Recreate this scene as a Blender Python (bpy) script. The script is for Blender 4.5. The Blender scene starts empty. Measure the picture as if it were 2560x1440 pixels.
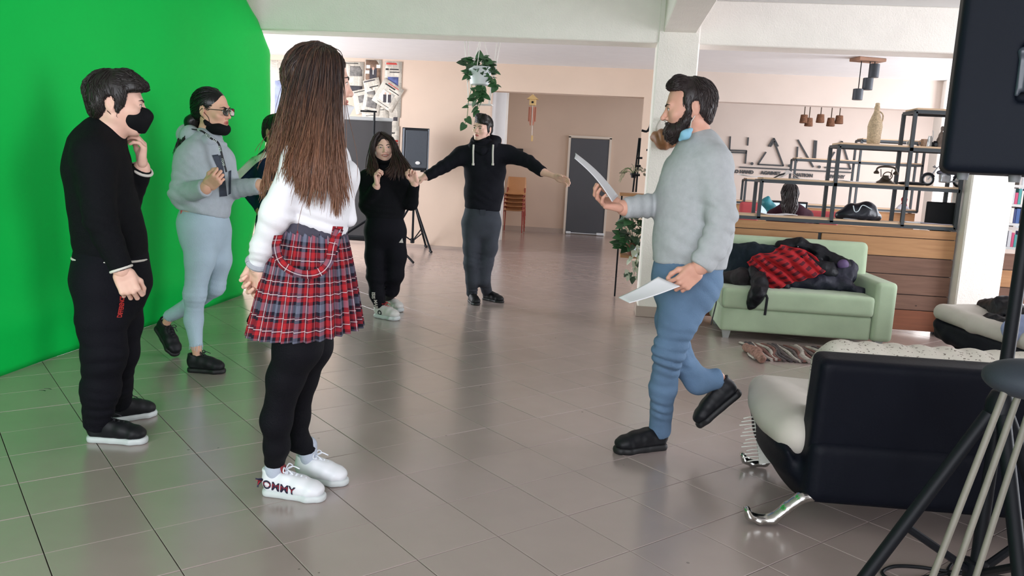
import bpy, math, random
import numpy as np
from mathutils import Vector, Matrix, Quaternion
from mathutils.bvhtree import BVHTree
random.seed(7); RNG = np.random.default_rng(11)
SC = bpy.context.scene
COL = SC.collection
PI = math.pi

# ------------------------------------------------------------------ camera
F_PX, PITCH, ROLL, CAM_H, YAW = 1992.7, math.radians(8.55), math.radians(3.05), 1.31, math.radians(6.3)
fwd0 = Vector((-math.sin(YAW), math.cos(YAW), 0)); right0 = Vector((math.cos(YAW), math.sin(YAW), 0)); up0 = Vector((0, 0, 1))
cam_f = fwd0 * math.cos(PITCH) - up0 * math.sin(PITCH)
cam_u0 = fwd0 * math.sin(PITCH) + up0 * math.cos(PITCH)
cam_r = right0 * math.cos(ROLL) + cam_u0 * math.sin(ROLL)
cam_u = cam_u0 * math.cos(ROLL) - right0 * math.sin(ROLL)
cd = bpy.data.cameras.new('camera'); cam = bpy.data.objects.new('camera', cd); COL.objects.link(cam)
cd.sensor_fit = 'HORIZONTAL'; cd.sensor_width = 36.0; cd.lens = F_PX / 2560 * 36.0; cd.clip_start = 0.05; cd.clip_end = 200
M = Matrix((cam_r, cam_u, -cam_f)).transposed().to_4x4(); M.translation = Vector((0, 0, CAM_H)); cam.matrix_world = M
SC.camera = cam

# ------------------------------------------------------------------ world, exposure, daylight
SC.view_settings.view_transform = 'Standard'; SC.view_settings.look = 'None'
SC.view_settings.gamma = 1.0; SC.view_settings.use_curve_mapping = False
SC.view_settings.exposure = 0.0
try:
    SC.cycles.use_denoising = True
    SC.cycles.max_bounces = 8; SC.cycles.diffuse_bounces = 4; SC.cycles.glossy_bounces = 4
    SC.cycles.caustics_reflective = False; SC.cycles.caustics_refractive = False
    SC.cycles.sample_clamp_indirect = 6.0
except Exception:
    pass
wd = bpy.data.worlds.new('overcast_sky'); SC.world = wd; wd.use_nodes = True
wbg = wd.node_tree.nodes['Background']; wbg.inputs[0].default_value = (0.80, 0.90, 1.0, 1); wbg.inputs[1].default_value = 2.2

def daylight(name, loc, aim, sx, sy, power, color=(0.91, 0.93, 1.0)):
    """daylight entering by one of the room's windows: an area light filling the window opening"""
    l = bpy.data.lights.new(name, 'AREA'); l.shape = 'RECTANGLE'; l.size = sx; l.size_y = sy; l.energy = power; l.color = color
    o = bpy.data.objects.new(name, l); COL.objects.link(o); o.location = loc
    o.rotation_euler = (Vector(aim) - Vector(loc)).to_track_quat('-Z', 'Z').to_euler(); return o
daylight('window_daylight_right', (6.85, 5.0, 1.6), (0, 5.0, 1.5), 4.4, 1.9, 390)
daylight('window_daylight_rear', (-0.6, -3.1, 1.7), (-0.6, 4, 1.75), 5.5, 1.7, 285)
daylight('window_daylight_bay_left', (-6.7, 9.9, 1.6), (0, 9.9, 1.5), 3.6, 1.7, 370)
daylight('window_daylight_bay_right', (6.85, 10.2, 1.6), (0, 10.2, 1.5), 3.6, 1.9, 430)
daylight('window_daylight_back_right', (6.85, 14.6, 1.6), (0, 14.6, 1.5), 2.6, 1.7, 150)
daylight('window_daylight_back_left', (-6.7, 15.2, 1.6), (0, 15.6, 1.4), 1.6, 1.5, 45, (1.0, .9, .78))

# ------------------------------------------------------------------ photograph geometry -> room (metres; x right, y into the room, z up)
CO = Vector((0, 0, CAM_H))
def ray(px, py):
    return cam_f + cam_r * ((px - 1280) / F_PX) + cam_u * (-(py - 720) / F_PX)
def at(px, py, d):                       # point seen at that pixel, d metres ahead of the camera
    r = ray(px, py); return CO + r * (d / r.dot(fwd0))
def on_floor(px, py, z=0.0):
    r = ray(px, py); return CO + r * ((z - CAM_H) / r.z)
def on_y(px, py, y):
    r = ray(px, py); return CO + r * (y / r.y)
def on_x(px, py, x):
    r = ray(px, py); return CO + r * (x / r.x)
def heading(deg):                        # 0 = towards the right of the view, 90 = away from the camera
    a = math.radians(deg); return right0 * math.cos(a) + fwd0 * math.sin(a)

# ------------------------------------------------------------------ objects
def L(c):                                # sRGB 0-255 -> linear
    return tuple(((v / 255) / 12.92 if v / 255 <= 0.04045 else ((v / 255 + 0.055) / 1.055) ** 2.4) for v in c)
def props(o, label=None, cat=None, group=None, kind=None):
    for k, v in (('label', label), ('category', cat), ('group', group), ('kind', kind)):
        if v: o[k] = v
    return o
def link(name, me, m=None, parent=None):
    o = bpy.data.objects.new(name, me); COL.objects.link(o)
    if m is not None and me is not None:
        me.materials.clear(); me.materials.append(m)
    if parent is not None: o.parent = parent; o.matrix_parent_inverse = wm(parent).inverted()   # meshes are authored in room coordinates
    return o
def empty(name, loc, label, cat, group=None, rot=0.0):
    o = bpy.data.objects.new(name, None); COL.objects.link(o); o.location = loc; o.rotation_euler = (0, 0, rot); o.empty_display_size = .1
    return props(o, label, cat, group)
def wm(o):
    m = o.matrix_basis.copy()
    return wm(o.parent) @ o.matrix_parent_inverse @ m if o.parent is not None else m
def copy_tree(o, loc=None, rot=None, label=None):
    c = o.copy(); COL.objects.link(c)
    if loc is not None: c.location = loc
    if rot is not None: c.rotation_euler = (0, 0, rot)
    if label: c['label'] = label
    for ch in [x for x in SC.objects if x.parent == o]:
        d = ch.copy(); COL.objects.link(d); d.parent = c
        for g in [x for x in SC.objects if x.parent == ch]:
            e = g.copy(); COL.objects.link(e); e.parent = d
    return c

class MB:
    """collects shapes into one mesh"""
    def __init__(s): s.v = []; s.f = []; s.uv = None
    def add(s, vs, fs):
        n = len(s.v); s.v += [tuple(x) for x in vs]; s.f += [tuple(i + n for i in q) for q in fs]; return s
    def box(s, c, d, rot=None, bev=0.0):
        cx, cy, cz = c; hx, hy, hz = d[0] / 2, d[1] / 2, d[2] / 2
        if bev <= 0:
            vs = [(sx * hx, sy * hy, sz * hz) for sz in (-1, 1) for sy in (-1, 1) for sx in (-1, 1)]
            fs = [(0, 2, 3, 1), (4, 5, 7, 6), (0, 1, 5, 4), (2, 6, 7, 3), (0, 4, 6, 2), (1, 3, 7, 5)]
        else:
            b = min(bev, hx * .95, hy * .95, hz * .95); vs = []; idx = {}
            for ax in range(3):
                for sx in (-1, 1):
                    for sy in (-1, 1):
                        for sz in (-1, 1):
                            sg = (sx, sy, sz); h = (hx, hy, hz)
                            p = [sg[k] * (h[k] - (0 if k == ax else b)) for k in range(3)]
                            idx[(ax, sx, sy, sz)] = len(vs); vs.append(tuple(p))
            fs = []
            q4 = [(-1, -1), (1, -1), (1, 1), (-1, 1)]
            for ax in range(3):
                o1, o2 = (ax + 1) % 3, (ax + 2) % 3
                for sg in (-1, 1):
                    q = []
                    for a, b2 in (q4 if sg > 0 else q4[::-1]):
                        k = [0, 0, 0]; k[ax] = sg; k[o1] = a; k[o2] = b2; q.append(idx[(ax, *k)])
                    fs.append(tuple(q))
            for ax in range(3):                    # edges along ax
                o1, o2 = (ax + 1) % 3, (ax + 2) % 3
                for a in (-1, 1):
                    for b2 in (-1, 1):
                        def K(f, e):
                            k = [0, 0, 0]; k[ax] = e; k[o1] = a; k[o2] = b2; return idx[(f, *k)]
                        q = (K(o1, -1), K(o1, 1), K(o2, 1), K(o2, -1)); fs.append(q if a * b2 < 0 else q[::-1])
            for sx in (-1, 1):
                for sy in (-1, 1):
                    for sz in (-1, 1):
                        q = (idx[(0, sx, sy, sz)], idx[(1, sx, sy, sz)], idx[(2, sx, sy, sz)]); fs.append(q if sx * sy * sz > 0 else q[::-1])
        if rot is not None: vs = [tuple(rot @ Vector(p)) for p in vs]
        return s.add([(p[0] + cx, p[1] + cy, p[2] + cz) for p in vs], fs)
    def bar(s, a, b, w, h=None, up=(0, 0, 1)):      # square bar from a to b
        a, b = Vector(a), Vector(b); d = (b - a); ln = d.length; z = d.normalized(); u = Vector(up)
        if abs(z.dot(u)) > .98: u = Vector((1, 0, 0))
        x = u.cross(z).normalized(); y = z.cross(x); R3 = Matrix((x, y, z)).transposed()
        return s.box((a + b) / 2, (w, h or w, ln), R3)
    def tube(s, pts, r, n=8, cap=True, flat=1.0):
        pts = [Vector(p) for p in pts]; k = len(pts); rs = r if isinstance(r, (list, tuple)) else [r] * k
        t0 = (pts[1] - pts[0]).normalized(); u = Vector((0, 0, 1)) if abs(t0.z) < .9 else Vector((1, 0, 0)); x = u.cross(t0).normalized(); vs = []; fs = []
        for i, p in enumerate(pts):
            t = (pts[min(i + 1, k - 1)] - pts[max(i - 1, 0)]).normalized(); x = (x - t * x.dot(t)).normalized(); y = t.cross(x)
            for j in range(n):
                a = 2 * PI * j / n; vs.append(p + x * (math.cos(a) * rs[i]) + y * (math.sin(a) * rs[i] * flat))
        for i in range(k - 1):
            for j in range(n):
                j2 = (j + 1) % n; fs.append((i * n + j, i * n + j2, (i + 1) * n + j2, (i + 1) * n + j))
        if cap: fs += [tuple(range(n))[::-1], tuple((k - 1) * n + j for j in range(n))]
        return s.add(vs, fs)
    def lathe(s, prof, c=(0, 0, 0), n=24, rot=None):  # prof: (r, z)
        vs = []; fs = []; k = len(prof)
        for r, z in prof:
            for j in range(n):
                a = 2 * PI * j / n; p = Vector((r * math.cos(a), r * math.sin(a), z))
                if rot is not None: p = rot @ p
                vs.append(p + Vector(c))
        for i in range(k - 1):
            for j in range(n):
                j2 = (j + 1) % n; fs.append((i * n + j, i * n + j2, (i + 1) * n + j2, (i + 1) * n + j))
        fs += [tuple(range(n))[::-1], tuple((k - 1) * n + j for j in range(n))]
        return s.add(vs, fs)
    def prism(s, poly, depth, fr):                   # polygon (x, z) extruded along y in frame fr (Matrix 4x4)
        n = len(poly); vs = [fr @ Vector((x, 0, z)) for x, z in poly] + [fr @ Vector((x, depth, z)) for x, z in poly]
        return s.add(vs, [tuple(range(n)), tuple(range(2 * n - 1, n - 1, -1))] + [(i, i + n, (i + 1) % n + n, (i + 1) % n) for i in range(n)])
    def mesh(s, name, smooth=False, angle=None):
        me = bpy.data.meshes.new(name); me.from_pydata(s.v, [], s.f); me.update()
        if smooth:
            me.polygons.foreach_set('use_smooth', [True] * len(me.polygons))
            if angle is not None:
                try: me.set_sharp_from_angle(angle=math.radians(angle))
                except Exception: pass
        return me
    def build(s, name, m, parent=None, smooth=False, angle=40):
        return link(name, s.mesh(name, smooth, angle), m, parent)
def grid_mesh(name, Pt, uv=None, closed_u=False, thick=0.0):
    """Pt (nu, nv, 3) -> smooth quad sheet, optional thickness (solid)"""
    nu, nv = Pt.shape[:2]
    def faces(off, flip):
        out = []
        for i in range(nu if closed_u else nu - 1):
            i2 = (i + 1) % nu
            for j in range(nv - 1):
                q = (off + i * nv + j, off + i2 * nv + j, off + i2 * nv + j + 1, off + i * nv + j + 1); out.append(q[::-1] if flip else q)
        return out
    V = Pt.reshape(-1, 3); F = faces(0, False)
    if thick:
        du = np.gradient(Pt, axis=0) if not closed_u else (np.roll(Pt, -1, 0) - np.roll(Pt, 1, 0)); dv = np.gradient(Pt, axis=1)
        N = np.cross(du, dv); N /= (np.linalg.norm(N, axis=2, keepdims=True) + 1e-9)
        V2 = (Pt - N * thick).reshape(-1, 3); n = len(V); V = np.vstack([V, V2]); F = F + faces(n, True)
        rim = []
        I = lambda i, j: i * nv + j
        for i in range(nu if closed_u else nu - 1):
            i2 = (i + 1) % nu; rim += [(I(i, 0), I(i, 0) + n, I(i2, 0) + n, I(i2, 0)), (I(i, nv - 1), I(i2, nv - 1), I(i2, nv - 1) + n, I(i, nv - 1) + n)]
        if not closed_u:
            for j in range(nv - 1): rim += [(I(0, j), I(0, j + 1), I(0, j + 1) + n, I(0, j) + n), (I(nu - 1, j), I(nu - 1, j) + n, I(nu - 1, j + 1) + n, I(nu - 1, j + 1))]
        F = F + rim
    me = bpy.data.meshes.new(name); me.from_pydata(V.tolist(), [], F); me.update()
    me.polygons.foreach_set('use_smooth', [True] * len(me.polygons))
    if uv is not None:
        UV = uv.reshape(-1, 2); UV = np.vstack([UV, UV]) if thick else UV
        lay = me.uv_layers.new(name='UVMap'); vi = np.empty(len(me.loops), dtype=np.int32); me.loops.foreach_get('vertex_index', vi)
        lay.data.foreach_set('uv', UV[vi].astype(np.float32).ravel())
    return me
def bez_net(net, nu, nv):
    """smooth surface through a control net (list of rows of points), Catmull-Rom in both directions"""
    A = np.array([[tuple(p) for p in r] for r in net], float)
    def cr(A, n):
        k = A.shape[0]; t = np.linspace(0, k - 1, n); i = np.clip(t.astype(int), 0, k - 2); f = (t - i).reshape((-1,) + (1,) * (A.ndim - 1))
        Pp = np.concatenate([2 * A[:1] - A[1:2], A, 2 * A[-1:] - A[-2:-1]]); p0, p1, p2, p3 = Pp[i], Pp[i + 1], Pp[i + 2], Pp[i + 3]
        return .5 * (2 * p1 + (p2 - p0) * f + (2 * p0 - 5 * p1 + 4 * p2 - p3) * f * f + (3 * p1 - p0 - 3 * p2 + p3) * f ** 3)
    return cr(cr(A, nu).transpose(1, 0, 2), nv).transpose(1, 0, 2)
def curve(pts, n):                       # Catmull-Rom polyline
    return [Vector(p) for p in bez_net([pts, pts], 2, n)[0]]
def vnoise(P, freq, seed=0):
    """cheap smooth noise in [-1, 1] from sines"""
    r = np.random.default_rng(seed); s = np.zeros(P.shape[:-1])
    for k in range(5):
        d = r.normal(size=3); d /= np.linalg.norm(d); s += np.sin(P @ (d * freq * (0.7 + .25 * k) * 2 * PI) + r.uniform(0, 6.28) + .7 * np.sin(P @ (r.normal(size=3) * freq * 1.7)))
    return s / 5

# ------------------------------------------------------------------ materials
def mat(name, color, rough=.6, metal=0.0, vary=0.0, vscale=6.0, bump=0.0, bscale=60.0, spec=.5, sheen=0.0, emit=None, alpha=None, objvary=0.0, coat=0.0, trans=0.0):
    m = bpy.data.materials.new(name); m.use_nodes = True; nt = m.node_tree; b = nt.nodes['Principled BSDF']; lk = nt.links
    c = (*L(color), 1) if max(color) > 1.0 else (*color, 1)
    b.inputs['Base Color'].default_value = c; b.inputs['Roughness'].default_value = rough; b.inputs['Metallic'].default_value = metal
    b.inputs['Specular IOR Level'].default_value = spec
    if sheen: b.inputs['Sheen Weight'].default_value = sheen
    if coat: b.inputs['Coat Weight'].default_value = coat
    if trans: b.inputs['Transmission Weight'].default_value = trans
    if emit: b.inputs['Emission Color'].default_value = (*L(emit[0]), 1); b.inputs['Emission Strength'].default_value = emit[1]
    out = None
    if vary or bump:
        tc = nt.nodes.new('ShaderNodeTexCoord')
    if vary:
        nz = nt.nodes.new('ShaderNodeTexNoise'); nz.inputs['Scale'].default_value = vscale; nz.inputs['Detail'].default_value = 4; lk.new(tc.outputs['Object'], nz.inputs['Vector'])
        mr = nt.nodes.new('ShaderNodeMapRange'); mr.inputs[1].default_value = .25; mr.inputs[2].default_value = .75; mr.inputs[3].default_value = 1 - vary; mr.inputs[4].default_value = 1 + vary
        lk.new(nz.outputs['Fac'], mr.inputs[0])
        mx = nt.nodes.new('ShaderNodeVectorMath'); mx.operation = 'SCALE'; mx.inputs[0].default_value = c[:3]; lk.new(mr.outputs[0], mx.inputs['Scale']); out = mx.outputs[0]
    if objvary:
        oi = nt.nodes.new('ShaderNodeObjectInfo'); mr = nt.nodes.new('ShaderNodeMapRange'); mr.inputs[3].default_value = 1 - objvary; mr.inputs[4].default_value = 1 + objvary; lk.new(oi.outputs['Random'], mr.inputs[0])
        mx = nt.nodes.new('ShaderNodeVectorMath'); mx.operation = 'SCALE'; mx.inputs[0].default_value = c[:3]
        if out is not None: lk.new(out, mx.inputs[0])
        lk.new(mr.outputs[0], mx.inputs['Scale']); out = mx.outputs[0]
    if out is not None: lk.new(out, b.inputs['Base Color'])
    if bump:
        n2 = nt.nodes.new('ShaderNodeTexNoise'); n2.inputs['Scale'].default_value = bscale; n2.inputs['Detail'].default_value = 3; lk.new(tc.outputs['Object'], n2.inputs['Vector'])
        bp = nt.nodes.new('ShaderNodeBump'); bp.inputs['Strength'].default_value = bump; bp.inputs['Distance'].default_value = .01; lk.new(n2.outputs['Fac'], bp.inputs['Height']); lk.new(bp.outputs[0], b.inputs['Normal'])
    return m
class NT:
    """small helper for hand-made node materials"""
    def __init__(s, name, rough=.6, spec=.5):
        s.m = bpy.data.materials.new(name); s.m.use_nodes = True; s.t = s.m.node_tree; s.b = s.t.nodes['Principled BSDF']; s.b.inputs['Roughness'].default_value = rough; s.b.inputs['Specular IOR Level'].default_value = spec
    def n(s, typ, **kw):
        x = s.t.nodes.new(typ)
        for k, v in kw.items(): setattr(x, k, v)
        return x
    def l(s, a, b): s.t.links.new(a, b)
    def math(s, op, a, b=None, c=None):
        x = s.n('ShaderNodeMath', operation=op)
        for i, q in enumerate((a, b, c)):
            if q is None: continue
            if isinstance(q, (int, float)): x.inputs[i].default_value = q
            else: s.l(q, x.inputs[i])
        return x.outputs[0]
    def ramp(s, fac, stops, const=True):
        r = s.n('ShaderNodeValToRGB'); cr = r.color_ramp; cr.interpolation = 'CONSTANT' if const else 'LINEAR'
        while len(cr.elements) < len(stops): cr.elements.new(0.5)
        for e, (p, c) in zip(cr.elements, stops): e.position = p; e.color = (*L(c), 1)
        s.l(fac, r.inputs[0]); return r.outputs[0]
    def mix(s, fac, a, b, mode='MIX'):
        x = s.n('ShaderNodeMix', data_type='RGBA', blend_type=mode)
        for i, q in ((0, fac), (6, a), (7, b)):
            if isinstance(q, (int, float)): x.inputs[i].default_value = q
            elif isinstance(q, tuple): x.inputs[i].default_value = (*L(q), 1)
            else: s.l(q, x.inputs[i])
        return x.outputs[2]
    def color(s, c): s.l(c, s.b.inputs['Base Color']); return s.m
def glass_mat(name, tint=(240, 246, 248), gloss=.12):
    m = bpy.data.materials.new(name); m.use_nodes = True; nt = m.node_tree; nt.nodes.clear(); o = nt.nodes.new('ShaderNodeOutputMaterial'); a = nt.nodes.new('ShaderNodeBsdfTransparent'); a.inputs[0].default_value = (*L(tint), 1); g = nt.nodes.new('ShaderNodeBsdfGlossy'); g.inputs['Roughness'].default_value = .03
    fr = nt.nodes.new('ShaderNodeFresnel'); fr.inputs[0].default_value = 1.45; ad = nt.nodes.new('ShaderNodeMath'); ad.operation = 'MULTIPLY_ADD'; ad.inputs[1].default_value = 1.0; ad.inputs[2].default_value = gloss * .3; nt.links.new(fr.outputs[0], ad.inputs[0]); x = nt.nodes.new('ShaderNodeMixShader')
    nt.links.new(ad.outputs[0], x.inputs[0]); nt.links.new(a.outputs[0], x.inputs[1]); nt.links.new(g.outputs[0], x.inputs[2]); nt.links.new(x.outputs[0], o.inputs[0]); return m
def text_mesh(txt, size, bold=0.0, extrude=0.0, align='CENTER', shear=0.0, space=1.0):
    cu = bpy.data.curves.new('lettering', 'FONT'); cu.body = txt; cu.size = size; cu.offset = bold; cu.extrude = extrude; cu.align_x = align; cu.align_y = 'CENTER'; cu.shear = shear; cu.space_character = space; cu.resolution_u = 3
    o = bpy.data.objects.new('lettering', cu); COL.objects.link(o); bpy.context.view_layer.update()
    me = bpy.data.meshes.new_from_object(o.evaluated_get(bpy.context.evaluated_depsgraph_get())); bpy.data.objects.remove(o); bpy.data.curves.remove(cu); return me
def text_at(name, txt, size, m, org, xd, yd, parent=None, bold=0.0, extrude=0.0, align='CENTER', shear=0.0, space=1.0):
    me = text_mesh(txt, size, bold, extrude, align, shear, space); x = Vector(xd).normalized(); y = Vector(yd); y = (y - x * y.dot(x)).normalized(); z = x.cross(y)
    Mx = Matrix((x, y, z)).transposed().to_4x4(); Mx.translation = Vector(org); me.transform(Mx); return link(name, me, m, parent)

# ------------------------------------------------------------------ implicit modelling: smooth unions of limbs, meshed with surface nets
def vec(p): return np.array(tuple(p), dtype=np.float64)
class Sdf:
    def __init__(s): s.p = []; s.warps = []
    def _add(s, fn, lo, hi, k, op): s.p.append((fn, np.array(lo), np.array(hi), k, op)); return s
    def cone(s, a, b, ra, rb=None, k=.02, op='u'):
        a, b = vec(a), vec(b); rb = ra if rb is None else rb; ba = b - a; L2 = float(ba @ ba) + 1e-12; r = max(ra, rb)
        def fn(P):
            q = P - a; t = np.clip((q @ ba) / L2, 0, 1); return np.linalg.norm(q - t[..., None] * ba, axis=-1) - (ra + (rb - ra) * t)
        return s._add(fn, np.minimum(a, b) - r, np.maximum(a, b) + r, k, op)
    def chain(s, pts, rs, k=.02, op='u'):
        for i in range(len(pts) - 1): s.cone(pts[i], pts[i + 1], rs[i], rs[i + 1], k, op)
        return s
    def ell(s, c, r, R=None, k=.02, op='u'):
        c = vec(c); r = np.array(r, float); A = None if R is None else np.array(R, float); m = r.max()
        def fn(P):
            q = P - c
            if A is not None: q = q @ A
            k0 = np.linalg.norm(q / r, axis=-1); k1 = np.linalg.norm(q / (r * r), axis=-1) + 1e-9; return k0 * (k0 - 1) / k1
        return s._add(fn, c - m, c + m, k, op)
    def loft(s, st, side, k=.02, op='u'):
        """st: [(centre, r_side, r_front)], elliptical limb with its wide axis along side"""
        for (a, sa, fa), (b, sb, fb) in zip(st[:-1], st[1:]):
            a, b = vec(a), vec(b); ba = b - a; ln = np.linalg.norm(ba); ax = ba / (ln + 1e-9)
            sd = vec(side); sd = sd - ax * (sd @ ax); sd /= np.linalg.norm(sd); fr = np.cross(ax, sd); m = max(sa, fa, sb, fb)
            def fn(P, a=a, ax=ax, ln=ln, sd=sd, fr=fr, sa=sa, fa=fa, sb=sb, fb=fb):
                q = P - a; h = q @ ax; t = np.clip(h / ln, 0, 1); rs = sa + (sb - sa) * t; rf = fa + (fb - fa) * t; e = h - t * ln
                x = q @ sd; y = q @ fr; mn = np.minimum(rs, rf)
                k0 = np.sqrt((x / rs) ** 2 + (y / rf) ** 2 + (e / mn) ** 2); k1 = np.sqrt((x / rs ** 2) ** 2 + (y / rf ** 2) ** 2 + (e / mn ** 2) ** 2) + 1e-9
                return k0 * (k0 - 1) / k1
            s._add(fn, np.minimum(a, b) - m, np.maximum(a, b) + m, k, op)
        return s
    def box(s, c, h, R=None, rd=.01, k=.01, op='u'):
        c = vec(c); h = np.array(h, float) - rd; A = None if R is None else np.array(R, float); m = np.linalg.norm(h) + rd
        def fn(P):
            q = P - c
            if A is not None: q = q @ A
            d = np.abs(q) - h; return np.linalg.norm(np.maximum(d, 0), axis=-1) + np.minimum(d.max(-1), 0) - rd
        return s._add(fn, c - m, c + m, k, op)
    def cut(s, p, n, k=.004):                 # remove everything on the side n points to
        p, n = vec(p), vec(n); n = n / np.linalg.norm(n); s.p.append((lambda P: -((P - p) @ n), None, None, k, 's')); return s
    def fold(s, c, rad, dirn, wl, amp, seed=0):
        """cloth folds round c: ridges running across dirn"""
        c, d = vec(c), vec(dirn); d = d / np.linalg.norm(d)
        def fn(P):
            q = P - c; g = np.exp(-(q ** 2).sum(-1) / (2 * (rad * .55) ** 2)); ph = (P @ d) * 2 * PI / wl + 1.6 * vnoise(P, 4.5, seed); return amp * .85 * g * (.35 + .65 * np.clip(.5 + vnoise(P, 5.0, seed + 40), 0, 1)) * (1 - 2 * np.abs(np.sin(ph * .5)))
        s.warps.append(fn); return s
    def noise(s, amp, freq, seed=0):
        s.warps.append(lambda P: amp * vnoise(P, freq, seed)); return s
    def field(s, h):
        lo = np.min([p[1] for p in s.p if p[4] == 'u' and p[1] is not None], 0) - 3 * h; hi = np.max([p[2] for p in s.p if p[4] == 'u' and p[2] is not None], 0) + 3 * h
        n = np.ceil((hi - lo) / h).astype(int) + 1; X = [lo[i] + h * np.arange(n[i]) for i in range(3)]
        Fd = np.full(n, 1.0)
        for fn, a, b, k, op in s.p:
            if a is None: sl = (slice(None),) * 3
            else:
                i0 = np.clip(np.floor((a - k - 3 * h - lo) / h).astype(int), 0, n - 1); i1 = np.clip(np.ceil((b + k + 3 * h - lo) / h).astype(int) + 1, 1, n); sl = tuple(slice(i0[i], i1[i]) for i in range(3))
            if any(q.stop is not None and q.stop <= q.start for q in sl): continue
            P = np.stack(np.meshgrid(*[X[i][sl[i]] for i in range(3)], indexing='ij'), -1); d = fn(P); cur = Fd[sl]
            if op == 'u': hh = np.maximum(k - np.abs(cur - d), 0) / k; Fd[sl] = np.minimum(cur, d) - hh * hh * k * .25
            else:
                e = -d; hh = np.maximum(k - np.abs(cur - e), 0) / k; Fd[sl] = np.maximum(cur, e) + hh * hh * k * .25
        if s.warps:
            near = np.abs(Fd) < .05; I = np.nonzero(near); P = np.stack([X[i][I[i]] for i in range(3)], -1); w = np.zeros(len(P))
            for f in s.warps: w += f(P)
            Fd[near] += w
        return Fd, lo
    def arrays(s, h, smooth=1):
        Fd, lo = s.field(h); S = Fd < 0; nx, ny, nz = S.shape
        c = np.zeros((nx - 1, ny - 1, nz - 1), np.int8)
        offs = [(i, j, k) for i in (0, 1) for j in (0, 1) for k in (0, 1)]
        for i, j, k in offs: c += S[i:nx - 1 + i, j:ny - 1 + j, k:nz - 1 + k]
        act = (c > 0) & (c < 8); I = np.stack(np.nonzero(act), 1); idx = np.full(act.shape, -1, np.int64); idx[act] = np.arange(len(I))
        acc = np.zeros((len(I), 3)); cnt = np.zeros(len(I))
        for ax in range(3):
            for o1 in (0, 1):
                for o2 in (0, 1):
                    a = [0, 0, 0]; a[(ax + 1) % 3] = o1; a[(ax + 2) % 3] = o2; b = list(a); b[ax] = 1
                    fa = Fd[I[:, 0] + a[0], I[:, 1] + a[1], I[:, 2] + a[2]]; fb = Fd[I[:, 0] + b[0], I[:, 1] + b[1], I[:, 2] + b[2]]
                    m = (fa < 0) != (fb < 0); t = np.where(m, fa / (fa - fb + 1e-20), 0); p = np.tile(np.array(a, float), (len(I), 1)); p[:, ax] = t; acc[m] += p[m]; cnt[m] += 1
        V = lo + h * (I + acc / cnt[:, None]); quads = []
        for ax in range(3):
            o1, o2 = (ax + 1) % 3, (ax + 2) % 3; sl0 = [slice(None)] * 3; sl1 = [slice(None)] * 3; sl0[ax] = slice(0, -1); sl1[ax] = slice(1, None); A = S[tuple(sl0)]; B = S[tuple(sl1)]
            E = np.stack(np.nonzero(A != B), 1); ok = (E[:, o1] > 0) & (E[:, o2] > 0) & (E[:, o1] < S.shape[o1] - 1) & (E[:, o2] < S.shape[o2] - 1); E = E[ok]; ins = A[tuple(E.T)]
            def cell(d1, d2):
                q = E.copy(); q[:, o1] -= d1; q[:, o2] -= d2; return idx[tuple(q.T)]
            q = np.stack([cell(1, 1), cell(0, 1), cell(0, 0), cell(1, 0)], 1); q[~ins] = q[~ins][:, ::-1]; quads.append(q)
        Q = np.concatenate(quads); Q = Q[(Q >= 0).all(1)]
        for _ in range(smooth):
            e = np.concatenate([Q[:, [0, 1]], Q[:, [1, 2]], Q[:, [2, 3]], Q[:, [3, 0]]]); sm = np.zeros_like(V); ct = np.zeros(len(V))
            np.add.at(sm, e[:, 0], V[e[:, 1]]); np.add.at(ct, e[:, 0], 1); np.add.at(sm, e[:, 1], V[e[:, 0]]); np.add.at(ct, e[:, 1], 1); V = V * .5 + .5 * sm / np.maximum(ct, 1)[:, None]
        return V, Q
    def build(s, name, h, m, parent=None, smooth=1, M4=None):
        V, Q = s.arrays(h, smooth); return link(name, quads_mesh(name, V, Q, M4), m, parent)
def xform(V, M4):
    A = np.array(M4); return V @ A[:3, :3].T + A[:3, 3]
def quads_mesh(name, V, Q, M4=None):
    if M4 is not None: V = xform(V, M4)
    me = bpy.data.meshes.new(name); me.vertices.add(len(V)); me.vertices.foreach_set('co', V.astype(np.float32).ravel()); me.loops.add(4 * len(Q)); me.loops.foreach_set('vertex_index', Q.astype(np.int32).ravel())
    me.polygons.add(len(Q)); me.polygons.foreach_set('loop_start', np.arange(0, 4 * len(Q), 4, dtype=np.int32))
    try: me.polygons.foreach_set('loop_total', np.full(len(Q), 4, dtype=np.int32))
    except Exception: pass
    me.update(calc_edges=True); me.polygons.foreach_set('use_smooth', [True] * len(Q)); me.validate(); return me
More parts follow.
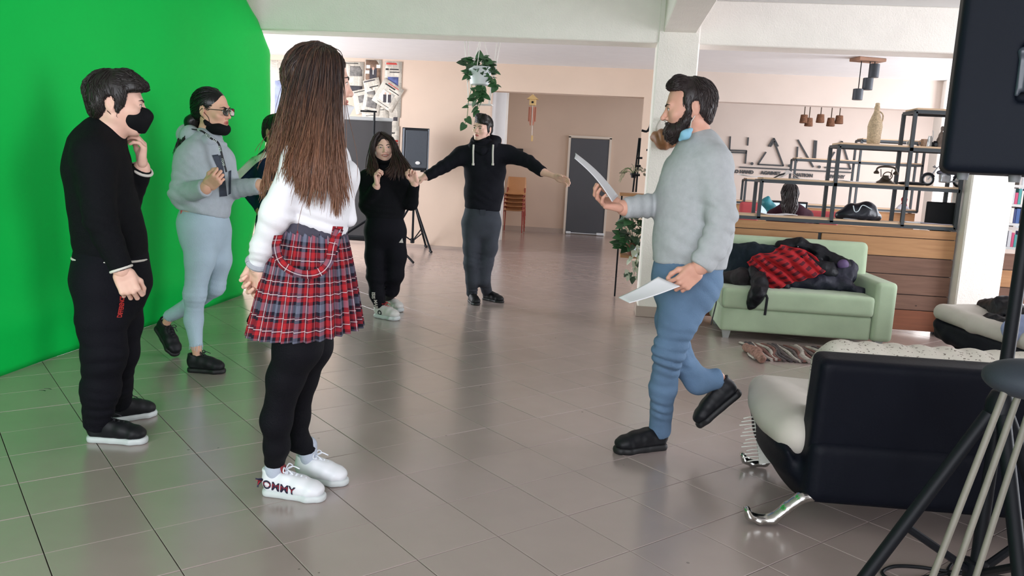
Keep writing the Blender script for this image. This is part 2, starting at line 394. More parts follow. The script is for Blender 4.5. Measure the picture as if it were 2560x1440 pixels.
def strands_mesh(name, Pt, r0, r1, n=4, flat=1.0, rjit=.4):
    """Pt (N, S, 3) guide lines -> tapering locks, one mesh"""
    N, S, _ = Pt.shape; T = np.gradient(Pt, axis=1); T /= np.linalg.norm(T, axis=2, keepdims=True) + 1e-9
    up = np.array([.3, .2, 1.0]); x = np.cross(T, up); x /= np.linalg.norm(x, axis=2, keepdims=True) + 1e-9; y = np.cross(T, x); t = np.linspace(0, 1, S)
    R = (r0 + (r1 - r0) * t ** 1.5)[None, :] * (1 + rjit * RNG.uniform(-1, 1, (N, 1))); R[:, 0] *= .6; R[:, -1] *= .25
    ang = 2 * PI * np.arange(n) / n; V = Pt[:, :, None, :] + R[:, :, None, None] * (np.cos(ang)[None, None, :, None] * x[:, :, None, :] + flat * np.sin(ang)[None, None, :, None] * y[:, :, None, :])
    b = (np.arange(N) * S * n)[:, None, None]; i = (np.arange(S - 1) * n)[None, :, None]; j = np.arange(n)[None, None, :]; j2 = (np.arange(n) + 1) % n; j2 = j2[None, None, :]
    Q = np.stack([b + i + j, b + i + j2, b + i + n + j2, b + i + n + j], -1).reshape(-1, 4); me = quads_mesh(name, V.reshape(-1, 3), Q); a = me.attributes.new('lock', 'FLOAT', 'POINT'); q = np.repeat(RNG.uniform(.3, 1, N), S * n)
    if len(a.data) == len(q): a.data.foreach_set('value', q.astype(np.float32))
    return me

# ------------------------------------------------------------------ the room shell
m_plaster = mat('plaster_cream', (246, 240, 232), .85, vary=.03, bump=.35, bscale=90)
m_white = mat('ceiling_white', (226, 225, 224), .9, vary=.02)
m_peach = mat('wall_peach', (214, 191, 172), .85, vary=.03, vscale=2)
m_grout = mat('grout', (58, 51, 48), .95, spec=.1)
m_skirt = mat('skirting_tile', (176, 158, 146), .45, vary=.05)
def floor_tile_material():
    t = NT('floor_tile', .36, .55); oi = t.n('ShaderNodeObjectInfo'); tc = t.n('ShaderNodeTexCoord'); gm = t.n('ShaderNodeNewGeometry')
    nz = t.n('ShaderNodeTexNoise'); nz.inputs['Scale'].default_value = 7; nz.inputs['Detail'].default_value = 5; t.l(gm.outputs['Position'], nz.inputs['Vector'])
    v = t.math('ADD', t.math('MULTIPLY', oi.outputs['Random'], .07), t.math('MULTIPLY', nz.outputs['Fac'], .10)); v = t.math('ADD', v, .91)
    mx = t.n('ShaderNodeVectorMath', operation='SCALE'); mx.inputs[0].default_value = L((170, 154, 149)); t.l(v, mx.inputs['Scale'])
    sp = t.n('ShaderNodeTexVoronoi'); sp.inputs['Scale'].default_value = 9; t.l(gm.outputs['Position'], sp.inputs['Vector'])        # small dark droplets of old dirt
    n2 = t.n('ShaderNodeTexNoise'); n2.inputs['Scale'].default_value = 1.1; t.l(gm.outputs['Position'], n2.inputs['Vector'])
    thr = t.math('MULTIPLY', t.math('GREATER_THAN', n2.outputs['Fac'], .58), .055); spot = t.math('LESS_THAN', sp.outputs['Distance'], thr)
    c = t.mix(t.math('MULTIPLY', spot, .55), mx.outputs[0], (70, 62, 58)); r = t.math('ADD', t.math('MULTIPLY', nz.outputs['Fac'], .12), .16); t.l(r, t.b.inputs['Roughness']); t.b.inputs['Coat Weight'].default_value = .5; t.b.inputs['Coat Roughness'].default_value = .25
    return t.color(c)
m_tile = floor_tile_material()
def structure(name, c, d, m, bev=0.0, parent=None):
    o = MB().box(c, d, None, bev).build(name, m, parent)
    if parent is None: o['kind'] = 'structure'
    return o
X0, X1, Y0, Y1, ZC = -6.9, 7.0, -3.3, 17.0, 2.86
floor = structure('floor', (0.05, 6.85, -.06), (13.9, 20.3, .10), m_grout)
# tiles laid on the diagonal
TS = CAM_H / 3.930; TA = math.radians(37.91) + YAW; ti = Vector((math.cos(TA), math.sin(TA), 0)); tj = Vector((math.sin(TA), -math.cos(TA), 0))
t_org = right0 * (-2.641 * TS) + fwd0 * (9.857 * TS)
hb = TS / 2 - .0016; ch = .0012; zt = 0.0
tv = [(-hb, -hb, -.012), (hb, -hb, -.012), (hb, hb, -.012), (-hb, hb, -.012), (-hb, -hb, -ch), (hb, -hb, -ch), (hb, hb, -ch), (-hb, hb, -ch), (-hb + ch, -hb + ch, 0), (hb - ch, -hb + ch, 0), (hb - ch, hb - ch, 0), (-hb + ch, hb - ch, 0)]
tf = [(0, 1, 5, 4), (1, 2, 6, 5), (2, 3, 7, 6), (3, 0, 4, 7), (4, 5, 9, 8), (5, 6, 10, 9), (6, 7, 11, 10), (7, 4, 8, 11), (8, 9, 10, 11)]
tmesh = MB().add(tv, tf).mesh('tile'); tmesh.materials.append(m_tile)
tile_list = []
for i in range(-60, 61):
    for j in range(-60, 61):
        c = t_org + ti * ((i + .5) * TS) + tj * ((j + .5) * TS)
        if X0 + .2 < c.x < X1 - .2 and Y0 + .2 < c.y < Y1 - .1:
            d = c - CO; z = d.dot(cam_f); vis = False
            if z > .5:
                u = 1280 + F_PX * d.dot(cam_r) / z; v = 720 - F_PX * d.dot(cam_u) / z; vis = -140 < u < 2700 and v < 1600 and c.x > -3.5
            tile_list.append((0 if vis else 1, z if vis else 99, c))
tile_list.sort(key=lambda q: (q[0], q[1]))
rest = MB()
for n, (hid, z, c) in enumerate(tile_list):
    jz = random.uniform(-.0006, .0004)
    if n < 300 and not hid:
        o = link('tile', tmesh if n == 0 else tmesh, None, floor); o.location = (c.x, c.y, jz); o.rotation_euler = (random.uniform(-.001, .001), random.uniform(-.001, .001), TA)
    else:
        rz = Matrix.Rotation(TA, 3, 'Z'); rest.add([rz @ Vector(p) + Vector((c.x, c.y, jz)) for p in tv], tf)
o = rest.build('tile', m_tile, floor); o['kind'] = 'stuff'

structure('ceiling', (.05, 6.85, ZC + .06), (14.1, 20.5, .12), m_white)
def wall_with_openings(name, fixed, axis, a0, a1, openings, m, thick=.2, z1=ZC):
    """wall along an axis; openings: (from, to, sill, head)"""
    mb = MB(); cuts = sorted(openings); cur = a0
    def add(p, q, z0, zz):
        if q - p < .001 or zz - z0 < .001: return
        c = ((p + q) / 2, (z0 + zz) / 2)
        if axis == 'x': mb.box((c[0], fixed, c[1]), (q - p, thick, zz - z0))
        else: mb.box((fixed, c[0], c[1]), (thick, q - p, zz - z0))
    for p, q, s, h in cuts:
        add(cur, p, 0, z1); add(p, q, 0, s); add(p, q, h, z1); cur = q
    add(cur, a1, 0, z1); o = mb.build(name, m); o['kind'] = 'structure'; return o
wall_with_openings('wall_right', 7.0, 'y', Y0, Y1 + .1, [(2.8, 7.2, .55, 2.5), (8.3, 12.0, .6, 2.5), (13.2, 15.9, .7, 2.4)], m_plaster)
wall_with_openings('wall_left', -6.9, 'y', Y0, Y1 + .1, [(8.0, 11.8, .7, 2.5), (14.3, 16.0, .8, 2.4)], m_plaster)
wall_with_openings('wall_rear', -3.3, 'x', X0, X1, [(-3.4, 2.2, .8, 2.5)], m_plaster)
m_pale = mat('wall_pale', (211, 196, 185), .85, vary=.03, vscale=2)
back = wall_with_openings('wall_back', 16.95, 'x', X0, 1.0, [], m_peach); wall_with_openings('wall_back_right', 16.95, 'x', 1.0, X1, [], m_pale)
# beams and pillars of the first bay line (y = 7.45)
structure('beam_front', (.05, 7.60, 2.67), (13.9, .30, .38), m_plaster, .008)
structure('beam_cross', (.555, 2.1, 2.72), (.29, 10.7, .29), m_plaster, .008)
def pillar(name, x0, x1, y0, y1):
    o = structure(name, ((x0 + x1) / 2, (y0 + y1) / 2, ZC / 2), (x1 - x0, y1 - y0, ZC), m_plaster, .012); g = .012
    MB().box(((x0 + x1) / 2, (y0 + y1) / 2, .05), (x1 - x0 + 2 * g, y1 - y0 + 2 * g, .10), None, .004).build('skirting', m_skirt, o); return o
pillar('pillar_front', .365, .735, 7.44, 7.81)
pillar('pillar_right', 3.16, 3.52, 7.44, 7.80)
# second line of walls (y = 12.3)
wall_with_openings('wall_middle', 12.42, 'x', X0, .9, [(-1.84, .47, 0, 2.455)], m_peach, .22)
wall_with_openings('wall_middle_right', 12.42, 'x', .9, 4.70, [(1.30, 4.70, 0, 2.44)], m_pale, .22)
structure('wall_return', (-1.92, 13.45, ZC / 2), (.10, 2.0, ZC), m_white)
structure('trim_1', (-1.865, 14.45, ZC / 2), (.06, .04, ZC), m_plaster)
structure('baseboard_back', (-.9, 16.835, .05), (11.8, .02, .10), m_skirt)
structure('baseboard_middle', (-4.37, 12.30, .02), (5.02, .014, .04), m_skirt)
# notice board on the return wall
o = MB().box((-1.855, 13.5, 1.35), (.02, .75, .9), None, .004).build('notice_board', mat('board_tan', (205, 178, 158), .8)); props(o, 'flat tan board on the white return wall behind the boy with spread arms', 'notice board')
# daylight window of the far right wall, glazed
m_glass = glass_mat('window_glass'); m_frame = mat('window_frame_white', (236, 236, 236), .5); m_dark = mat('steel_dark', (58, 64, 68), .5, metal=.2, vary=.06)
def window(name, x, y0, y1, z0, z1, n):
    fr = MB(); w = .06
    for z in (z0 + w / 2, z1 - w / 2): fr.box((x, (y0 + y1) / 2, z), (.08, y1 - y0, w))
    for i in range(n + 1):
        yy = y0 + w / 2 + (y1 - y0 - w) * i / n; fr.box((x, yy, (z0 + z1) / 2), (.08, w, z1 - z0 - 2 * w))
    o = fr.build(name, m_frame); o['kind'] = 'structure'
    for i in range(n):
        a = y0 + (y1 - y0) * i / n + .05; b = y0 + (y1 - y0) * (i + 1) / n - .05; MB().box((x, (a + b) / 2, (z0 + z1) / 2), (.008, b - a, z1 - z0 - .11)).build('pane', m_glass, o)
window('window_1', 7.0, 8.3, 12.0, .6, 2.5, 3); window('window_2', 7.0, 13.2, 15.9, .7, 2.4, 2); window('window_3', -6.9, 8.0, 11.8, .7, 2.5, 3); window('window_4', 7.0, 2.8, 7.2, .55, 2.5, 5)
# the grey door in the back wall
m_door = mat('door_grey', (78, 80, 86), .5, vary=.05, vscale=2); m_steel = mat('steel_bright', (205, 210, 215), .3, metal=.9)
dr = structure('door_1', (-.395, 16.83, 1.0), (.80, .05, 1.97), m_door, .006)
fr = MB().box((-.815, 16.825, 1.01), (.045, .06, 2.02)).box((.025, 16.825, 1.01), (.045, .06, 2.02)).box((-.395, 16.825, 2.02), (.885, .06, .045)).build('door_frame', mat('door_frame', (226, 214, 200), .6), dr)
MB().box((-.395, 16.79, .03), (.74, .02, .015), None, .003).box((-.73, 16.785, .035), (.10, .03, .05), None, .006).box((-.06, 16.785, .035), (.16, .03, .05), None, .006).build('draught_strip', mat('strip_white', (235, 240, 245), .3), dr)

# ------------------------------------------------------------------ green backdrop
m_green = mat('backdrop_green', (0, 198, 80), .5, vary=.03, vscale=1.2, spec=.12)
def backdrop():
    nu, nv = 140, 70; Pt = np.zeros((nu, nv, 3)); ys0, yb, ym, yt = .3, 7.12, 7.74, 7.2
    zk = [0.0, .72, 1.66, 2.31, 2.57, 2.72]; yk = [7.12, 7.42, 7.74, 7.74, 7.41, 7.10]
    for j in range(nv):
        z = .0005 + 2.719 * j / (nv - 1); ye = float(np.interp(z, zk, yk))
        for i in range(nu):
            t = i / (nu - 1); y = ys0 + (ye - ys0) * t
            x = -3.3 + .010 * math.sin(y * 2.1 + .8) * (1 - z / 4) + .006 * math.sin(y * 5.3 + z * 1.1) + .004 * math.sin(z * 6 + y)
            s = max(0, t - .965) / .035; x += -.05 * s * s + .008 * math.sin(z * 7 + 2) * s           # right edge turns back, a little gathered
            x += .02 * math.exp(-((z - .25 - .03 * math.sin(y * 1.7)) / .12) ** 2) - .01 * math.exp(-(z / .05) ** 2)
            if z > 2.2: x += .012 * math.sin(y * 16 + z * 3) * (z - 2.2) * s
            Pt[i, j] = (x, y, z)
    o = link('green_backdrop', grid_mesh('green_backdrop', Pt, thick=.004), m_green); props(o, 'large bright green cloth backdrop hanging to the floor along the left side', 'backdrop')
    fr = MB(); fr.tube([(-3.36, .3, 2.70), (-3.36, 7.0, 2.70)], .02, 8)
    for y in (.5, 3.8, 6.9): fr.tube([(-3.38, y, 0), (-3.36, y, 2.7)], .02, 8)
    fr.build('support_frame', m_dark, o, True)
backdrop()

# ------------------------------------------------------------------ newspaper pages pasted on the middle wall
m_ink = mat('ink_black', (44, 42, 42), .8); m_inkred = mat('ink_red', (188, 66, 56), .8); m_photo_blue = mat('print_blue', (86, 98, 150), .7, vary=.5, vscale=18); m_photo_grey = mat('print_grey', (120, 116, 112), .7, vary=.55, vscale=22); m_photo_brown = mat('print_brown', (122, 96, 78), .7, vary=.5, vscale=16); m_photo_dark = mat('print_dark', (58, 54, 60), .7, vary=.3, vscale=20); m_skin_print = mat('print_skin', (206, 168, 148), .7); m_white_print = mat('print_white', (228, 224, 214), .7)
def newsprint(seed):
    t = NT('newsprint', .75, .2); uv = t.n('ShaderNodeUVMap'); sx = t.n('ShaderNodeSeparateXYZ'); t.l(uv.outputs[0], sx.inputs[0])
    ln = t.math('GREATER_THAN', t.math('FRACT', t.math('MULTIPLY', sx.outputs[1], 90.0)), .45); col = t.math('GREATER_THAN', t.math('FRACT', t.math('MULTIPLY', sx.outputs[0], 11.0)), .10)
    nz = t.n('ShaderNodeTexNoise'); nz.inputs['Scale'].default_value = 160; mp = t.n('ShaderNodeMapping'); mp.inputs['Location'].default_value = (seed, seed * 2, 0); t.l(uv.outputs[0], mp.inputs[0]); t.l(mp.outputs[0], nz.inputs['Vector'])
    blk = t.n('ShaderNodeTexNoise'); blk.inputs['Scale'].default_value = 7; t.l(mp.outputs[0], blk.inputs['Vector'])
    f = t.math('MULTIPLY', t.math('MULTIPLY', ln, col), t.math('GREATER_THAN', nz.outputs['Fac'], .42)); f = t.math('MULTIPLY', f, t.math('GREATER_THAN', blk.outputs['Fac'], .44))
    return t.color(t.mix(t.math('MULTIPLY', f, .55), (222, 214, 200), (96, 92, 88)))
m_news = [newsprint(k * 3.7) for k in range(3)]
YW = 12.305
def page(px, py, w, h, rot, label, items, depth=0.0, k=0):
    """sheet centred on that pixel of the wall, w x h metres, rot degrees; items: (kind, x, y, w, h) in fractions of the page"""
    c = on_y(px, py, YW - depth); a = math.radians(rot); xd = Vector((math.cos(a), 0, math.sin(a))); yd = Vector((-math.sin(a), 0, math.cos(a)))
    c.y = YW - depth
    def quad(x, y, ww, hh, e):
        p0 = c + xd * (x * w) + yd * (y * h) + Vector((0, -e, 0)); return p0, ww * w, hh * h
    def sheet(name, x, y, ww, hh, e, th, m, parent=None, curl=0.0):
        n = 5; Pt = np.zeros((n, n, 3)); UV = np.zeros((n, n, 2)); p0, W_, H_ = quad(x, y, ww, hh, e)
        for i in range(n):
            for j in range(n):
                s, t = i / (n - 1) - .5, j / (n - 1) - .5; p = p0 + xd * (s * W_) + yd * (t * H_) + Vector((0, -curl * (s * s + t * t) * 2 * abs(s + t), 0)); Pt[i, j] = p; UV[i, j] = (s * W_ + px * .13, t * H_)
        return link(name, grid_mesh(name, Pt, UV, thick=-th), m, parent)
    o = sheet('newspaper_page', 0, 0, 1, 1, 0, .0016, m_news[k % 3], None, .006); props(o, label, 'newspaper', 'newspaper pages on the wall')
    for it in items:
        kind = it[0]
        if kind == 'text': text_at('headline', it[5], it[4] * h, it[6], quad(it[1], it[2], 1, 1, .004)[0], xd, yd, o, bold=.0015 * it[3])
        else: sheet(*({'picture': ('picture',), 'rule': ('headline_rule',)}[kind]), it[1], it[2], it[3], it[4], .0032, .0006, it[5], o)
page(716, 232, .56, .98, 0, 'newspaper page at the left edge of the wall, headed with the word OpEd', [('text', -.08, .36, 2, .07, 'OpEd', m_ink), ('rule', -.1, .18, .3, .02, m_ink), ('picture', .3, -.2, .3, .5, m_photo_grey)], 0, 0)
page(884, 196, .32, .50, 0, 'newspaper page with two grey pictures beside the long haired girl\'s forehead', [('picture', .12, .22, .62, .3, m_photo_grey), ('picture', .1, -.30, .7, .16, m_photo_dark), ('rule', -.1, .45, .7, .02, m_ink)], 0, 1)
page(933, 184, .26, .42, 0, 'brown magazine page picturing a standing man in a dark suit before shelves', [('picture', 0, 0, .94, .96, m_photo_brown), ], 0, 2)
sp = [o for o in SC.objects if o.name.startswith('newspaper_page')][-1]
_c = on_y(933, 184, YW)
def pic(name, dx, dz, w, h, m, e, ell=False):
    mb = MB()
    if ell: mb.lathe([(.5, 0), (.5, .0006)], (0, 0, 0), 14)
    else: mb.box((0, 0, 0), (1, 1, .0006))
    me = mb.mesh(name); me.transform(Matrix.Translation(Vector((_c.x + dx, YW - e, _c.z + dz))) @ Matrix.Diagonal((w, 1, h, 1)) @ Matrix.Rotation(PI / 2, 4, 'X')); return link(name, me, m, sp)
pic('picture', .0, -.03, .11, .22, m_photo_dark, .006); pic('picture', .0, .075, .038, .05, m_skin_print, .007, True); pic('picture', 0, .02, .014, .07, m_white_print, .0075)
for dx, dz in ((-.08, .10), (.08, .11), (-.09, .02)): pic('picture', dx, dz, .06, .05, m_white_print, .006)
page(982, 224, .27, .84, 0, 'tall newspaper page with a red masthead and a blue picture', [('rule', 0, .46, .84, .035, m_inkred), ('rule', .12, .36, .66, .022, m_ink), ('rule', .12, .31, .66, .016, m_ink), ('rule', -.36, .36, .18, .03, m_ink), ('picture', .0, .14, .62, .17, m_photo_blue), ('rule', -.3, -.1, .3, .02, m_ink)], .002, 0)
page(911, 252, .34, .36, 14, 'slanted newspaper page ending near the long haired girl\'s nose', [('picture', .28, -.18, .26, .42, m_photo_dark), ('picture', -.1, .1, .3, .3, m_photo_grey), ('rule', 0, .42, .8, .03, m_ink)], .006, 1)
page(932, 222, .26, .30, 14, 'slanted newspaper page with a thick grey top rule below the magazine page', [('rule', 0, .42, .9, .06, m_photo_dark), ('rule', .1, .1, .55, .05, m_ink), ('picture', -.15, -.25, .5, .3, m_photo_grey)], .010, 2)
page(929, 262, .28, .30, -8, 'crumpled looking newspaper page with a grey drawing above the dark screen', [('picture', 0, .1, .6, .5, m_photo_grey), ('rule', 0, -.3, .7, .03, m_ink)], .013, 0)
page(970, 238, .36, .40, -30, 'diagonal newspaper page picturing two people in dark suits', [('picture', -.02, -.08, .56, .42, m_white_print), ('rule', -.1, .32, .5, .05, m_ink), ('rule', .1, .40, .7, .03, m_inkred), ('rule', .16, .22, .5, .03, m_ink), ('rule', .0, -.4, .6, .02, m_ink)], .017, 1)
sp = [o for o in SC.objects if o.name.startswith('newspaper_page')][-1]; _c = on_y(970, 240, YW); _c.z -= .01
for dx in (-.045, .03): pic('picture', dx, -.03, .05, .12, m_photo_dark, .023); pic('picture', dx + .008, .045, .026, .032, m_skin_print, .0235, True)
page(938, 285, .42, .20, 5, 'wide newspaper page standing just above the dark screen', [('rule', 0, .3, .7, .05, m_photo_grey), ('rule', -.2, -.1, .3, .04, m_ink)], .008, 2)
page(976, 290, .27, .42, 0, 'newspaper page with small dark pictures over the wall speaker', [('picture', .3, -.1, .25, .14, m_photo_dark), ('picture', -.2, .3, .3, .2, m_photo_grey)], .001, 2)
page(976, 365, .27, .62, 0, 'newspaper page with red headline beside the far speaker, lowest of the wall pages', [('text', 0, .32, 2, .05, 'BAPTHAT', m_ink), ('rule', .05, .13, .8, .05, m_inkred), ('rule', .05, .06, .8, .05, m_inkred), ('picture', .0, -.14, .4, .24, m_photo_dark), ('rule', 0, -.4, .8, .03, m_ink)], .003, 0)
o = MB().box(tuple(on_y(704, 253, 12.2)), (.22, .02, .62), None, .004).build('wall_poster', mat('poster_blue', (140, 148, 178), .7, vary=.4, vscale=9)); props(o, 'pale blue streaked poster half hidden at the green backdrop\'s right edge', 'poster')

# ------------------------------------------------------------------ grey roller screen on a tripod
m_scr = mat('screen_back', (72, 70, 72), .6, vary=.04); m_black = mat('black_plastic', (22, 24, 28), .5, vary=.05, spec=.25); m_blackm = mat('black_metal', (15, 18, 23), .5, spec=.2)
Ys = 10.6; s0 = on_y(862, 291, Ys); s1 = on_y(980, 308, Ys); b0 = on_y(845, 590, Ys)
ps = empty('projection_screen', (s0.x + .3, Ys, 0), 'dark grey roller screen on a black tripod behind the smiling girl', 'projection screen')
MB().box(((s0.x + s1.x) / 2, Ys, (1.85 + .27) / 2), (s1.x - s0.x, .012, 1.85 - .27)).build('screen_sheet', m_scr, ps)
MB().box(((s0.x + s1.x) / 2, Ys, 1.86), (s1.x - s0.x + .02, .05, .045), None, .01).build('top_bar', mat('bar_pale', (196, 198, 198), .5), ps)
MB().box(((s0.x + s1.x) / 2, Ys, .25), (s1.x - s0.x + .02, .07, .07), None, .02).build('roller_case', m_black, ps)
MB().box((s0.x - .008, Ys + .01, 1.06), (.02, .03, 1.6), None, .004).build('side_strip', mat('bar_pale_2', (190, 190, 190), .5), ps)
cx = -3.13; MB().tube([(cx, Ys - .05, .25), (cx, Ys - .05, 1.95)], .014, 8).build('pole', m_blackm, ps, True); MB().tube([(-3.32, Ys - .05, 1.955), (-3.10, Ys - .05, 1.955)], .012, 8).build('handle', m_blackm, ps, True)
for a in (-28, 95, 205): MB().tube([(cx, Ys - .05, .55), (cx + .78 * math.cos(math.radians(a)), Ys - .05 + .78 * math.sin(math.radians(a)), .012)], .015, 8).build('leg', m_blackm, ps, True)

# ------------------------------------------------------------------ loudspeakers
def tripod(name, base, hub, top, legs, label, m=m_blackm, leg_r=.016, pole_r=.018, clamp=False):
    t = empty(name, base, label, 'speaker stand'); b = Vector(base)
    MB().tube([b + Vector((0, 0, .12)), b + Vector((0, 0, top))], pole_r, 12).build('pole', m, t, True)
    MB().lathe([(pole_r * 1.1, hub - .05), (pole_r * 2.1, hub - .045), (pole_r * 2.1, hub + .04), (pole_r * 1.5, hub + .07), (pole_r * 1.1, hub + .075)], b, 16).build('collar', m, t, True)
    MB().lathe([(pole_r * 1.1, .10), (pole_r * 1.8, .105), (pole_r * 1.8, .17), (pole_r * 1.1, .175)], b, 14).build('lower_collar', m, t, True)
    for a, rr in legs:
        d = Vector((math.cos(math.radians(a)), math.sin(math.radians(a)), 0)); e = b + d * rr
        lg = MB().tube([b + d * pole_r * 1.6 + Vector((0, 0, hub)), e + Vector((0, 0, .015))], leg_r, 10).build('leg', m, t, True)
        MB().tube([e - d * .03 + Vector((0, 0, .03)), e + d * .012 + Vector((0, 0, .012))], leg_r * 1.25, 8).build('rubber_foot', m_black, lg, True)
        MB().tube([b + d * pole_r + Vector((0, 0, .14)), b + d * rr * .58 + Vector((0, 0, hub * .42))], leg_r * .6, 8).build('brace', m, t, True)
    if clamp: MB().tube([b + Vector((.03, -.03, hub + .1)), b + Vector((.075, -.05, hub + .1))], .008, 8).lathe([(.004, 0), (.02, .004), (.02, .014), (.004, .018)], b + Vector((.075, -.05, hub + .09)), 12).build('clamp_knob', m_black, t, True)
    return t
def speaker_prof(w, d, h, cut):
    return [(-w / 2, 0), (w / 2, 0), (w / 2 - cut, d), (-w / 2 + cut, d)]
bx = on_y(1024, 615, 12.0)
tripod('speaker_stand', (-2.87, 11.85, 0), .70, 1.24, [(-38, .45), (75, .45), (200, .42)], 'black tripod stand under the far loudspeaker by the peach wall')
m_grille = mat('grille_grey', (66, 72, 80), .6, vary=.05, vscale=30, bump=.3, bscale=400)
fs = empty('loudspeaker', (-2.87, 11.9, 1.2), 'black loudspeaker on the far tripod, round pale badge on its grille', 'loudspeaker')
R3 = Matrix.Rotation(math.radians(6), 3, 'Z'); c0 = Vector((-2.87, 11.93, 1.51))
mb = MB(); pr_ = [(-.20, -.17), (.20, -.17), (.165, .15), (-.165, .15)]
mb.add([R3 @ Vector((x, y, z)) + c0 for z in (-.31, .31) for x, y in pr_], [(3, 2, 1, 0), (4, 5, 6, 7), (0, 1, 5, 4), (1, 2, 6, 5), (2, 3, 7, 6), (3, 0, 4, 7)]).build('cabinet', m_black, fs)
MB().box(c0 + R3 @ Vector((.015, -.178, 0)), (.325, .018, .55), R3, .008).build('grille', m_grille, fs)
m_trim = mat('trim_grey', (120, 126, 134), .5)
for dx_, w_ in ((-.175, .03), (.19, .02)): MB().box(c0 + R3 @ Vector((dx_, -.17, 0)), (w_, .02, .60), R3, .006).build('trim_strip', m_trim, fs)
MB().lathe([(.026, 0), (.026, .006), (.012, .008)], (0, 0, 0), 18)
bd = MB().lathe([(.030, 0), (.030, .005), (.012, .007)], (0, 0, 0), 18).mesh('badge'); bd.transform(Matrix.Translation(c0 + R3 @ Vector((.045, -.187, -.20))) @ Matrix.Rotation(PI / 2, 4, 'X') @ Matrix.Diagonal((1.2, .8, 1, 1))); link('badge', bd, mat('badge_pale', (225, 225, 222), .4), fs)
for dx_ in (-.1, .1): MB().box(c0 + Vector((dx_, 0, -.32)), (.04, .1, .025)).build('foot', m_black, fs)

# near stand and loudspeaker at the right edge
m_navy = mat('speaker_black', (13, 19, 29), .6, spec=.15, vary=.05, vscale=3, bump=.12, bscale=500)
pb = at(2505, 980, 2.35); pole_x, pole_y = pb.x, pb.y
hubz = at(2490, 1035, 2.35).z
st = tripod('speaker_stand', (pole_x, pole_y, 0), hubz, 1.36, [(188, .40), (268, .40), (20, .40)], 'black tripod stand of the near loudspeaker at the right edge', m_blackm, .021, .019, True)
sp_ = empty('loudspeaker', (pole_x, pole_y, 1.33), 'large black loudspeaker at the top right, moulded handle on its side', 'loudspeaker')
el = at(2352, 430, 2.32); e0 = Vector((el.x, el.y, 1.365)); sx = heading(-26); sy = heading(64)
def lp(a, b, z): return e0 + sx * a + sy * b + Vector((0, 0, z))
S = Sdf(); Rb = np.array([tuple(sx), tuple(sy), (0, 0, 1)]).T
S.box(lp(.21, .15, .36), (.21, .16, .36), Rb, .03); S.cone(lp(.10, -.02, .30), lp(.10, -.02, .46), .0001, .0001)
S = Sdf(); S.box(lp(.24, .16, .36), (.24, .17, .36), Rb, .025)
S.box(lp(.205, .0, .275), (.048, .035, .078), Rb, .012, .012, 's')          # recess behind the handle
for zz in (.03, .16, .44): S.ell(lp(.275, -.012, zz), (.013, .02, .008), Rb, .004, 's')
S.build('cabinet', .007, m_navy, sp_)
m_panel = mat('speaker_panel', (28, 35, 50), .5, spec=.2); S = Sdf(); S.box(lp(.36, -.005, .08), (.11, .012, .085), Rb, .01); S.build('side_panel', .006, m_panel, sp_); S = Sdf(); S.box(lp(.36, -.005, .55), (.10, .012, .16), Rb, .01); S.build('side_panel', .006, m_panel, sp_)
S = Sdf(); S.chain([lp(.158, -.006, .215), lp(.156, -.01, .33), lp(.20, -.012, .355), lp(.205, -.008, .37)], [.006, .006, .006, .006]); S.cone(lp(.185, -.004, .235), lp(.185, -.004, .32), .016, .016); S.box(lp(.252, -.014, .277), (.012, .012, .088), Rb, .006); S.build('handle', .004, mat('handle_black', (44, 52, 62), .35), sp_)
for a in (.06, .19, .36): MB().lathe([(.014, -.02), (.016, -.006), (.016, .0)], lp(a, .08, 0), 12).build('foot', mat('foot_grey', (120, 122, 124), .6), sp_, True)

# ------------------------------------------------------------------ green sofa
m_sofa = mat('sofa_green', (172, 190, 160), .85, vary=.10, vscale=5, bump=.12, bscale=250, sheen=.2)
def rbox(name, c, h, m, parent, rd=.03, R=None, vox=.012, extra=None, smooth=1):
    S = Sdf(); S.box(c, h, R, rd)
    if extra: extra(S)
    return S.build(name, vox, m, parent, smooth)
sofa = empty('sofa', (1.69, 7.08, 0), 'light green two seat sofa against the plank bar, coats heaped on it', 'sofa')
rbox('base', (1.62, 7.05, .165), (.60, .37, .10), m_sofa, sofa, .02)
rbox('seat_cushion', (1.62, 7.03, .345), (.605, .375, .085), m_sofa, sofa, .03)
rbox('backrest', (1.66, 7.36, .56), (.66, .11, .265), m_sofa, sofa, .05, np.array(Matrix.Rotation(math.radians(-4), 3, 'X')))
S = Sdf(); S.box((2.305, 7.06, .31), (.085, .395, .245), None, .035); S.build('armrest', .012, m_sofa, sofa)
m_feet = mat('foot_silver', (160, 162, 160), .5)
for x, y in ((1.08, 6.74), (2.30, 6.74), (1.08, 7.36), (2.30, 7.36)):
    MB().add([(x - .035, y - .035, .075), (x + .035, y - .035, .075), (x + .035, y + .035, .075), (x - .035, y + .035, .075), (x - .022, y - .022, 0), (x + .022, y - .022, 0), (x + .022, y + .022, 0), (x - .022, y + .022, 0)], [(0, 1, 2, 3), (7, 6, 5, 4), (0, 4, 5, 1), (1, 5, 6, 2), (2, 6, 7, 3), (3, 7, 4, 0)]).build('foot', m_feet, sofa)
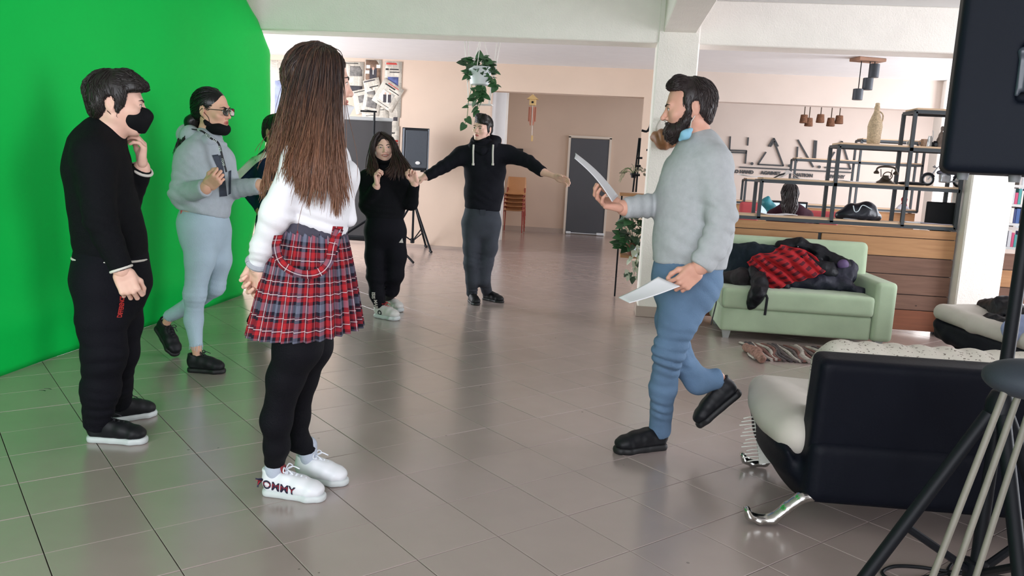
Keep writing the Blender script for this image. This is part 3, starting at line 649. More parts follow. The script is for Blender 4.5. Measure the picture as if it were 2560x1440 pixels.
# the heap of coats
m_teal = mat('coat_teal', (22, 33, 42), .8, spec=.2, vary=.12, vscale=9, bump=.3, bscale=60); m_puff = mat('coat_black', (13, 14, 21), .5, spec=.25, vary=.15, vscale=12, bump=.3, bscale=45); m_brownblk = mat('coat_brown_black', (34, 27, 31), .8, vary=.1, bump=.3, bscale=60); m_navyc = mat('coat_navy', (24, 26, 44), .6, vary=.12, bump=.3, bscale=50)
def lining_mat():
    t = NT('lining_plaid', .85, .2); uv = t.n('ShaderNodeUVMap'); sx = t.n('ShaderNodeSeparateXYZ'); t.l(uv.outputs[0], sx.inputs[0])
    a = t.math('LESS_THAN', t.math('ABSOLUTE', t.math('SUBTRACT', t.math('FRACT', t.math('MULTIPLY', sx.outputs[0], 11)), .5)), .23); b = t.math('LESS_THAN', t.math('ABSOLUTE', t.math('SUBTRACT', t.math('FRACT', t.math('MULTIPLY', sx.outputs[1], 8)), .5)), .25)
    f = t.math('ADD', t.math('MULTIPLY', t.math('ADD', a, b), .22), t.math('MULTIPLY', t.math('MULTIPLY', a, b), .42)); return t.color(t.mix(f, (172, 36, 42), (46, 24, 34)))
m_lining = lining_mat()
def SP(px, py, y): return on_y(px, py, y)
def blob(name, pts, rs, m, label, cat, k=.06, vox=.011, amp=.018, fr=5.5, seed=1, group=None):
    S = Sdf()
    if isinstance(pts[0][0], (tuple, list, Vector)):
        for p, r in zip(pts, rs): S.chain(p, r, k)
    else: S.chain(pts, rs, k)
    S.noise(amp, fr, seed); S.noise(amp * .5, fr * 2.4, seed + 5)
    o = S.build(name, vox, m); return props(o, label, cat, group)
blob('coat', [[SP(1835, 640, 7.20), SP(1870, 645, 7.20), SP(1930, 640, 7.22)], [SP(1830, 680, 7.12), SP(1880, 690, 7.12), SP(1925, 660, 7.16)]], [[.11, .13, .10], [.10, .13, .11]], m_teal, 'dark teal coat at the left of the heap on the green sofa', 'coat', seed=3)
blob('coat', [[SP(1810, 700, 6.98), SP(1850, 698, 6.95), SP(1890, 690, 6.98)], [SP(1805, 705, 7.08), SP(1860, 690, 7.08)]], [[.055, .075, .06], [.06, .07]], m_brownblk, 'brownish black garment lying flat under the coats at the sofa\'s left end', 'coat', seed=4)
blob('coat', [[SP(1960, 700, 7.02), SP(2040, 705, 7.0), SP(2110, 712, 6.98), SP(2150, 727, 6.95)], [SP(2060, 690, 7.1), SP(2110, 690, 7.08), SP(2125, 668, 7.12)]], [[.07, .08, .055, .04], [.08, .08, .06]], m_navyc, 'navy coat spread to the right under the plaid lined jacket', 'coat', seed=5)
pj = Sdf()
for p, r in (([SP(1955, 618, 7.22), SP(2000, 612, 7.22), SP(2050, 632, 7.18), SP(2105, 665, 7.12), SP(2115, 690, 7.08)], [.06, .055, .055, .065, .06]), ([SP(1930, 660, 7.10), SP(2000, 665, 7.08), SP(2070, 680, 7.04)], [.10, .11, .085]), ([SP(1885, 680, 6.92), SP(1902, 708, 6.72), SP(1893, 735, 6.60), SP(1880, 764, 6.60)], [.055, .062, .056, .040]), ([SP(1905, 690, 6.96), SP(1960, 715, 6.90)], [.06, .05])):
    pj.chain(p, r, .05)
pj.noise(.016, 6, 8); pj.noise(.009, 13, 9)
pjo = pj.build('coat', .011, m_puff); props(pjo, 'black puffer jacket turned open to its red plaid lining', 'coat')
net = [[SP(1868, 655, 6.93), SP(1890, 636, 6.98), SP(1925, 632, 7.02), SP(1950, 612, 7.10)], [SP(1880, 676, 6.90), SP(1920, 655, 6.92), SP(1965, 642, 6.96), SP(2000, 622, 7.08)], [SP(1900, 702, 6.86), SP(1950, 682, 6.88), SP(2000, 662, 6.92), SP(2036, 640, 7.05)], [SP(1935, 726, 6.83), SP(1975, 708, 6.85), SP(2035, 692, 6.88), SP(2062, 678, 6.98)]]
Pt = bez_net(net, 60, 50); fl = .022 * np.sin(Pt[..., 0] * 46 + Pt[..., 2] * 60 + 2 * vnoise(Pt, 3, 2)) + .020 * vnoise(Pt, 7, 4); Pt[..., 1] -= .015 + fl; UV = np.stack(np.meshgrid(np.linspace(0, .62, 60), np.linspace(0, .62, 50), indexing='ij'), -1)
link('plaid_lining', grid_mesh('plaid_lining', Pt, UV, thick=-.006), m_lining, pjo)
MB().tube([SP(1910, 722, 6.70), SP(1918, 745, 6.63), SP(1912, 788, 6.635)], .012, 6, flat=.4).build('strap', m_black, pjo, True)
MB().lathe([(.003, -.004), (.006, 0), (.003, .004)], SP(1995, 617, 7.15), 8).build('snap_button', m_steel, pjo, True)
S = Sdf(); S.ell(SP(2108, 662, 7.05), (.05, .03, .05)); S.noise(.004, 12, 3); S.build('purple_lining', .01, mat('lining_purple', (84, 62, 104), .6), pjo)
o = MB().tube([SP(1797, 690, 6.72), SP(1790, 760, 6.70), SP(1777, 812, 6.69)], .013, 6, flat=.4).build('strap', m_black, [q for q in SC.objects if q.name == 'coat.001'][0], True)
# rag rug
rug = empty('rag_rug', (1.5, 6.3, 0), 'woven rag rug in grey, brown and red strips before the sofa', 'rug')
ra = Vector((1.16, 6.50, 0)); rb = Vector((1.20, 5.93, 0)); rdx = Vector((1, .06, 0)).normalized(); m_rug = [mat('rag_%d' % i, c, .95, vary=.35, vscale=25) for i, c in enumerate([(150, 138, 132), (96, 84, 84), (186, 178, 170), (122, 84, 78), (74, 66, 70)])]
strips = [MB() for _ in m_rug]
for k in range(34):
    t = k / 33; q = random.randrange(5); off = t * 1.0; pts = []
    for s in range(8):
        u = s / 7; p = ra.lerp(rb, u) + rdx * (off + .02 * math.sin(u * 5 + k)) ; pts.append((p.x + .02 * math.sin(u * 6), p.y, .012 + .004 * math.sin(u * 9 + k)))
    strips[q].tube(pts, [.015 + random.uniform(-.002, .004)] * 8, 6, flat=.6)
for mb_, mm in zip(strips, m_rug): o = mb_.build('woven_strip', mm, rug, True); o['kind'] = 'stuff'
S = Sdf(); S.chain([on_floor(1865, 868, .03), on_floor(1890, 880, .04), on_floor(1905, 898, .03)], [.03, .04, .03], .02); S.noise(.008, 20, 2); S.build('rolled_corner', .008, mat('rag_corner', (150, 112, 100), .9, vary=.5, vscale=40), rug)

# ------------------------------------------------------------------ near black leather sofa, back to the camera
m_leather = mat('leather_black', (12, 15, 24), .55, spec=.12, vary=.06, vscale=5, bump=.08, bscale=120); m_cream = mat('cushion_cream', (190, 184, 174), .7, vary=.05, bump=.1, bscale=30); m_chrome = mat('chrome', (200, 200, 196), .18, metal=1.0)
ns = empty('lounge_sofa', (1.6, 3.4, 0), 'black leather lounge sofa with cream seat, its back towards the camera', 'sofa')
bw = heading(-4.5); bd_ = heading(85.5); o0 = at(2030, 1000, 2.93); o0 = Vector((o0.x, o0.y, 0))
def nl(a, b, z): return o0 + bw * a + bd_ * b + Vector((0, 0, z))
Rn = np.array([tuple(bw), tuple(bd_), (0, 0, 1)]).T
tl = Matrix.Rotation(math.radians(6), 3, Vector(bw)); Rt = np.array(tl) @ Rn
zt_ = at(2045, 882, 2.95).z; zb_ = at(2020, 1140, 2.95).z
S = Sdf(); S.box(nl(.90, .02, (zt_ + zb_) / 2), (.90, .075, (zt_ - zb_) / 2), Rt, .03); S.build('backrest', .012, m_leather, ns)
# lower shell: tapered tub below the back, wider than it at the seat end
S = Sdf(); ztip = at(1925, 1110, 2.98).z
S.loft([(nl(-.06, .36, ztip - .02), .34, .04), (nl(-.02, .36, ztip - .10), .34, .06), (nl(.05, .36, ztip - .20), .33, .06)], bd_, .03)
S.box(nl(.88, .34, .235), (.88, .40, .125), Rn, .04, .04); S.build('shell', .014, m_leather, ns)
S = Sdf(); zs = at(1960, 985, 3.3).z
S.box(nl(.90, .43, .325), (.97, .38, .08), Rn, .07, .02); S.ell(nl(-.01, .37, .335), (.12, .33, .085), Rn, .06); S.noise(.006, 3, 5); S.build('seat_cushion', .014, m_cream, ns)
for px, py in ((1866, 1290), (1856, 1150)):
    tip = on_floor(px, py, .03); lf = Vector((tip.x, tip.y, 0)); c = lambda a, z: lf + bw * a + Vector((0, 0, z)); w = .026; S = Sdf()
    S.loft([(c(.0, .056), w, .014), (c(.012, .032), w, .016), (c(.05, .020), w, .018), (c(.10, .028), w, .020), (c(.15, .08), w, .019), (c(.20, .125), w, .02), (c(.30, .15), w, .025)], bd_, .012)
    S.build('leg', .005, m_chrome, ns)
thr = np.zeros((90, 26, 3))
for i in range(90):
    for j in range(26):
        u = i / 89; v = j / 25; a = .05 + .92 * u; ph = (v - .5) * PI * 1.05
        edge = min(1, min(u, 1 - u) / .05); rr = .085 * (edge ** .5); zz = zt_ - .045 + math.cos(ph) * (.02 + rr) + .004 * math.sin(u * 60 + v * 4) * edge; bb = .10 + math.sin(ph) * .10
        if abs(ph) > 1.3: zz -= (abs(ph) - 1.3) * .5
        thr[i, j] = nl(a, bb + .03, zz - .034)
def throw_mat():
    t = NT('throw_weave', .9, .2); tc = t.n('ShaderNodeTexCoord'); mp = t.n('ShaderNodeMapping'); mp.inputs['Scale'].default_value = (34, 34, 70); t.l(tc.outputs['Object'], mp.inputs[0]); nz = t.n('ShaderNodeTexNoise'); nz.inputs['Scale'].default_value = 2.2; nz.inputs['Detail'].default_value = 3; t.l(mp.outputs[0], nz.inputs['Vector'])
    f = t.math('GREATER_THAN', nz.outputs['Fac'], .63); bp = t.n('ShaderNodeBump'); bp.inputs['Strength'].default_value = .6; t.l(nz.outputs['Fac'], bp.inputs['Height']); t.l(bp.outputs[0], t.b.inputs['Normal']); return t.color(t.mix(t.math('MULTIPLY', f, .8), (206, 200, 188), (92, 80, 70)))
m_throw = throw_mat()
o = link('throw_blanket', grid_mesh('throw_blanket', thr, thick=-.006), m_throw); props(o, 'cream speckled woven throw along the top of the black lounge sofa', 'blanket')
fr_ = MB(); fr_b = at(1888, 1060, 3.6)
for k in range(13):
    p = at(1893 - 2 + k * .8, 1042 + k * 9, 3.38); fr_.tube([p, p + bw * -.03 + Vector((0, 0, -.004)), p + bw * (-.055 - .01 * (k % 3)) + Vector((0, 0, -.012))], .003, 5)
p0 = at(1899, 1040, 3.39); p1 = at(1912, 1158, 3.39); nl_ = MB().bar(p0, p1, .012, .05).build('fringed_mat', mat('fringe_cream', (205, 205, 196), .9)); props(nl_, 'cream fringed edge of a small blanket hanging at the lounge sofa\'s seat end', 'blanket'); fr_.build('fringe', nl_.data.materials[0], nl_, True)

# ------------------------------------------------------------------ bench seat at the right under clothes
A0 = on_floor(2322, 768, .42); B0 = on_floor(2512, 832, .40); dx = (B0 - A0); dx.z = 0; dx.normalize(); dy = Vector((-dx.y, dx.x, 0))
A0 = Vector((A0.x, A0.y, 0))
def cl(a, b, z): return A0 + dx * a + dy * b + Vector((0, 0, z))
Rc = np.array([tuple(dx), tuple(dy), (0, 0, 1)]).T
lc = empty('lounge_chair', cl(.7, .4, 0), 'black lounge seat with cream cushion by the right pillar, clothes on it', 'lounge chair')
S = Sdf(); S.chain([cl(.05, .08, .40), cl(.45, .07, .375), cl(1.3, .07, .37)], [.05, .055, .06], .05); S.box(cl(.72, .40, .385), (.74, .36, .055), Rc, .05, .04); S.ell(cl(.16, .35, .41), (.2, .32, .06), Rc, .05); S.build('cushion', .013, m_cream, lc)
S = Sdf(); S.box(cl(.72, .38, .26), (.70, .34, .07), Rc, .03, .03); S.loft([(cl(.02, .12, .33), .12, .04), (cl(.12, .2, .26), .2, .06), (cl(.3, .3, .22), .3, .07)], dy, .04); S.box(cl(.80, .36, .20), (.55, .28, .07), Rc, .03, .05); S.build('base', .014, m_leather, lc)
for a, b in ((.28, .12), (1.2, .12), (.28, .6), (1.2, .6)): MB().box(cl(a, b, .075), (.12, .12, .15), Matrix((dx, dy, Vector((0, 0, 1)))).transposed(), .01).build('leg', m_leather, lc)
blob('jacket', [[cl(.12, .34, .47), cl(.4, .3, .50), cl(.75, .25, .47)], [cl(.42, .55, .54), cl(.62, .6, .54), cl(.85, .5, .5)], [cl(.5, .14, .43), cl(.8, .12, .42)]], [[.04, .075, .07], [.06, .06, .06], [.05, .05]], m_puff, 'dark jacket thrown over the lounge seat by the right pillar', 'jacket', seed=11)
blob('hoodie', [[cl(.78, .30, .54), cl(.95, .25, .52), cl(1.15, .25, .48)], [cl(.80, .12, .46), cl(.9, .04, .42), cl(.93, -.01, .37)], [cl(1.1, .1, .45), cl(1.5, .1, .42)]], [[.09, .10, .07], [.07, .06, .04], [.06, .05]], mat('hoodie_bluegrey', (140, 152, 184), .85, vary=.12, bump=.3, bscale=60), 'light blue grey hoodie bundled on the lounge seat behind the stand pole', 'hoodie', seed=12)

# ------------------------------------------------------------------ plank bar and steel shelving between the pillars
def plank_mat(name, c, dark):
    t = NT(name, .65, .3); tc = t.n('ShaderNodeTexCoord'); oi = t.n('ShaderNodeObjectInfo'); cb = t.n('ShaderNodeCombineXYZ'); t.l(t.math('MULTIPLY', oi.outputs['Random'], 9), cb.inputs[1])
    ad = t.n('ShaderNodeVectorMath', operation='ADD'); t.l(tc.outputs['Object'], ad.inputs[0]); t.l(cb.outputs[0], ad.inputs[1]); mp = t.n('ShaderNodeMapping'); mp.inputs['Scale'].default_value = (1.2, 12, 14); t.l(ad.outputs[0], mp.inputs[0])
    nz = t.n('ShaderNodeTexNoise'); nz.inputs['Scale'].default_value = 2.5; nz.inputs['Detail'].default_value = 6; nz.inputs['Distortion'].default_value = .6; t.l(mp.outputs[0], nz.inputs['Vector'])
    vo = t.n('ShaderNodeTexVoronoi'); vo.inputs['Scale'].default_value = 3.6; m2 = t.n('ShaderNodeMapping'); m2.inputs['Scale'].default_value = (1, 1, 1.6); t.l(ad.outputs[0], m2.inputs[0]); t.l(m2.outputs[0], vo.inputs['Vector']); kn = t.math('LESS_THAN', vo.outputs['Distance'], .085)
    g = t.mix(nz.outputs['Fac'], c, dark); g = t.mix(t.math('MULTIPLY', kn, .75), g, tuple(int(v * .5) for v in dark)); return t.color(g)
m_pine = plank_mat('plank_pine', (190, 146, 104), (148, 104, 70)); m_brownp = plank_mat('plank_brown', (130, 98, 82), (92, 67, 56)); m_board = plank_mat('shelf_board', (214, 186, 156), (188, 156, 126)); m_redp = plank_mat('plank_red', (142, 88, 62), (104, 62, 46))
def plank_wall(x0, x1, y, zs, mats, splits, label, cat, face=.024):
    w = empty('plank_bar', ((x0 + x1) / 2, y, 0), label, cat)
    for i in range(len(zs) - 1):
        xs = [x0] + [s for s in splits.get(i, [])] + [x1]
        for a, b in zip(xs[:-1], xs[1:]):
            g = .028 if a in splits.get(i, []) else 0
            MB().box(((a + g + b) / 2, y + random.uniform(-.002, .002), (zs[i] + zs[i + 1]) / 2), (b - a - g - .002, face, zs[i] - zs[i + 1] - .006), None, .003).build('plank', mats[i], w)
    MB().box(((x0 + x1) / 2, y + .03, zs[0] / 2 + .02), (x1 - x0 - .01, .03, zs[0] - .06)).build('back_panel', m_dark, w)
    for xx in (x0 + .05, (x0 + x1) / 2, x1 - .05): MB().box((xx, y + .07, zs[0] / 2), (.04, .05, zs[0])).build('stud', m_dark, w)
    return w
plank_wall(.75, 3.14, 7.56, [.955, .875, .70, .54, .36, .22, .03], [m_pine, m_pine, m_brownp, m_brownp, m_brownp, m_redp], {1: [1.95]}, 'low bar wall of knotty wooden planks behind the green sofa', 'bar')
def shelving(x0, x1, xs, y0, y1, label, t=.030, boards=True):
    """stepped steel frame: xs = [start of 2nd, 3rd, 4th level]; square tube posts and rails with wooden boards"""
    z = [.975, 1.315, 1.66, 1.99]; sh = empty('steel_shelf', ((x0 + x1) / 2, y0, z[0]), label, 'shelf'); st = [x0] + xs
    for l in range(4):
        a = st[l]
        for yy in (y0, y1): MB().bar((a, yy, z[l]), (x1, yy, z[l]), t, t).build('rail', m_dark, sh)
        for xx in [a] + [s for s in st[l + 1:]] + [x1]: MB().bar((xx, y0, z[l]), (xx, y1, z[l]), t * .9, t * .9).build('cross_rail', m_dark, sh)
        if boards: MB().box(((a + x1) / 2, (y0 + y1) / 2, z[l] + t / 2 + .009), (x1 - a - .02, y1 - y0 + .01, .018), None, .002).build('shelf_board', m_board, sh)
    for i, xx in enumerate(xs + [x1]):
        top = z[min(i + 1, 3)]
        for yy in (y0, y1): MB().bar((xx, yy, z[0]), (xx, yy, top), t, t).build('post', m_dark, sh)
    return sh
shelving(.76, 3.12, [1.405, 2.05, 2.665], 7.56, 7.84, 'stepped steel shelf with wooden boards on top of the plank bar')
z1, z2, z3, z4 = [q + .033 for q in (.975, 1.315, 1.66, 1.99)]
Yb = 7.70
# things on the near shelf
m_paper = mat('paper_white', (232, 232, 236), .8)
def paper(px, py, z, w, h, rot, label, m=m_paper, y=Yb, group='loose papers on the bar shelves', curl=.004, n=3):
    c = on_y(px, py, y); nu = 8; Pt = np.zeros((nu, nu, 3)); a = math.radians(rot)
    for i in range(nu):
        for j in range(nu):
            s, t = (i / (nu - 1) - .5) * w, (j / (nu - 1) - .5) * h; Pt[i, j] = (c.x + s * math.cos(a) - t * math.sin(a), y + s * math.sin(a) + t * math.cos(a), z + .002 * n + curl * (1 + math.sin(s * 20 + rot)) * (abs(s) / w) * 1.5)
    o = link('paper_sheet', grid_mesh('paper_sheet', Pt, thick=.0022 * n), m); props(o, label, 'paper', group)
paper(1940, 540, z1, .34, .17, 6, 'white papers spread on the lowest shelf before the seated woman', n=2, curl=.012)
paper(2285, 562, z1, .22, .12, -4, 'short white paper stack at the lowest shelf\'s right bay', n=4, curl=.002)
paper(2345, 560, z1, .36, .2, 3, 'lilac tinted papers under the dark monitor', mat('paper_lilac', (196, 190, 206), .8), n=3)
paper(2130, 548, z1, .2, .14, 8, 'white paper under the black bag\'s left half', n=2)
paper(1875, 446, z2, .2, .14, 10, 'papers at the left end of the second shelf', n=2, curl=.01)
paper(2010, 451, z2, .24, .18, -8, 'papers in the middle of the second shelf beneath the word NATION', n=2)
paper(2140, 456, z2, .30, .16, 4, 'long white paper on the second shelf left of the telephone', n=3)
S = Sdf(); c = on_y(1950, 445, Yb); S.chain([c + Vector((-.06, 0, -.005)), c + Vector((0, 0, .03)), c + Vector((.05, .02, .045))], [.006, .008, .008], .01); o = S.build('open_magazine', .004, mat('magazine_dark', (40, 40, 44), .5)); props(o, 'dark magazine standing half open on the second shelf', 'magazine')
q = c + Vector((.07, 0, 0)); q.z = z2
Pt = np.zeros((12, 10, 3))
for i in range(12):
    for j in range(10): Pt[i, j] = (q.x - .08 + .2 * i / 11, Yb - .07 + .15 * j / 9, q.z + .004 + .075 * math.sin(PI * min(1, i / 11 * 1.1)) ** 2 * (.6 + .4 * j / 9))
MP = mat('magazine_print', (214, 208, 206), .5, vary=.25, vscale=14); link('page', grid_mesh('page', Pt, thick=-.002), MP, o)
# black bag with a clothes hanger
bag = Sdf(); P_ = lambda px, py, y=Yb: on_y(px, py, y)
bag.chain([P_(2100, 540), P_(2130, 532), P_(2165, 530), P_(2192, 543)], [.04, .075, .085, .035], .05); bag.ell(P_(2145, 538), (.19, .10, .05), None, .04)
bag.p = [(f, lo, hi, k, op) for f, lo, hi, k, op in bag.p]; bag.cut((0, 0, z1 + .001), (0, 0, -1)); bag.noise(.006, 7, 3)
bgo = bag.build('black_bag', .008, mat('bag_black', (26, 30, 40), .35, bump=.2, bscale=50)); props(bgo, 'shiny black bag lying on the lowest shelf', 'bag')
MB().tube(curve([P_(2133, 514, 7.62), P_(2137, 529, 7.61), P_(2146, 527, 7.61), P_(2157, 513, 7.62), P_(2180, 524, 7.60)], 20), .0045, 6).build('clothes_hanger', mat('hanger_white', (214, 226, 232), .5), bgo, True)
# dark monitor seen from behind
mo = empty('monitor', P_(2350, 562), 'black monitor turned away at the right end of the lowest shelf', 'monitor'); cM = P_(2352, 535); RM = Matrix.Rotation(math.radians(4), 3, 'Z')
MB().box(cM, (.27, .03, .215), RM, .006).build('case', m_black, mo); MB().box(cM + Vector((0, .02, -.12)), (.05, .03, .06)).box(cM + Vector((0, .02, -.15)), (.14, .10, .012)).build('stand', m_black, mo)
# candlestick telephone of bent wire
m_wire = mat('wire_bronze', (74, 66, 56), .45, metal=.4); tel = empty('telephone', (P_(2212, 460).x, Yb, z2), 'old fashioned wire telephone on the second shelf beside the posts', 'telephone'); tc_ = P_(2212, 460); tc_.z = z2
MB().lathe([(.085, 0), (.085, .01), (.05, .03), (.03, .06), (.028, .075)], tc_ + Vector((0, 0, 0)), 18).build('base', m_wire, tel, True)
MB().tube([tc_ + Vector((math.cos(a) * .04, -.05, .07 + math.sin(a) * .035)) for a in [k * PI / 8 for k in range(17)]], .005, 6).build('dial', m_wire, tel, True)
MB().tube(curve([tc_ + Vector(v) for v in ((-.085, 0, .10), (-.08, 0, .135), (-.04, 0, .152), (.04, 0, .152), (.08, 0, .135), (.085, 0, .10))], 20), .009, 8).lathe([(.02, 0), (.026, .012), (.012, .03)], tc_ + Vector((-.085, 0, .085)), 12).lathe([(.02, 0), (.026, .012), (.012, .03)], tc_ + Vector((.085, 0, .085)), 12).build('handset', m_wire, tel, True)
MB().tube([tc_ + Vector((-.04, 0, .06)), tc_ + Vector((-.05, 0, .13))], .004, 6).tube([tc_ + Vector((.04, 0, .06)), tc_ + Vector((.05, 0, .13))], .004, 6).build('cradle', m_wire, tel, True)
S = Sdf(); S.ell((P_(2280, 460).x, Yb, z2 + .013), (.13, .06, .018)); o = S.build('black_case', .006, m_black); props(o, 'flat black spectacle-like case on the second shelf right of the telephone', 'case')
# model motorcycle
mc = empty('model_motorcycle', (P_(2362, 468).x, Yb, z2), 'grey model motorcycle at the right end of the second shelf', 'model motorcycle'); m0 = P_(2362, 468); m0.z = z2
m_mot = mat('motor_grey', (96, 98, 112), .35, metal=.5); m_mot2 = mat('motor_light', (200, 204, 212), .35, metal=.6)
for dx_ in (-.155, .115):
    pts = [m0 + Vector((dx_ + math.cos(a) * .048, 0, .058 + math.sin(a) * .048)) for a in [k * PI / 10 for k in range(21)]]; wh = MB().tube(pts, .010, 8, cap=False).build('wheel', m_black, mc, True)
    MB().tube([m0 + Vector((dx_ + math.cos(a) * .036, 0, .058 + math.sin(a) * .036)) for a in [k * PI / 10 for k in range(21)]], .005, 6, cap=False).build('rim', m_mot2, wh, True)
S = Sdf(); S.chain([m0 + Vector((-.07, 0, .125)), m0 + Vector((0, 0, .14)), m0 + Vector((.10, 0, .125))], [.018, .03, .018], .02); S.build('tank_and_seat', .005, m_mot, mc)
S = Sdf(); S.box(m0 + Vector((-.01, 0, .07)), (.045, .028, .035), None, .01); S.ell(m0 + Vector((-.03, 0, .10)), (.03, .03, .03)); S.build('engine', .005, m_mot2, mc)
MB().tube([m0 + Vector((-.155, 0, .058)), m0 + Vector((-.09, 0, .16)), m0 + Vector((-.115, 0, .185))], .006, 6).build('fork', m_mot2, mc, True); MB().tube([m0 + Vector((-.10, -.06, .175)), m0 + Vector((-.085, 0, .165)), m0 + Vector((-.10, .06, .175))], .005, 6).build('handlebar', m_mot, mc, True)
MB().tube([m0 + Vector((.115, 0, .058)), m0 + Vector((.02, 0, .05)), m0 + Vector((-.05, 0, .045))], .006, 6).build('swing_arm', m_mot, mc, True); MB().tube([m0 + Vector((.16, -.02, .07)), m0 + Vector((.0, -.03, .04))], .008, 8).build('exhaust', m_mot2, mc, True)
for dx_ in (-.155, .115): MB().tube([m0 + Vector((dx_ + math.cos(a) * .06, 0, .058 + math.sin(a) * .06)) for a in [PI * (.15 + .7 * k / 8) for k in range(9)]], .012, 6, flat=.4).build('mudguard', m_mot, mc, True)
# wicker bottle
m_wick = mat('wicker_pale', (190, 168, 138), .85, vary=.35, vscale=70, bump=.6, bscale=120); bt = P_(2182, 365); bt.z = z3
prof = [(.050, 0), (.056, .02), (.058, .09), (.062, .16), (.056, .20), (.038, .25), (.024, .29), (.019, .33), (.019, .365), (.014, .37)]
wb = MB().lathe([(r * (1 + .03 * (i % 2)), z) for i, (r, z) in enumerate(prof)], bt, 20).build('wicker_bottle', m_wick, None, True); props(wb, 'tall bottle wrapped in pale wicker on the third shelf', 'bottle')
MB().tube(curve([bt + Vector((.02, 0, .30)), bt + Vector((.055, 0, .27)), bt + Vector((.058, 0, .22)), bt + Vector((.05, 0, .19))], 12), .006, 6).build('handle', m_wick, wb, True); MB().lathe([(.021, .31), (.024, .315), (.024, .335), (.021, .34)], bt, 16).build('neck_ring', m_wick, wb, True)
# mugs and bits on the third shelf, right bay
def mug(px, r, h, m, label, side=1):
    c = P_(px, 370); c.z = z3; o = MB().lathe([(r * .92, 0), (r, .01), (r, h), (r * .88, h), (r * .85, .01)], c, 18).build('mug', m, None, True); props(o, label, 'mug', 'mugs on the third shelf')
    MB().tube([c + Vector((side * (r + .018 * math.sin(a)), 0, h * .5 + h * .3 * math.cos(a))) for a in [k * PI / 8 for k in range(9)]], .004, 6).build('handle', m, o, True)
mug(2276, .020, .06, mat('mug_white', (226, 222, 214), .4), 'small white mug against the post on the third shelf', -1)
mug(2308, .026, .07, mat('mug_brown', (164, 132, 108), .5, vary=.4, vscale=60), 'brown patterned mug in the middle of the third shelf', -1)
j = P_(2322, 371); j.z = z3; o = MB().lathe([(.022, 0), (.026, .02), (.018, .08), (.014, .10)], j, 16).build('glass_jug', mat('jug_pale', (206, 208, 206), .15, trans=.5), None, True); props(o, 'pale jug with a thin arched handle on the third shelf', 'jug'); MB().tube([j + Vector((.012 + .012 * math.sin(a), 0, .10 + .05 * math.cos(a))) for a in [k * PI / 8 for k in range(9)]], .003, 6).build('handle', m_paper, o, True)
cm = P_(2334, 366); cm.z = z3; o = MB().box(cm + Vector((0, 0, .024)), (.06, .04, .046), None, .006).build('toy_camera', m_black); props(o, 'small black box camera on the third shelf', 'camera'); MB().lathe([(.014, 0), (.014, .02)], cm + Vector((0, -.03, .024)), 12, Matrix.Rotation(PI / 2, 3, 'X')).build('lens', m_dark, o, True); MB().box(cm + Vector((.01, 0, .052)), (.025, .03, .012), None, .003).build('viewfinder', m_black, o)
fg = P_(2347, 372, 7.70); fg.z = z3; S = Sdf(); S.chain([fg + Vector((0, 0, .01)), fg + Vector((0, 0, .07)), fg + Vector((.004, 0, .11)), fg + Vector((.006, 0, .15))], [.03, .024, .018, .008], .015); S.ell(fg + Vector((.008, 0, .175)), (.014, .014, .018)); S.cone(fg + Vector((.01, 0, .12)), fg + Vector((.035, 0, .10)), .007); S.noise(.003, 18, 4); o = S.build('figurine', .004, mat('figurine_grey', (122, 108, 100), .6, vary=.3, vscale=40)); props(o, 'slim grey figurine at the right end of the third shelf', 'figurine')
# ------------------------------------------------------------------ second bar further back, with desk, chairs and windows' light
structure('pillar_back', (4.80, 12.35, ZC / 2), (.27, .30, ZC), m_plaster, .01)
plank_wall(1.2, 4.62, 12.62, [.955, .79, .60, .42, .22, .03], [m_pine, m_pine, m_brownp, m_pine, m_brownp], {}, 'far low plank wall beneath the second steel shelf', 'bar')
shelving(1.2, 4.62, [2.10, 2.80, 3.72], 12.56, 12.84, 'far stepped steel shelf in front of the lettered wall', .03)
S = Sdf(); S.chain([on_y(2246, 527, 12.6), on_y(2256, 524, 12.6), on_y(2266, 528, 12.6)], [.05, .07, .05], .05); S.noise(.02, 7, 3); S.cut((0, 0, z1), (0, 0, -1)); o = S.build('crumpled_paper', .015, mat('paper_crumpled', (206, 206, 216), .8)); props(o, 'crumpled white papers heaped on the far plank wall', 'papers')
rd = on_y(2254, 520, 12.45); rd.z = z1; o = MB().lathe([(.04, 0), (.055, .05), (.035, .10), (.05, .15), (.02, .20)], on_y(2259, 518, 12.7) * 1.0 - Vector((0, 0, .0)), 16).build('red_figure', mat('red_ceramic', (176, 44, 46), .4), None, True); props(o, 'small red ornament beside the crumpled papers on the far wall', 'ornament')
o.location.z += z1 - on_y(2259, 518, 12.7).z
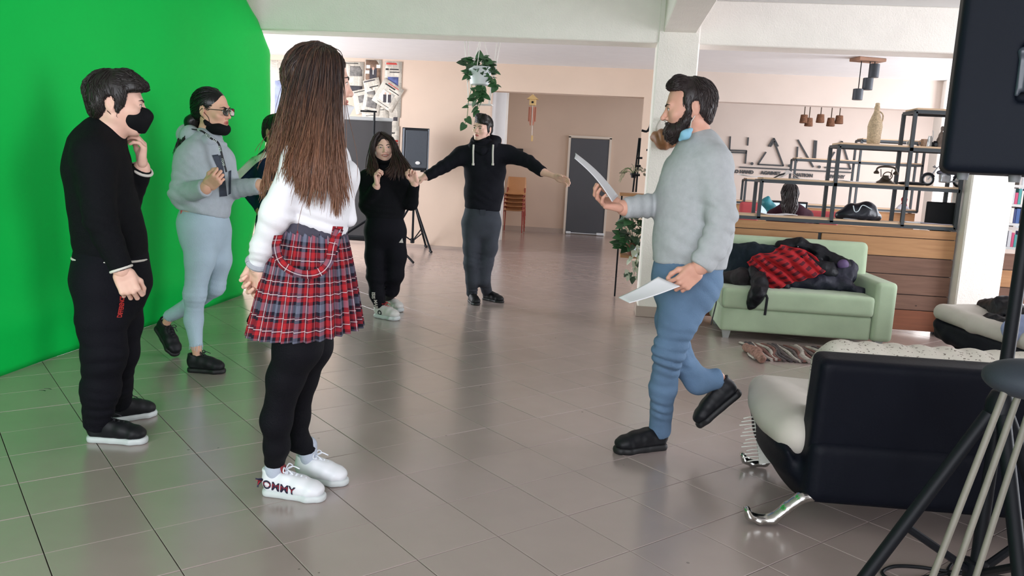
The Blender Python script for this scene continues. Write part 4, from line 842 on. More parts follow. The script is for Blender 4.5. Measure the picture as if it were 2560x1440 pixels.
# lettered wall (y = 16.84)
m_letter = mat('letter_dark', (54, 56, 58), .6)
YL = 16.84
def LW(px, py): return on_y(px, py, YL)
sign = empty('wall_sign', LW(1980, 400), 'large dark outline letters H.A.N.A on the far wall', 'sign')
def stroke(a, b, w=.028, name='stroke'):
    A, B = LW(*a), LW(*b); A.y = B.y = YL - .015; return MB().bar(A, B, w, .02, (0, 1, 0)).build(name, m_letter, sign)
def CC(x, y): return (1720 + x / 3.428, 100 + y / 3.428)
for a, b in (((362, 826), (352, 985)), ((515, 835), (510, 905)), ((352, 945), (505, 950)), ((360, 962), (500, 968)), ((500, 950), (490, 1060)), ((735, 842), (690, 912)), ((735, 842), (772, 912)), ((738, 868), (816, 1078)), ((668, 960), (598, 1066)), ((738, 868), (705, 915)), ((598, 1066), (818, 1078)),
            ((940, 855), (1074, 1090)), ((938, 915), (930, 1050)), ((1085, 860), (1074, 1030)), ((1100, 862), (1088, 1030)), ((1318, 868), (1392, 1108)), ((1318, 868), (1290, 910)), ((1255, 960), (1210, 1030)), ((1170, 1092), (1392, 1106))):
    stroke(CC(*a), CC(*b))
for p in ((546, 1060), (866, 1078), (1122, 1088)):
    MB().lathe([(.03, 0), (.03, .02)], LW(*CC(*p)) + Vector((0, -.02, 0)), 12, Matrix.Rotation(PI / 2, 3, 'X')).build('full_stop', m_letter, sign)
stroke(CC(440, 1090), CC(1400, 1136), .025, 'underline')
w2 = empty('wall_sign', LW(1980, 440), 'small bold dark words NO HAND AGAINST NATION APATHY under the outline letters', 'sign')
for txt, p, s in (('NO HAND', (465, 1130), .15), ('AGAINST', (708, 1142), .15), ('NATION', (990, 1160), .15), ('APATHY', (1264, 1172), .15)):
    q = LW(*CC(*p)); q.y = YL - .012; text_at('word', txt, s * .62, m_letter, q, (1, 0, 0), (0, 0, 1), w2, bold=.004, extrude=.006)
# pendants
m_wickd = mat('wicker_brown', (122, 84, 62), .9, vary=.4, vscale=40, bump=.6, bscale=90); m_cord = mat('cord_brown', (92, 78, 66), .8)
for i, (px, py, lab) in enumerate(((2010, 297, 'brown wicker pendant lamp, leftmost of the five and higher than its neighbour'), (2022, 305, 'brown wicker pendant lamp, second from the left, hanging low'), (2051, 296, 'brown wicker pendant lamp, middle one of the five'), (2077, 305, 'brown wicker pendant lamp, fourth from the left, hanging low'), (2098, 299, 'brown wicker pendant lamp, rightmost of the five'))):
    c = on_y(px, py, 13.0); o = empty('pendant_lamp', c, lab, 'pendant lamp', 'wicker pendants in the far room')
    MB().lathe([(.045, .062), (.052, .06), (.064, -.058), (.058, -.066), (.042, .05)], c, 16).build('lamp_shade', m_wickd, o, True); MB().tube([c + Vector((0, 0, .06)), Vector((c.x, c.y, ZC))], .008, 6).build('cord', m_cord, o)
    MB().lathe([(.03, -.02), (.04, -.02), (.04, 0), (.03, 0)], Vector((c.x, c.y, ZC)), 12).build('ceiling_rose', m_cord, o)
cl_ = empty('pendant_cluster', on_floor(2170, 146, ZC), 'three black cylinder pendants stepping down from a wooden ceiling plate', 'pendant lamp'); cc = on_floor(2170, 146, ZC); m_cyl = mat('cylinder_black', (56, 60, 66), .5, metal=.3, vary=.1)
MB().box(cc + Vector((0, 0, -.02)), (.36, .22, .04), Matrix.Rotation(.3, 3, 'Z'), .006).build('ceiling_plate', mat('plate_wood', (150, 112, 90), .7, vary=.2), cl_)
for px, y0_, y1_ in ((2146, 222, 250), (2171, 195, 225), (2187, 160, 194)):
    a = on_y(px, y0_, 10.45); b = on_y(px, y1_, 10.45); MB().lathe([(.055, b.z - a.z), (.06, b.z - a.z), (.06, -.004), (.05, 0), (.012, .004)], a, 20).build('lamp_shade', m_cyl, cl_, True); MB().tube([a, Vector((a.x, a.y, ZC))], .006, 6).build('cord', m_black, cl_)
# desk, screens, chairs behind the bar
m_redch = mat('chair_red', (168, 62, 66), .7); m_deskw = mat('desk_wood', (196, 166, 134), .5)
dk = empty('desk', (2.3, 10.3, 0), 'wooden desk behind the bar with the seated woman\'s screens', 'desk'); zd = on_y(1950, 545, 10.1).z - .12
MB().box((2.2, 10.35, zd - .02), (1.9, .7, .035), None, .004).build('desk_top', m_deskw, dk)
for x in (1.3, 3.1):
    for y in (10.05, 10.65): MB().box((x, y, (zd - .04) / 2), (.05, .05, zd - .04)).build('leg', m_dark, dk)
def screen(x0, y0, x1, y1, yy, label):
    a = on_y(x0, y0, yy); b = on_y(x1, y1, yy); o = empty('computer_screen', ((a.x + b.x) / 2, yy, zd), label, 'computer screen'); c = (a + b) / 2; w, h = b.x - a.x, a.z - b.z
    MB().box(c, (w, .03, h), None, .005).build('bezel', m_black, o); MB().box(c + Vector((0, -.017, .0)), (w - .05, .004, h - .05)).build('display', mat('screen_lit', (200, 220, 232), .4, emit=((206, 226, 240), .55)), o)
    MB().box((c.x, yy + .02, (zd + c.z) / 2), (.05, .03, abs(c.z - zd))).box((c.x, yy + .02, zd + .008), (.2, .14, .014)).build('stand', m_black, o)
screen(1899, 499, 1950, 545, 10.2, 'lit computer screen to the left of the seated woman'); screen(1955, 502, 2015, 548, 10.35, 'lit computer screen to the right of the seated woman')
S = Sdf(); a = on_y(1912, 508, 9.9); b = on_y(1930, 522, 9.9); S.chain([on_y(1921, 494, 9.9), on_y(1916, 506, 9.9), on_y(1930, 522, 9.9)], [.02, .055, .06], .04); S.chain([on_y(1930, 522, 9.9), Vector((b.x + .02, 10.06, zd + .05))], [.05, .05], .03); S.noise(.006, 9, 2); o = S.build('gift_bag', .012, mat('bag_teal', (30, 108, 118), .5, vary=.5, vscale=9)); props(o, 'crumpled teal and blue bag standing left of the seated woman', 'bag')
def office_chair(x, y, w, label, hb=.22, zc=.80):
    o = empty('desk_chair', (x, y, 0), label, 'chair'); S = Sdf(); S.box((x, y, zc), (w / 2, .04, hb), None, .035); S.build('backrest', .015, m_redch, o); S = Sdf(); S.box((x, y + .22, .48), (w / 2, .24, .05), None, .04); S.build('seat', .015, m_redch, o)
    MB().tube([(x, y + .22, .06), (x, y + .22, .45)], .03, 8).build('column', m_blackm, o, True)
    for k in range(5): a = k * 2 * PI / 5; MB().tube([(x, y + .22, .09), (x + .28 * math.cos(a), y + .22 + .28 * math.sin(a), .05)], .02, 6).lathe([(.025, 0), (.025, .05)], (x + .28 * math.cos(a), y + .22 + .28 * math.sin(a), 0), 8).build('leg', m_blackm, o, True)
    MB().bar((x, y + .02, .5), (x, y + .03, .75), .05, .02).build('back_support', m_blackm, o)
office_chair(on_y(2052, 540, 9.9).x, 9.9, .40, 'red office chair right of the seated woman', .2, .80); office_chair(on_y(1872, 528, 11.3).x, 11.3, .26, 'red office chair back seen left of the screens')
# bookcase at the far right edge
bk = empty('bookcase', (4.45, 9.1, 0), 'white and steel bookcase at the right edge beyond the pillar', 'bookcase')
MB().box((4.14, 9.1, .9), (.03, .3, 1.8)).build('side_panel', m_dark, bk); MB().box((4.9, 9.1, .9), (.03, .3, 1.8)).build('side_panel', m_dark, bk)
for z in (.75, 1.0, 1.2, 1.4, 1.62): MB().box((4.52, 9.1, z), (.73, .28, .025)).build('shelf_board', mat('board_white', (206, 206, 204), .6), bk)
bc = [(60, 92, 150), (40, 46, 70), (200, 200, 204), (190, 70, 110), (70, 150, 150), (226, 222, 214), (48, 60, 110)]
xx = 4.18; k = 0
for z in (.76, 1.01, 1.21):
    xx = 4.18; kk = 0
    while xx < 4.80:
        w = random.uniform(.022, .04); h = random.uniform(.12, .17); o = MB().box((xx + w / 2, 9.04, z + .003 + h / 2), (w - .002, .13, h), None, .002).build('book', mat('book_%d' % k, bc[k % 7], .6)); props(o, '%s book on %s of the edge bookcase, %s from left' % (('blue', 'navy', 'light grey', 'pink', 'teal', 'cream', 'dark blue')[k % 7], {.76: 'the lowest visible shelf', 1.01: 'the middle shelf', 1.21: 'the upper shelf'}[z], ('one', 'two', 'three', 'four', 'five', 'six', 'seven', 'eight', 'nine', 'ten', 'eleven', 'twelve', 'thirteen', 'fourteen')[kk]), 'book', 'books on the edge bookcase')
        xx += w; k += 1; kk += 1
        if xx > 4.5: break
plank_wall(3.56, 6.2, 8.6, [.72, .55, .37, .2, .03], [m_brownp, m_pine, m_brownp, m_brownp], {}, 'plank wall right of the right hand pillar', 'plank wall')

# ------------------------------------------------------------------ plants and hanging things
m_leaf = mat('leaf_green', (54, 98, 58), .5, vary=.25, vscale=12); m_leafd = mat('leaf_dark', (40, 70, 44), .5, vary=.3, vscale=12); m_leafw = mat('leaf_variegated', (188, 196, 176), .5, vary=.3, vscale=40); m_stem = mat('stem_green', (120, 138, 96), .6); m_rope = mat('rope_white', (240, 238, 232), .8); m_pot = mat('pot_white', (226, 232, 236), .35); m_terra = mat('pot_brown', (118, 72, 52), .7)
def leaf_shape(L_, W_):
    """heart shaped leaf, folded along the midrib: 12 triangles-ish"""
    pr_ = [(0, .0), (.34, -.10), (.50, .12), (.42, .42), (.22, .75), (0, 1.0)]
    vs = [(0, t * L_, -.10 * L_ * t * t) for t in (0, .12, .42, .75, 1.0)]; R_ = [(x * W_, y * L_, .10 * W_ * x * 2 - .10 * L_ * max(y, 0) ** 2) for x, y in pr_[1:5]]; L2 = [(-x, y, z) for x, y, z in R_]
    vs = vs + R_ + L2; return vs, [(0, 5, 6, 1), (1, 6, 7, 2), (2, 7, 8, 3), (3, 8, 4), (0, 1, 10, 9), (1, 2, 11, 10), (2, 3, 12, 11), (3, 4, 12)]
LEAF = {}
def leaf(parent, p, d, size, m, name='leaf'):
    key = (round(size, 2), m.name)
    if key not in LEAF:
        me = MB().add(*leaf_shape(1, .9)).mesh('leaf', True); me.materials.append(m); LEAF[key] = me
    o = bpy.data.objects.new(name, LEAF[key]); COL.objects.link(o); o.parent = parent; o.matrix_parent_inverse = wm(parent).inverted()
    d = Vector(d).normalized(); z = Vector((random.uniform(-.4, .4), random.uniform(-1, -.2), random.uniform(.3, 1))); x = d.cross(z).normalized(); z = x.cross(d); M_ = Matrix((x, d, z)).transposed().to_4x4(); M_.translation = Vector(p); o.matrix_basis = M_ @ Matrix.Scale(size, 4); return o
YP = 8.6
hp = empty('hanging_plant', on_y(1200, 195, YP), 'trailing heart leaved plant in a white pot hanging from the ceiling', 'hanging plant'); hc = on_y(1200, 185, YP)
MB().lathe([(.075, -.12), (.10, -.11), (.125, .06), (.13, .07), (.11, .065), (.09, -.05)], hc, 22).build('pot', m_pot, hp, True)
MB().lathe([(.02, 0), (.02, -.09), (.012, -.10)], Vector((hc.x, hc.y, ZC)), 12).build('hook', m_black, hp, True)
for k in range(3):
    a = k * 2.1 + .4; MB().tube([hc + Vector((.125 * math.cos(a), .125 * math.sin(a), .06)), Vector((hc.x, hc.y, ZC - .16)), Vector((hc.x, hc.y, ZC - .09))], .004, 5).build('hanger_cord', m_rope, hp)
for k in range(120):
    a = random.uniform(0, 2 * PI); r = random.uniform(.02, .16); h = random.uniform(-.10, .16) * (1 - r * 2) + .03
    leaf(hp, hc + Vector((r * math.cos(a), r * math.sin(a), h)), (math.cos(a), math.sin(a) * .8, random.uniform(-.7, .6)), random.choice((.05, .07, .09)), m_leaf if k % 3 else m_leafd)
leaf(hp, on_y(1165, 158, YP), (-1, 0, .1), .11, m_leafd); leaf(hp, on_y(1200, 150, YP), (-.1, 0, 1), .11, m_leaf)
for vine in ([(1180, 205), (1178, 225), (1172, 245), (1170, 265), (1168, 290), (1162, 310)], [(1190, 205), (1188, 230), (1185, 240), (1190, 250)], [(1208, 205), (1204, 230), (1196, 250), (1194, 275)], [(1222, 190), (1236, 205), (1240, 215)], [(1205, 210), (1210, 235), (1208, 250)]):
    pts = curve([on_y(x, y, YP - .05) for x, y in vine], 14); MB().tube(pts, .004, 5).build('vine', m_stem, hp, True)
    for i in range(2, 14, 2 if len(vine) < 5 else 3): leaf(hp, pts[i], (random.choice((-1, 1)) * .8, -.2, random.uniform(-1, -.1)), random.choice((.07, .09)), m_leaf)
    leaf(hp, pts[-1], (-.5, 0, -.8), .09, m_leaf)
sw = empty('hanging_swing_shelf', on_y(1197, 262, YP + .12), 'white slatted swing shelf on four cords around the hanging plant', 'swing shelf')
for (xa, ya), (xb, yb) in (((1162, 103), (1172, 262)), ((1170, 103), (1178, 260)), ((1243, 108), (1221, 262)), ((1250, 108), (1224, 260))):
    a = on_y(xa, ya, YP + .12); b = on_y(xb, yb, YP + .12); t = (ZC - a.z) / (a.z - b.z); MB().tube([b, a + (a - b) * t], .0055, 6).build('cord', m_rope, sw, True)
MB().box(on_y(1199, 262, YP + .12), (.28, .14, .012), Matrix.Rotation(-.02, 3, 'Y'), .003).build('board', m_rope, sw)
# wind chime under the opening's lintel
YC = 12.6; wc = empty('wind_chime', on_y(1332, 248, YC), 'wooden birdhouse wind chime with brown tubes hanging in the far opening', 'wind chime'); t0 = on_y(1332, 256, YC); m_bird = mat('birdhouse_wood', (196, 164, 110), .7); m_tube = mat('chime_tube', (156, 92, 66), .5)
MB().box(t0, (.10, .08, .09), None, .004).build('birdhouse', m_bird, wc)
MB().add([(t0.x - .09, t0.y - .06, t0.z + .045), (t0.x + .09, t0.y - .06, t0.z + .045), (t0.x, t0.y - .06, t0.z + .12), (t0.x - .09, t0.y + .06, t0.z + .045), (t0.x + .09, t0.y + .06, t0.z + .045), (t0.x, t0.y + .06, t0.z + .12)], [(0, 1, 2), (5, 4, 3), (0, 2, 5, 3), (2, 1, 4, 5), (1, 0, 3, 4)]).build('roof', m_bird, wc)
MB().lathe([(.018, 0), (.018, .004)], t0 + Vector((0, -.042, .0)), 12, Matrix.Rotation(PI / 2, 3, 'X')).build('entrance_hole', m_black, wc)
MB().tube([t0 + Vector((0, 0, .11)), Vector((t0.x, t0.y, 2.455 + .2))], .004, 5).build('cord', m_rope, wc)
for k in range(6):
    a = k * PI / 3; p = t0 + Vector((.05 * math.cos(a), .04 * math.sin(a), -.07)); MB().tube([p, p + Vector((0, 0, -.22 - .03 * (k % 3)))], .011, 8).build('chime_tube', m_tube, wc, True)
MB().tube([t0 + Vector((0, 0, -.04)), on_y(1330, 340, YC)], .003, 5).build('clapper_cord', m_rope, wc); pd = on_y(1330, 346, YC); MB().box(pd, (.03, .01, .09)).build('wind_sail', m_bird, wc)
# stack of wooden shell chairs
m_shell = mat('chair_wood', (206, 150, 104), .45, vary=.08, vscale=3); m_redleg = mat('chair_leg_red', (150, 56, 44), .45)
def school_chair(label):
    o = empty('stacking_chair', (0, 0, 0), label, 'chair', 'stacked wooden chairs with red legs'); prof = [(-.02, .455), (.10, .44), (.26, .435), (.36, .45), (.405, .50), (.42, .56), (.435, .66), (.455, .78), (.46, .80)]
    Pt = np.zeros((len(prof) * 3 - 2, 11, 3)); cp = curve([Vector((0, y, z)) for y, z in prof], len(prof) * 3 - 2)
    for i, p in enumerate(cp):
        for j in range(11):
            s = j / 10 * 2 - 1; ht = i / (len(cp) - 1); w = .20 - .03 * max(0, ht - .75) * 4 * abs(s) ** 4; Pt[i, j] = (s * w, p.y + .02 * s * s * (1 if ht > .5 else 0), p.z + .012 * s * s * (ht < .5))
    link('shell', grid_mesh('shell', Pt, thick=.009), m_shell, o)
    for sx_ in (-1, 1):
        MB().tube([(sx_ * .21, -.02, .01), (sx_ * .19, .03, .43)], .011, 8).build('leg', m_redleg, o, True); MB().tube([(sx_ * .21, .44, .01), (sx_ * .19, .36, .43), (sx_ * .18, .43, .58)], .011, 8).build('leg', m_redleg, o, True); MB().tube([(sx_ * .19, .03, .43), (sx_ * .19, .36, .43)], .011, 8).build('seat_rail', m_redleg, o, True)
    return o
ch0 = school_chair('wooden shell chair with red legs, lowest of the stack by the back wall'); q = on_y(1281, 575, 16.25)
labs = ['wooden shell chair with red legs, lowest of the stack by the back wall', 'stacked wooden chair, second from below in the red legged stack', 'stacked wooden chair in the middle of the red legged stack', 'stacked wooden chair, second from the top of the red legged stack', 'top wooden chair of the red legged stack, its whole back showing']
ch0.location = (q.x, 16.12, 0)
for k in range(1, 5): copy_tree(ch0, (q.x, 16.12 + .012 * k, .082 * k), 0.0, labs[k])
o = MB().box(on_y(1286, 381, 16.80), (.36, .05, .17), None, .006).build('wall_monitor', m_black); props(o, 'small black screen on the back wall behind the boy\'s outstretched arm', 'screen'); MB().box(on_y(1286, 381, 16.77), (.33, .006, .14)).build('display', mat('screen_off', (16, 18, 22), .2), o); MB().box(on_y(1286, 381, 16.835), (.1, .03, .08)).build('wall_mount', m_dark, o)
# iron plant stand with pots behind the front pillar
YS = 8.45; ps_ = empty('plant_stand', (.30, YS, 0), 'tall black iron plant stand behind the front pillar', 'plant stand'); mi = m_blackm
def S2(px, py, dy=0.0): return on_y(px, py, YS + dy)
for dx_ in (0, 16): MB().tube([S2(1630 + dx_ * .6, 318), S2(1617 + dx_ * .6, 480), Vector((S2(1617 + dx_ * .6, 480).x, YS, 0.005))], .010, 8).build('upright', mi, ps_, True)
MB().tube([S2(1642, 470, .05), S2(1650, 330, .05)], .006, 6).build('upright', mi, ps_, True)
for dx_ in (0, 8): MB().tube([S2(1598 + dx_ * .4, 345, .1), S2(1582 + dx_, 480, .1)], .009, 8).build('upright', mi, ps_, True)
MB().tube(curve([S2(1604, 326), S2(1618, 328), S2(1628, 312), S2(1640, 306)], 12), .012, 8).build('scroll_arm', mi, ps_, True)
S = Sdf(); S.chain([S2(1622, 325), S2(1633, 312), S2(1640, 308)], [.015, .035, .03], .02); S.build('finial', .008, mi, ps_)
for (a, b, h_) in ((1612, 1636, 438), (1616, 1640, 375), (1580, 1600, 438), (1588, 1602, 415), (1592, 1606, 395)): MB().tube([S2(a, h_), S2(b, h_)], .012, 6).build('ring', mi, ps_, True)
MB().box(S2(1585, 487), (.30, .26, .03), None, .004).build('shelf_board', m_pine, ps_)
MB().box(S2(1590, 640), (.34, .30, .025), None, .004).build('shelf_board', m_pine, ps_)
for x in (.17, .50): MB().tube([(x, YS + .1, .005), (x, YS + .1, S2(1585, 490).z)], .009, 8).build('upright', mi, ps_, True)
def potted(name, c, label, n, spread, height, sizes, mats_, pot_r=.09, pot_h=.14, pot_m=m_terra, trail=0):
    o = empty(name, c, label, 'potted plant'); MB().lathe([(pot_r * .7, 0), (pot_r, pot_h), (pot_r * 1.08, pot_h), (pot_r * 1.08, pot_h - .02), (pot_r * .9, pot_h - .01)], c, 18).build('pot', pot_m, o, True); top = Vector(c) + Vector((0, 0, pot_h))
    for k in range(n):
        a = random.uniform(0, 2 * PI); r = spread * math.sqrt(random.random()); h = height * random.uniform(-.25, 1) * (1 - .5 * r / spread); p = top + Vector((r * math.cos(a), r * math.sin(a) * .8, h)); leaf(o, p, (math.cos(a), math.sin(a), random.uniform(-.8, .5)), random.choice(sizes), mats_[k % len(mats_)])
        if k % 5 == 0: MB().tube([top, top.lerp(p, .6) + Vector((0, 0, .02)), p], .003, 5).build('stem', m_stem, o)
    return o
zb = S2(1590, 640).z + .0125
potted('potted_plant', (S2(1584, 600).x, YS, zb), 'bushy dark green potted plant on the iron stand\'s lower shelf', 110, .17, .42, (.07, .09, .11), [m_leafd, m_leafd, m_leaf], .08, .13)
vp = empty('potted_plant', (S2(1597, 640).x, YS - .2, 0), 'white variegated trailing plant at the foot of the iron stand', 'potted plant'); vb = Vector((S2(1597, 640).x, YS - .2, zb))
MB().lathe([(.05, 0), (.075, .10), (.08, .10), (.08, .085), (.06, .09)], vb - Vector((0, 0, 0)), 16).build('pot', m_pot, vp, True)
for k in range(34):
    a = random.uniform(-.6, .6); t = random.random(); leaf(vp, vb + Vector((-.06 * t + .07 * math.sin(a * 3), -.06 - .04 * t, .14 - .34 * t)), (math.sin(a), -.3, -.8), random.choice((.05, .06, .08)), m_leafw if k % 3 else m_leafd)
MB().tube(curve([vb + Vector((0, -.05, .1)), vb + Vector((-.03, -.09, 0)), vb + Vector((-.05, -.09, -.2))], 10), .004, 5).build('vine', m_stem, vp, True)
wp = potted('potted_plant', tuple(S2(1584, 440, .1) + Vector((0, 0, -.02))), 'small wispy dry plant hooked halfway up the iron stand', 26, .12, .10, (.03, .04), [mat('leaf_dry', (132, 124, 104), .7)], .035, .05, m_black)
for k in range(7):
    a = PI + random.uniform(-.9, .6); p = S2(1584, 440, .1); MB().tube(curve([p + Vector((0, 0, .03)), p + Vector((.08 * math.cos(a), .03, .08)), p + Vector((.15 * math.cos(a), .02, random.uniform(-.08, .05)))], 8), .0025, 4).build('stem', m_stem, wp)
# brown leather pouch hanging on the pillar
m_leath = mat('leather_brown', (132, 88, 56), .55, vary=.25, vscale=14); S = Sdf(); c = on_y(1664, 346, 7.38)
S.chain([on_y(1640, 342, 7.40), on_y(1662, 348, 7.36), on_y(1688, 346, 7.37)], [.05, .085, .06], .05); S.fold(c, .2, (1, 0, .35), .06, .012, 3); S.noise(.006, 9, 2)
o = S.build('leather_pouch', .008, m_leath); props(o, 'brown folded leather pouch hanging on the front pillar behind the man\'s head', 'pouch')
MB().tube(curve([on_y(1640, 336, 7.40), on_y(1642, 316, 7.41), on_y(1655, 298, 7.415), on_y(1672, 316, 7.41), on_y(1676, 336, 7.40)], 20), .006, 6).build('cord', mat('cord_grey', (186, 180, 170), .7), o, True); MB().tube([on_y(1655, 298, 7.41), on_y(1655, 298, 7.445)], .006, 6).build('hook', m_steel, o, True)
# dark padded seat carried on slanting pale rods, close to the camera at the right edge
S = Sdf(); c = at(2560, 948, 1.45); Rg = np.array([tuple(heading(0)), tuple(heading(90)), (0, 0, 1)]).T
S.ell(c, (.070, .07, .034), Rg); S.ell(c + Vector(heading(0)) * .05, (.09, .085, .03), Rg, .02); gs = empty('folding_stool', (c.x, c.y, 0), 'dark grey padded seat on slanting pale rods at the right edge, nearest the camera', 'stool'); S.build('padded_seat', .006, mat('pad_grey', (36, 44, 52), .75, bump=.1, bscale=300), gs)
m_rod = mat('rod_pale', (112, 109, 98), .6, vary=.1, vscale=30)
for (xa, ya), (xb, yb), d_ in (((2511, 980), (2332, 1440), 1.43), ((2545, 990), (2385, 1440), 1.47), ((2585, 990), (2440, 1440), 1.51)):
    a = at(xa, ya, d_); b = at(xb, yb, d_ - .02); t = (b.z - .012) / (a.z - b.z); MB().tube([a + (a - b) * .03, b + (b - a) * t], .0062, 10).build('rod', m_rod, gs, True)
# cable on the floor
o = MB().tube(curve([on_floor(2560, 1452), on_floor(2470, 1438, .006), on_floor(2390, 1432, .006), on_floor(2300, 1418, .006), on_floor(2235, 1416, .006), on_floor(2205, 1432, .006), on_floor(2240, 1450, .006), on_floor(2330, 1440, .006), on_floor(2400, 1425, .006), on_floor(2430, 1400, .006), on_floor(2400, 1395, .006), on_floor(2370, 1425, .006), on_floor(2390, 1460, .006)], 90), .006, 6).build('cable', m_black, None, True); props(o, 'black cable looping on the floor around the near tripod', 'cable')
for px, py, w in ((120, 972, .022), (106, 976, .02)):
    p = on_floor(px, py, .0006); o = MB().tube(curve([p + Vector((-w, 0, 0)), p + Vector((0, .006, 0)), p + Vector((w, -.004, 0))], 8), .003, 5, flat=.2).build('thread_scrap', m_black, None, True); props(o, 'short black thread lying on the tiles by the backdrop, %s of the two' % ('right' if px > 110 else 'left'), 'thread')

# ------------------------------------------------------------------ people: shared builders
def skin_mat(name, c, lip):
    t = NT(name, .5, .35); at_ = t.n('ShaderNodeAttribute', attribute_name='lip'); tc = t.n('ShaderNodeTexCoord'); nz = t.n('ShaderNodeTexNoise'); nz.inputs['Scale'].default_value = 22; t.l(tc.outputs['Object'], nz.inputs['Vector'])
    base = t.mix(nz.outputs['Fac'], tuple(min(255, v * 1.03) for v in c), (c[0] * .95, c[1] * .89, c[2] * .87)); t.b.inputs['Subsurface Weight'].default_value = .08; t.b.inputs['Subsurface Radius'].default_value = (.012, .005, .003)
    return t.color(t.mix(at_.outputs['Fac'], base, lip))
def hair_mat(name, root, tip, z0, z1, rough=.42):
    t = NT(name, rough, .4); tc = t.n('ShaderNodeTexCoord'); sx = t.n('ShaderNodeSeparateXYZ'); t.l(tc.outputs['Object'], sx.inputs[0]); mp = t.n('ShaderNodeMapping'); mp.inputs['Scale'].default_value = (90, 90, 6); t.l(tc.outputs['Object'], mp.inputs[0])
    nz = t.n('ShaderNodeTexNoise'); nz.inputs['Scale'].default_value = 1.6; nz.inputs['Detail'].default_value = 3; t.l(mp.outputs[0], nz.inputs['Vector']); mr = t.n('ShaderNodeMapRange'); mr.inputs[1].default_value = z1; mr.inputs[2].default_value = z0; t.l(sx.outputs[2], mr.inputs[0])
    lk_ = t.n('ShaderNodeAttribute', attribute_name='lock'); f = t.math('ADD', mr.outputs[0], t.math('MULTIPLY', t.math('SUBTRACT', nz.outputs['Fac'], .5), .7)); f = t.math('ADD', f, t.math('MULTIPLY', t.math('SUBTRACT', lk_.outputs['Fac'], .6), .75)); f = t.math('MINIMUM', t.math('MAXIMUM', f, 0.0), 1.0); bp = t.n('ShaderNodeBump'); bp.inputs['Strength'].default_value = .5; bp.inputs['Distance'].default_value = .004; t.l(nz.outputs['Fac'], bp.inputs['Height']); t.l(bp.outputs[0], t.b.inputs['Normal'])
    return t.color(t.mix(f, root, tip))
def cloth(name, c, rough=.85, vary=.08, vs=8, bump=.25, bs=180, spec=.15, sheen=.0): return mat(name, c, rough, vary=vary, vscale=vs, bump=bump, bscale=bs, spec=spec, sheen=sheen)
m_sclera = mat('eye_white', (226, 220, 214), .2); m_iris = mat('iris_brown', (62, 44, 34), .15); m_brow = mat('brow_dark', (42, 32, 28), .8); m_mask = mat('mask_black', (16, 17, 20), .8, spec=.15, bump=.1, bscale=300); m_teeth = mat('teeth', (236, 228, 216), .3)
def frame_of(center, phi, pitch=0, roll=0, s=1.0):
    f = heading(phi); up = Vector((0, 0, 1)); r = f.cross(up); R_ = Matrix((r, f, up)).transposed()
    R_ = R_ @ Matrix.Rotation(math.radians(-pitch), 3, 'X') @ Matrix.Rotation(math.radians(roll), 3, 'Y')
    M_ = (R_ * s).to_4x4(); M_.translation = Vector(center); return M_
_HC = {}
def head_arrays(fem=False, smile=0.0, h=.0027, neck=True):
    key = (fem, smile, h)
    if key in _HC: return _HC[key]
    S = Sdf(); w = .95 if fem else 1.0
    S.ell((0, -.012, .034), (.075, .098, .092)); S.ell((0, .028, -.028), (.064 * w, .064, .085), None, .03)
    for s in (-1, 1):
        S.cone((s * .050 * w, -.006, -.052), (s * .012, .060, -.093), .024, .020 if fem else .023, .025); S.ell((s * .043, .060, -.022), (.023, .022, .020), None, .022)
    S.ell((0, .071, -.093), (.020, .017, .015), None, .02); S.cone((-.036, .078, .021), (.036, .078, .021), .010 if fem else .0125, None, .018)
    for s in (-1, 1): S.ell((s * .032, .101, .002), (.018, .014, .012), None, .014, 's')
    nl_ = .109 if fem else .115
    S.cone((0, .084, .014), (0, nl_ - .005, -.027), .0075, .0105, .012); S.ell((0, nl_ - .004, -.030), (.0105, .010, .0095), None, .006)
    for s in (-1, 1): S.ell((s * .0125, .094, -.034), (.0075, .009, .007), None, .006)
    for s in (-1, 1): S.ell((s * .006, .104, -.040), (.0035, .006, .003), None, .003, 's')
    wd_ = .023 + .008 * smile; cz = -.061 + .006 * smile
    for s in (-1, 1):
        S.cone((s * wd_, .080 - .002 * smile, cz), (s * .005, .0935, -.0565), .0035, .0058, .006); S.cone((s * (wd_ - .003), .081, cz - .002), (0, .0925, -.0685 - .002 * smile), .004, .0070, .006)
    S.ell((0, .096, -.0622 - .001 * smile), (wd_ * .98, .012, .0011 + .0045 * smile), None, .002, 's')
    for s in (-1, 1):
        S.ell((s * .0315, .0775, .003), (.0156, .0156, .0142), None, .004); S.ell((s * .0315, .094, .0025), (.0146, .0135, .0060), None, .0015, 's')
        S.ell((s * .074, -.022, -.002), (.0075, .019, .031), np.array(Matrix.Rotation(s * -.35, 3, 'Z')), .008); S.ell((s * .083, -.018, .002), (.0055, .011, .018), np.array(Matrix.Rotation(s * -.35, 3, 'Z')), .005, 's'); S.ell((s * .072, -.012, -.027), (.006, .008, .009), None, .008)
    nr = .046 if fem else .055
    if neck: S.loft([((0, -.020, -.06), nr + .004, nr), ((0, -.030, -.12), nr, nr - .002), ((0, -.040, -.19), nr + .008, nr)], (1, 0, 0), .03)
    V, Q = S.arrays(h, 1); lip = np.zeros(len(V)); x, y, z = np.abs(V[:, 0]), V[:, 1], V[:, 2]
    zl = -.0625 + .006 * smile * (x / .03) ** 2; lip = np.clip(1.5 - np.sqrt((x / (wd_ + .003)) ** 2 + ((z - zl) / .0125) ** 2) * 1.5, 0, 1) * (y > .072); lip = np.clip(lip * 2.2, 0, 1)
    _HC[key] = (V, Q, lip); return _HC[key]
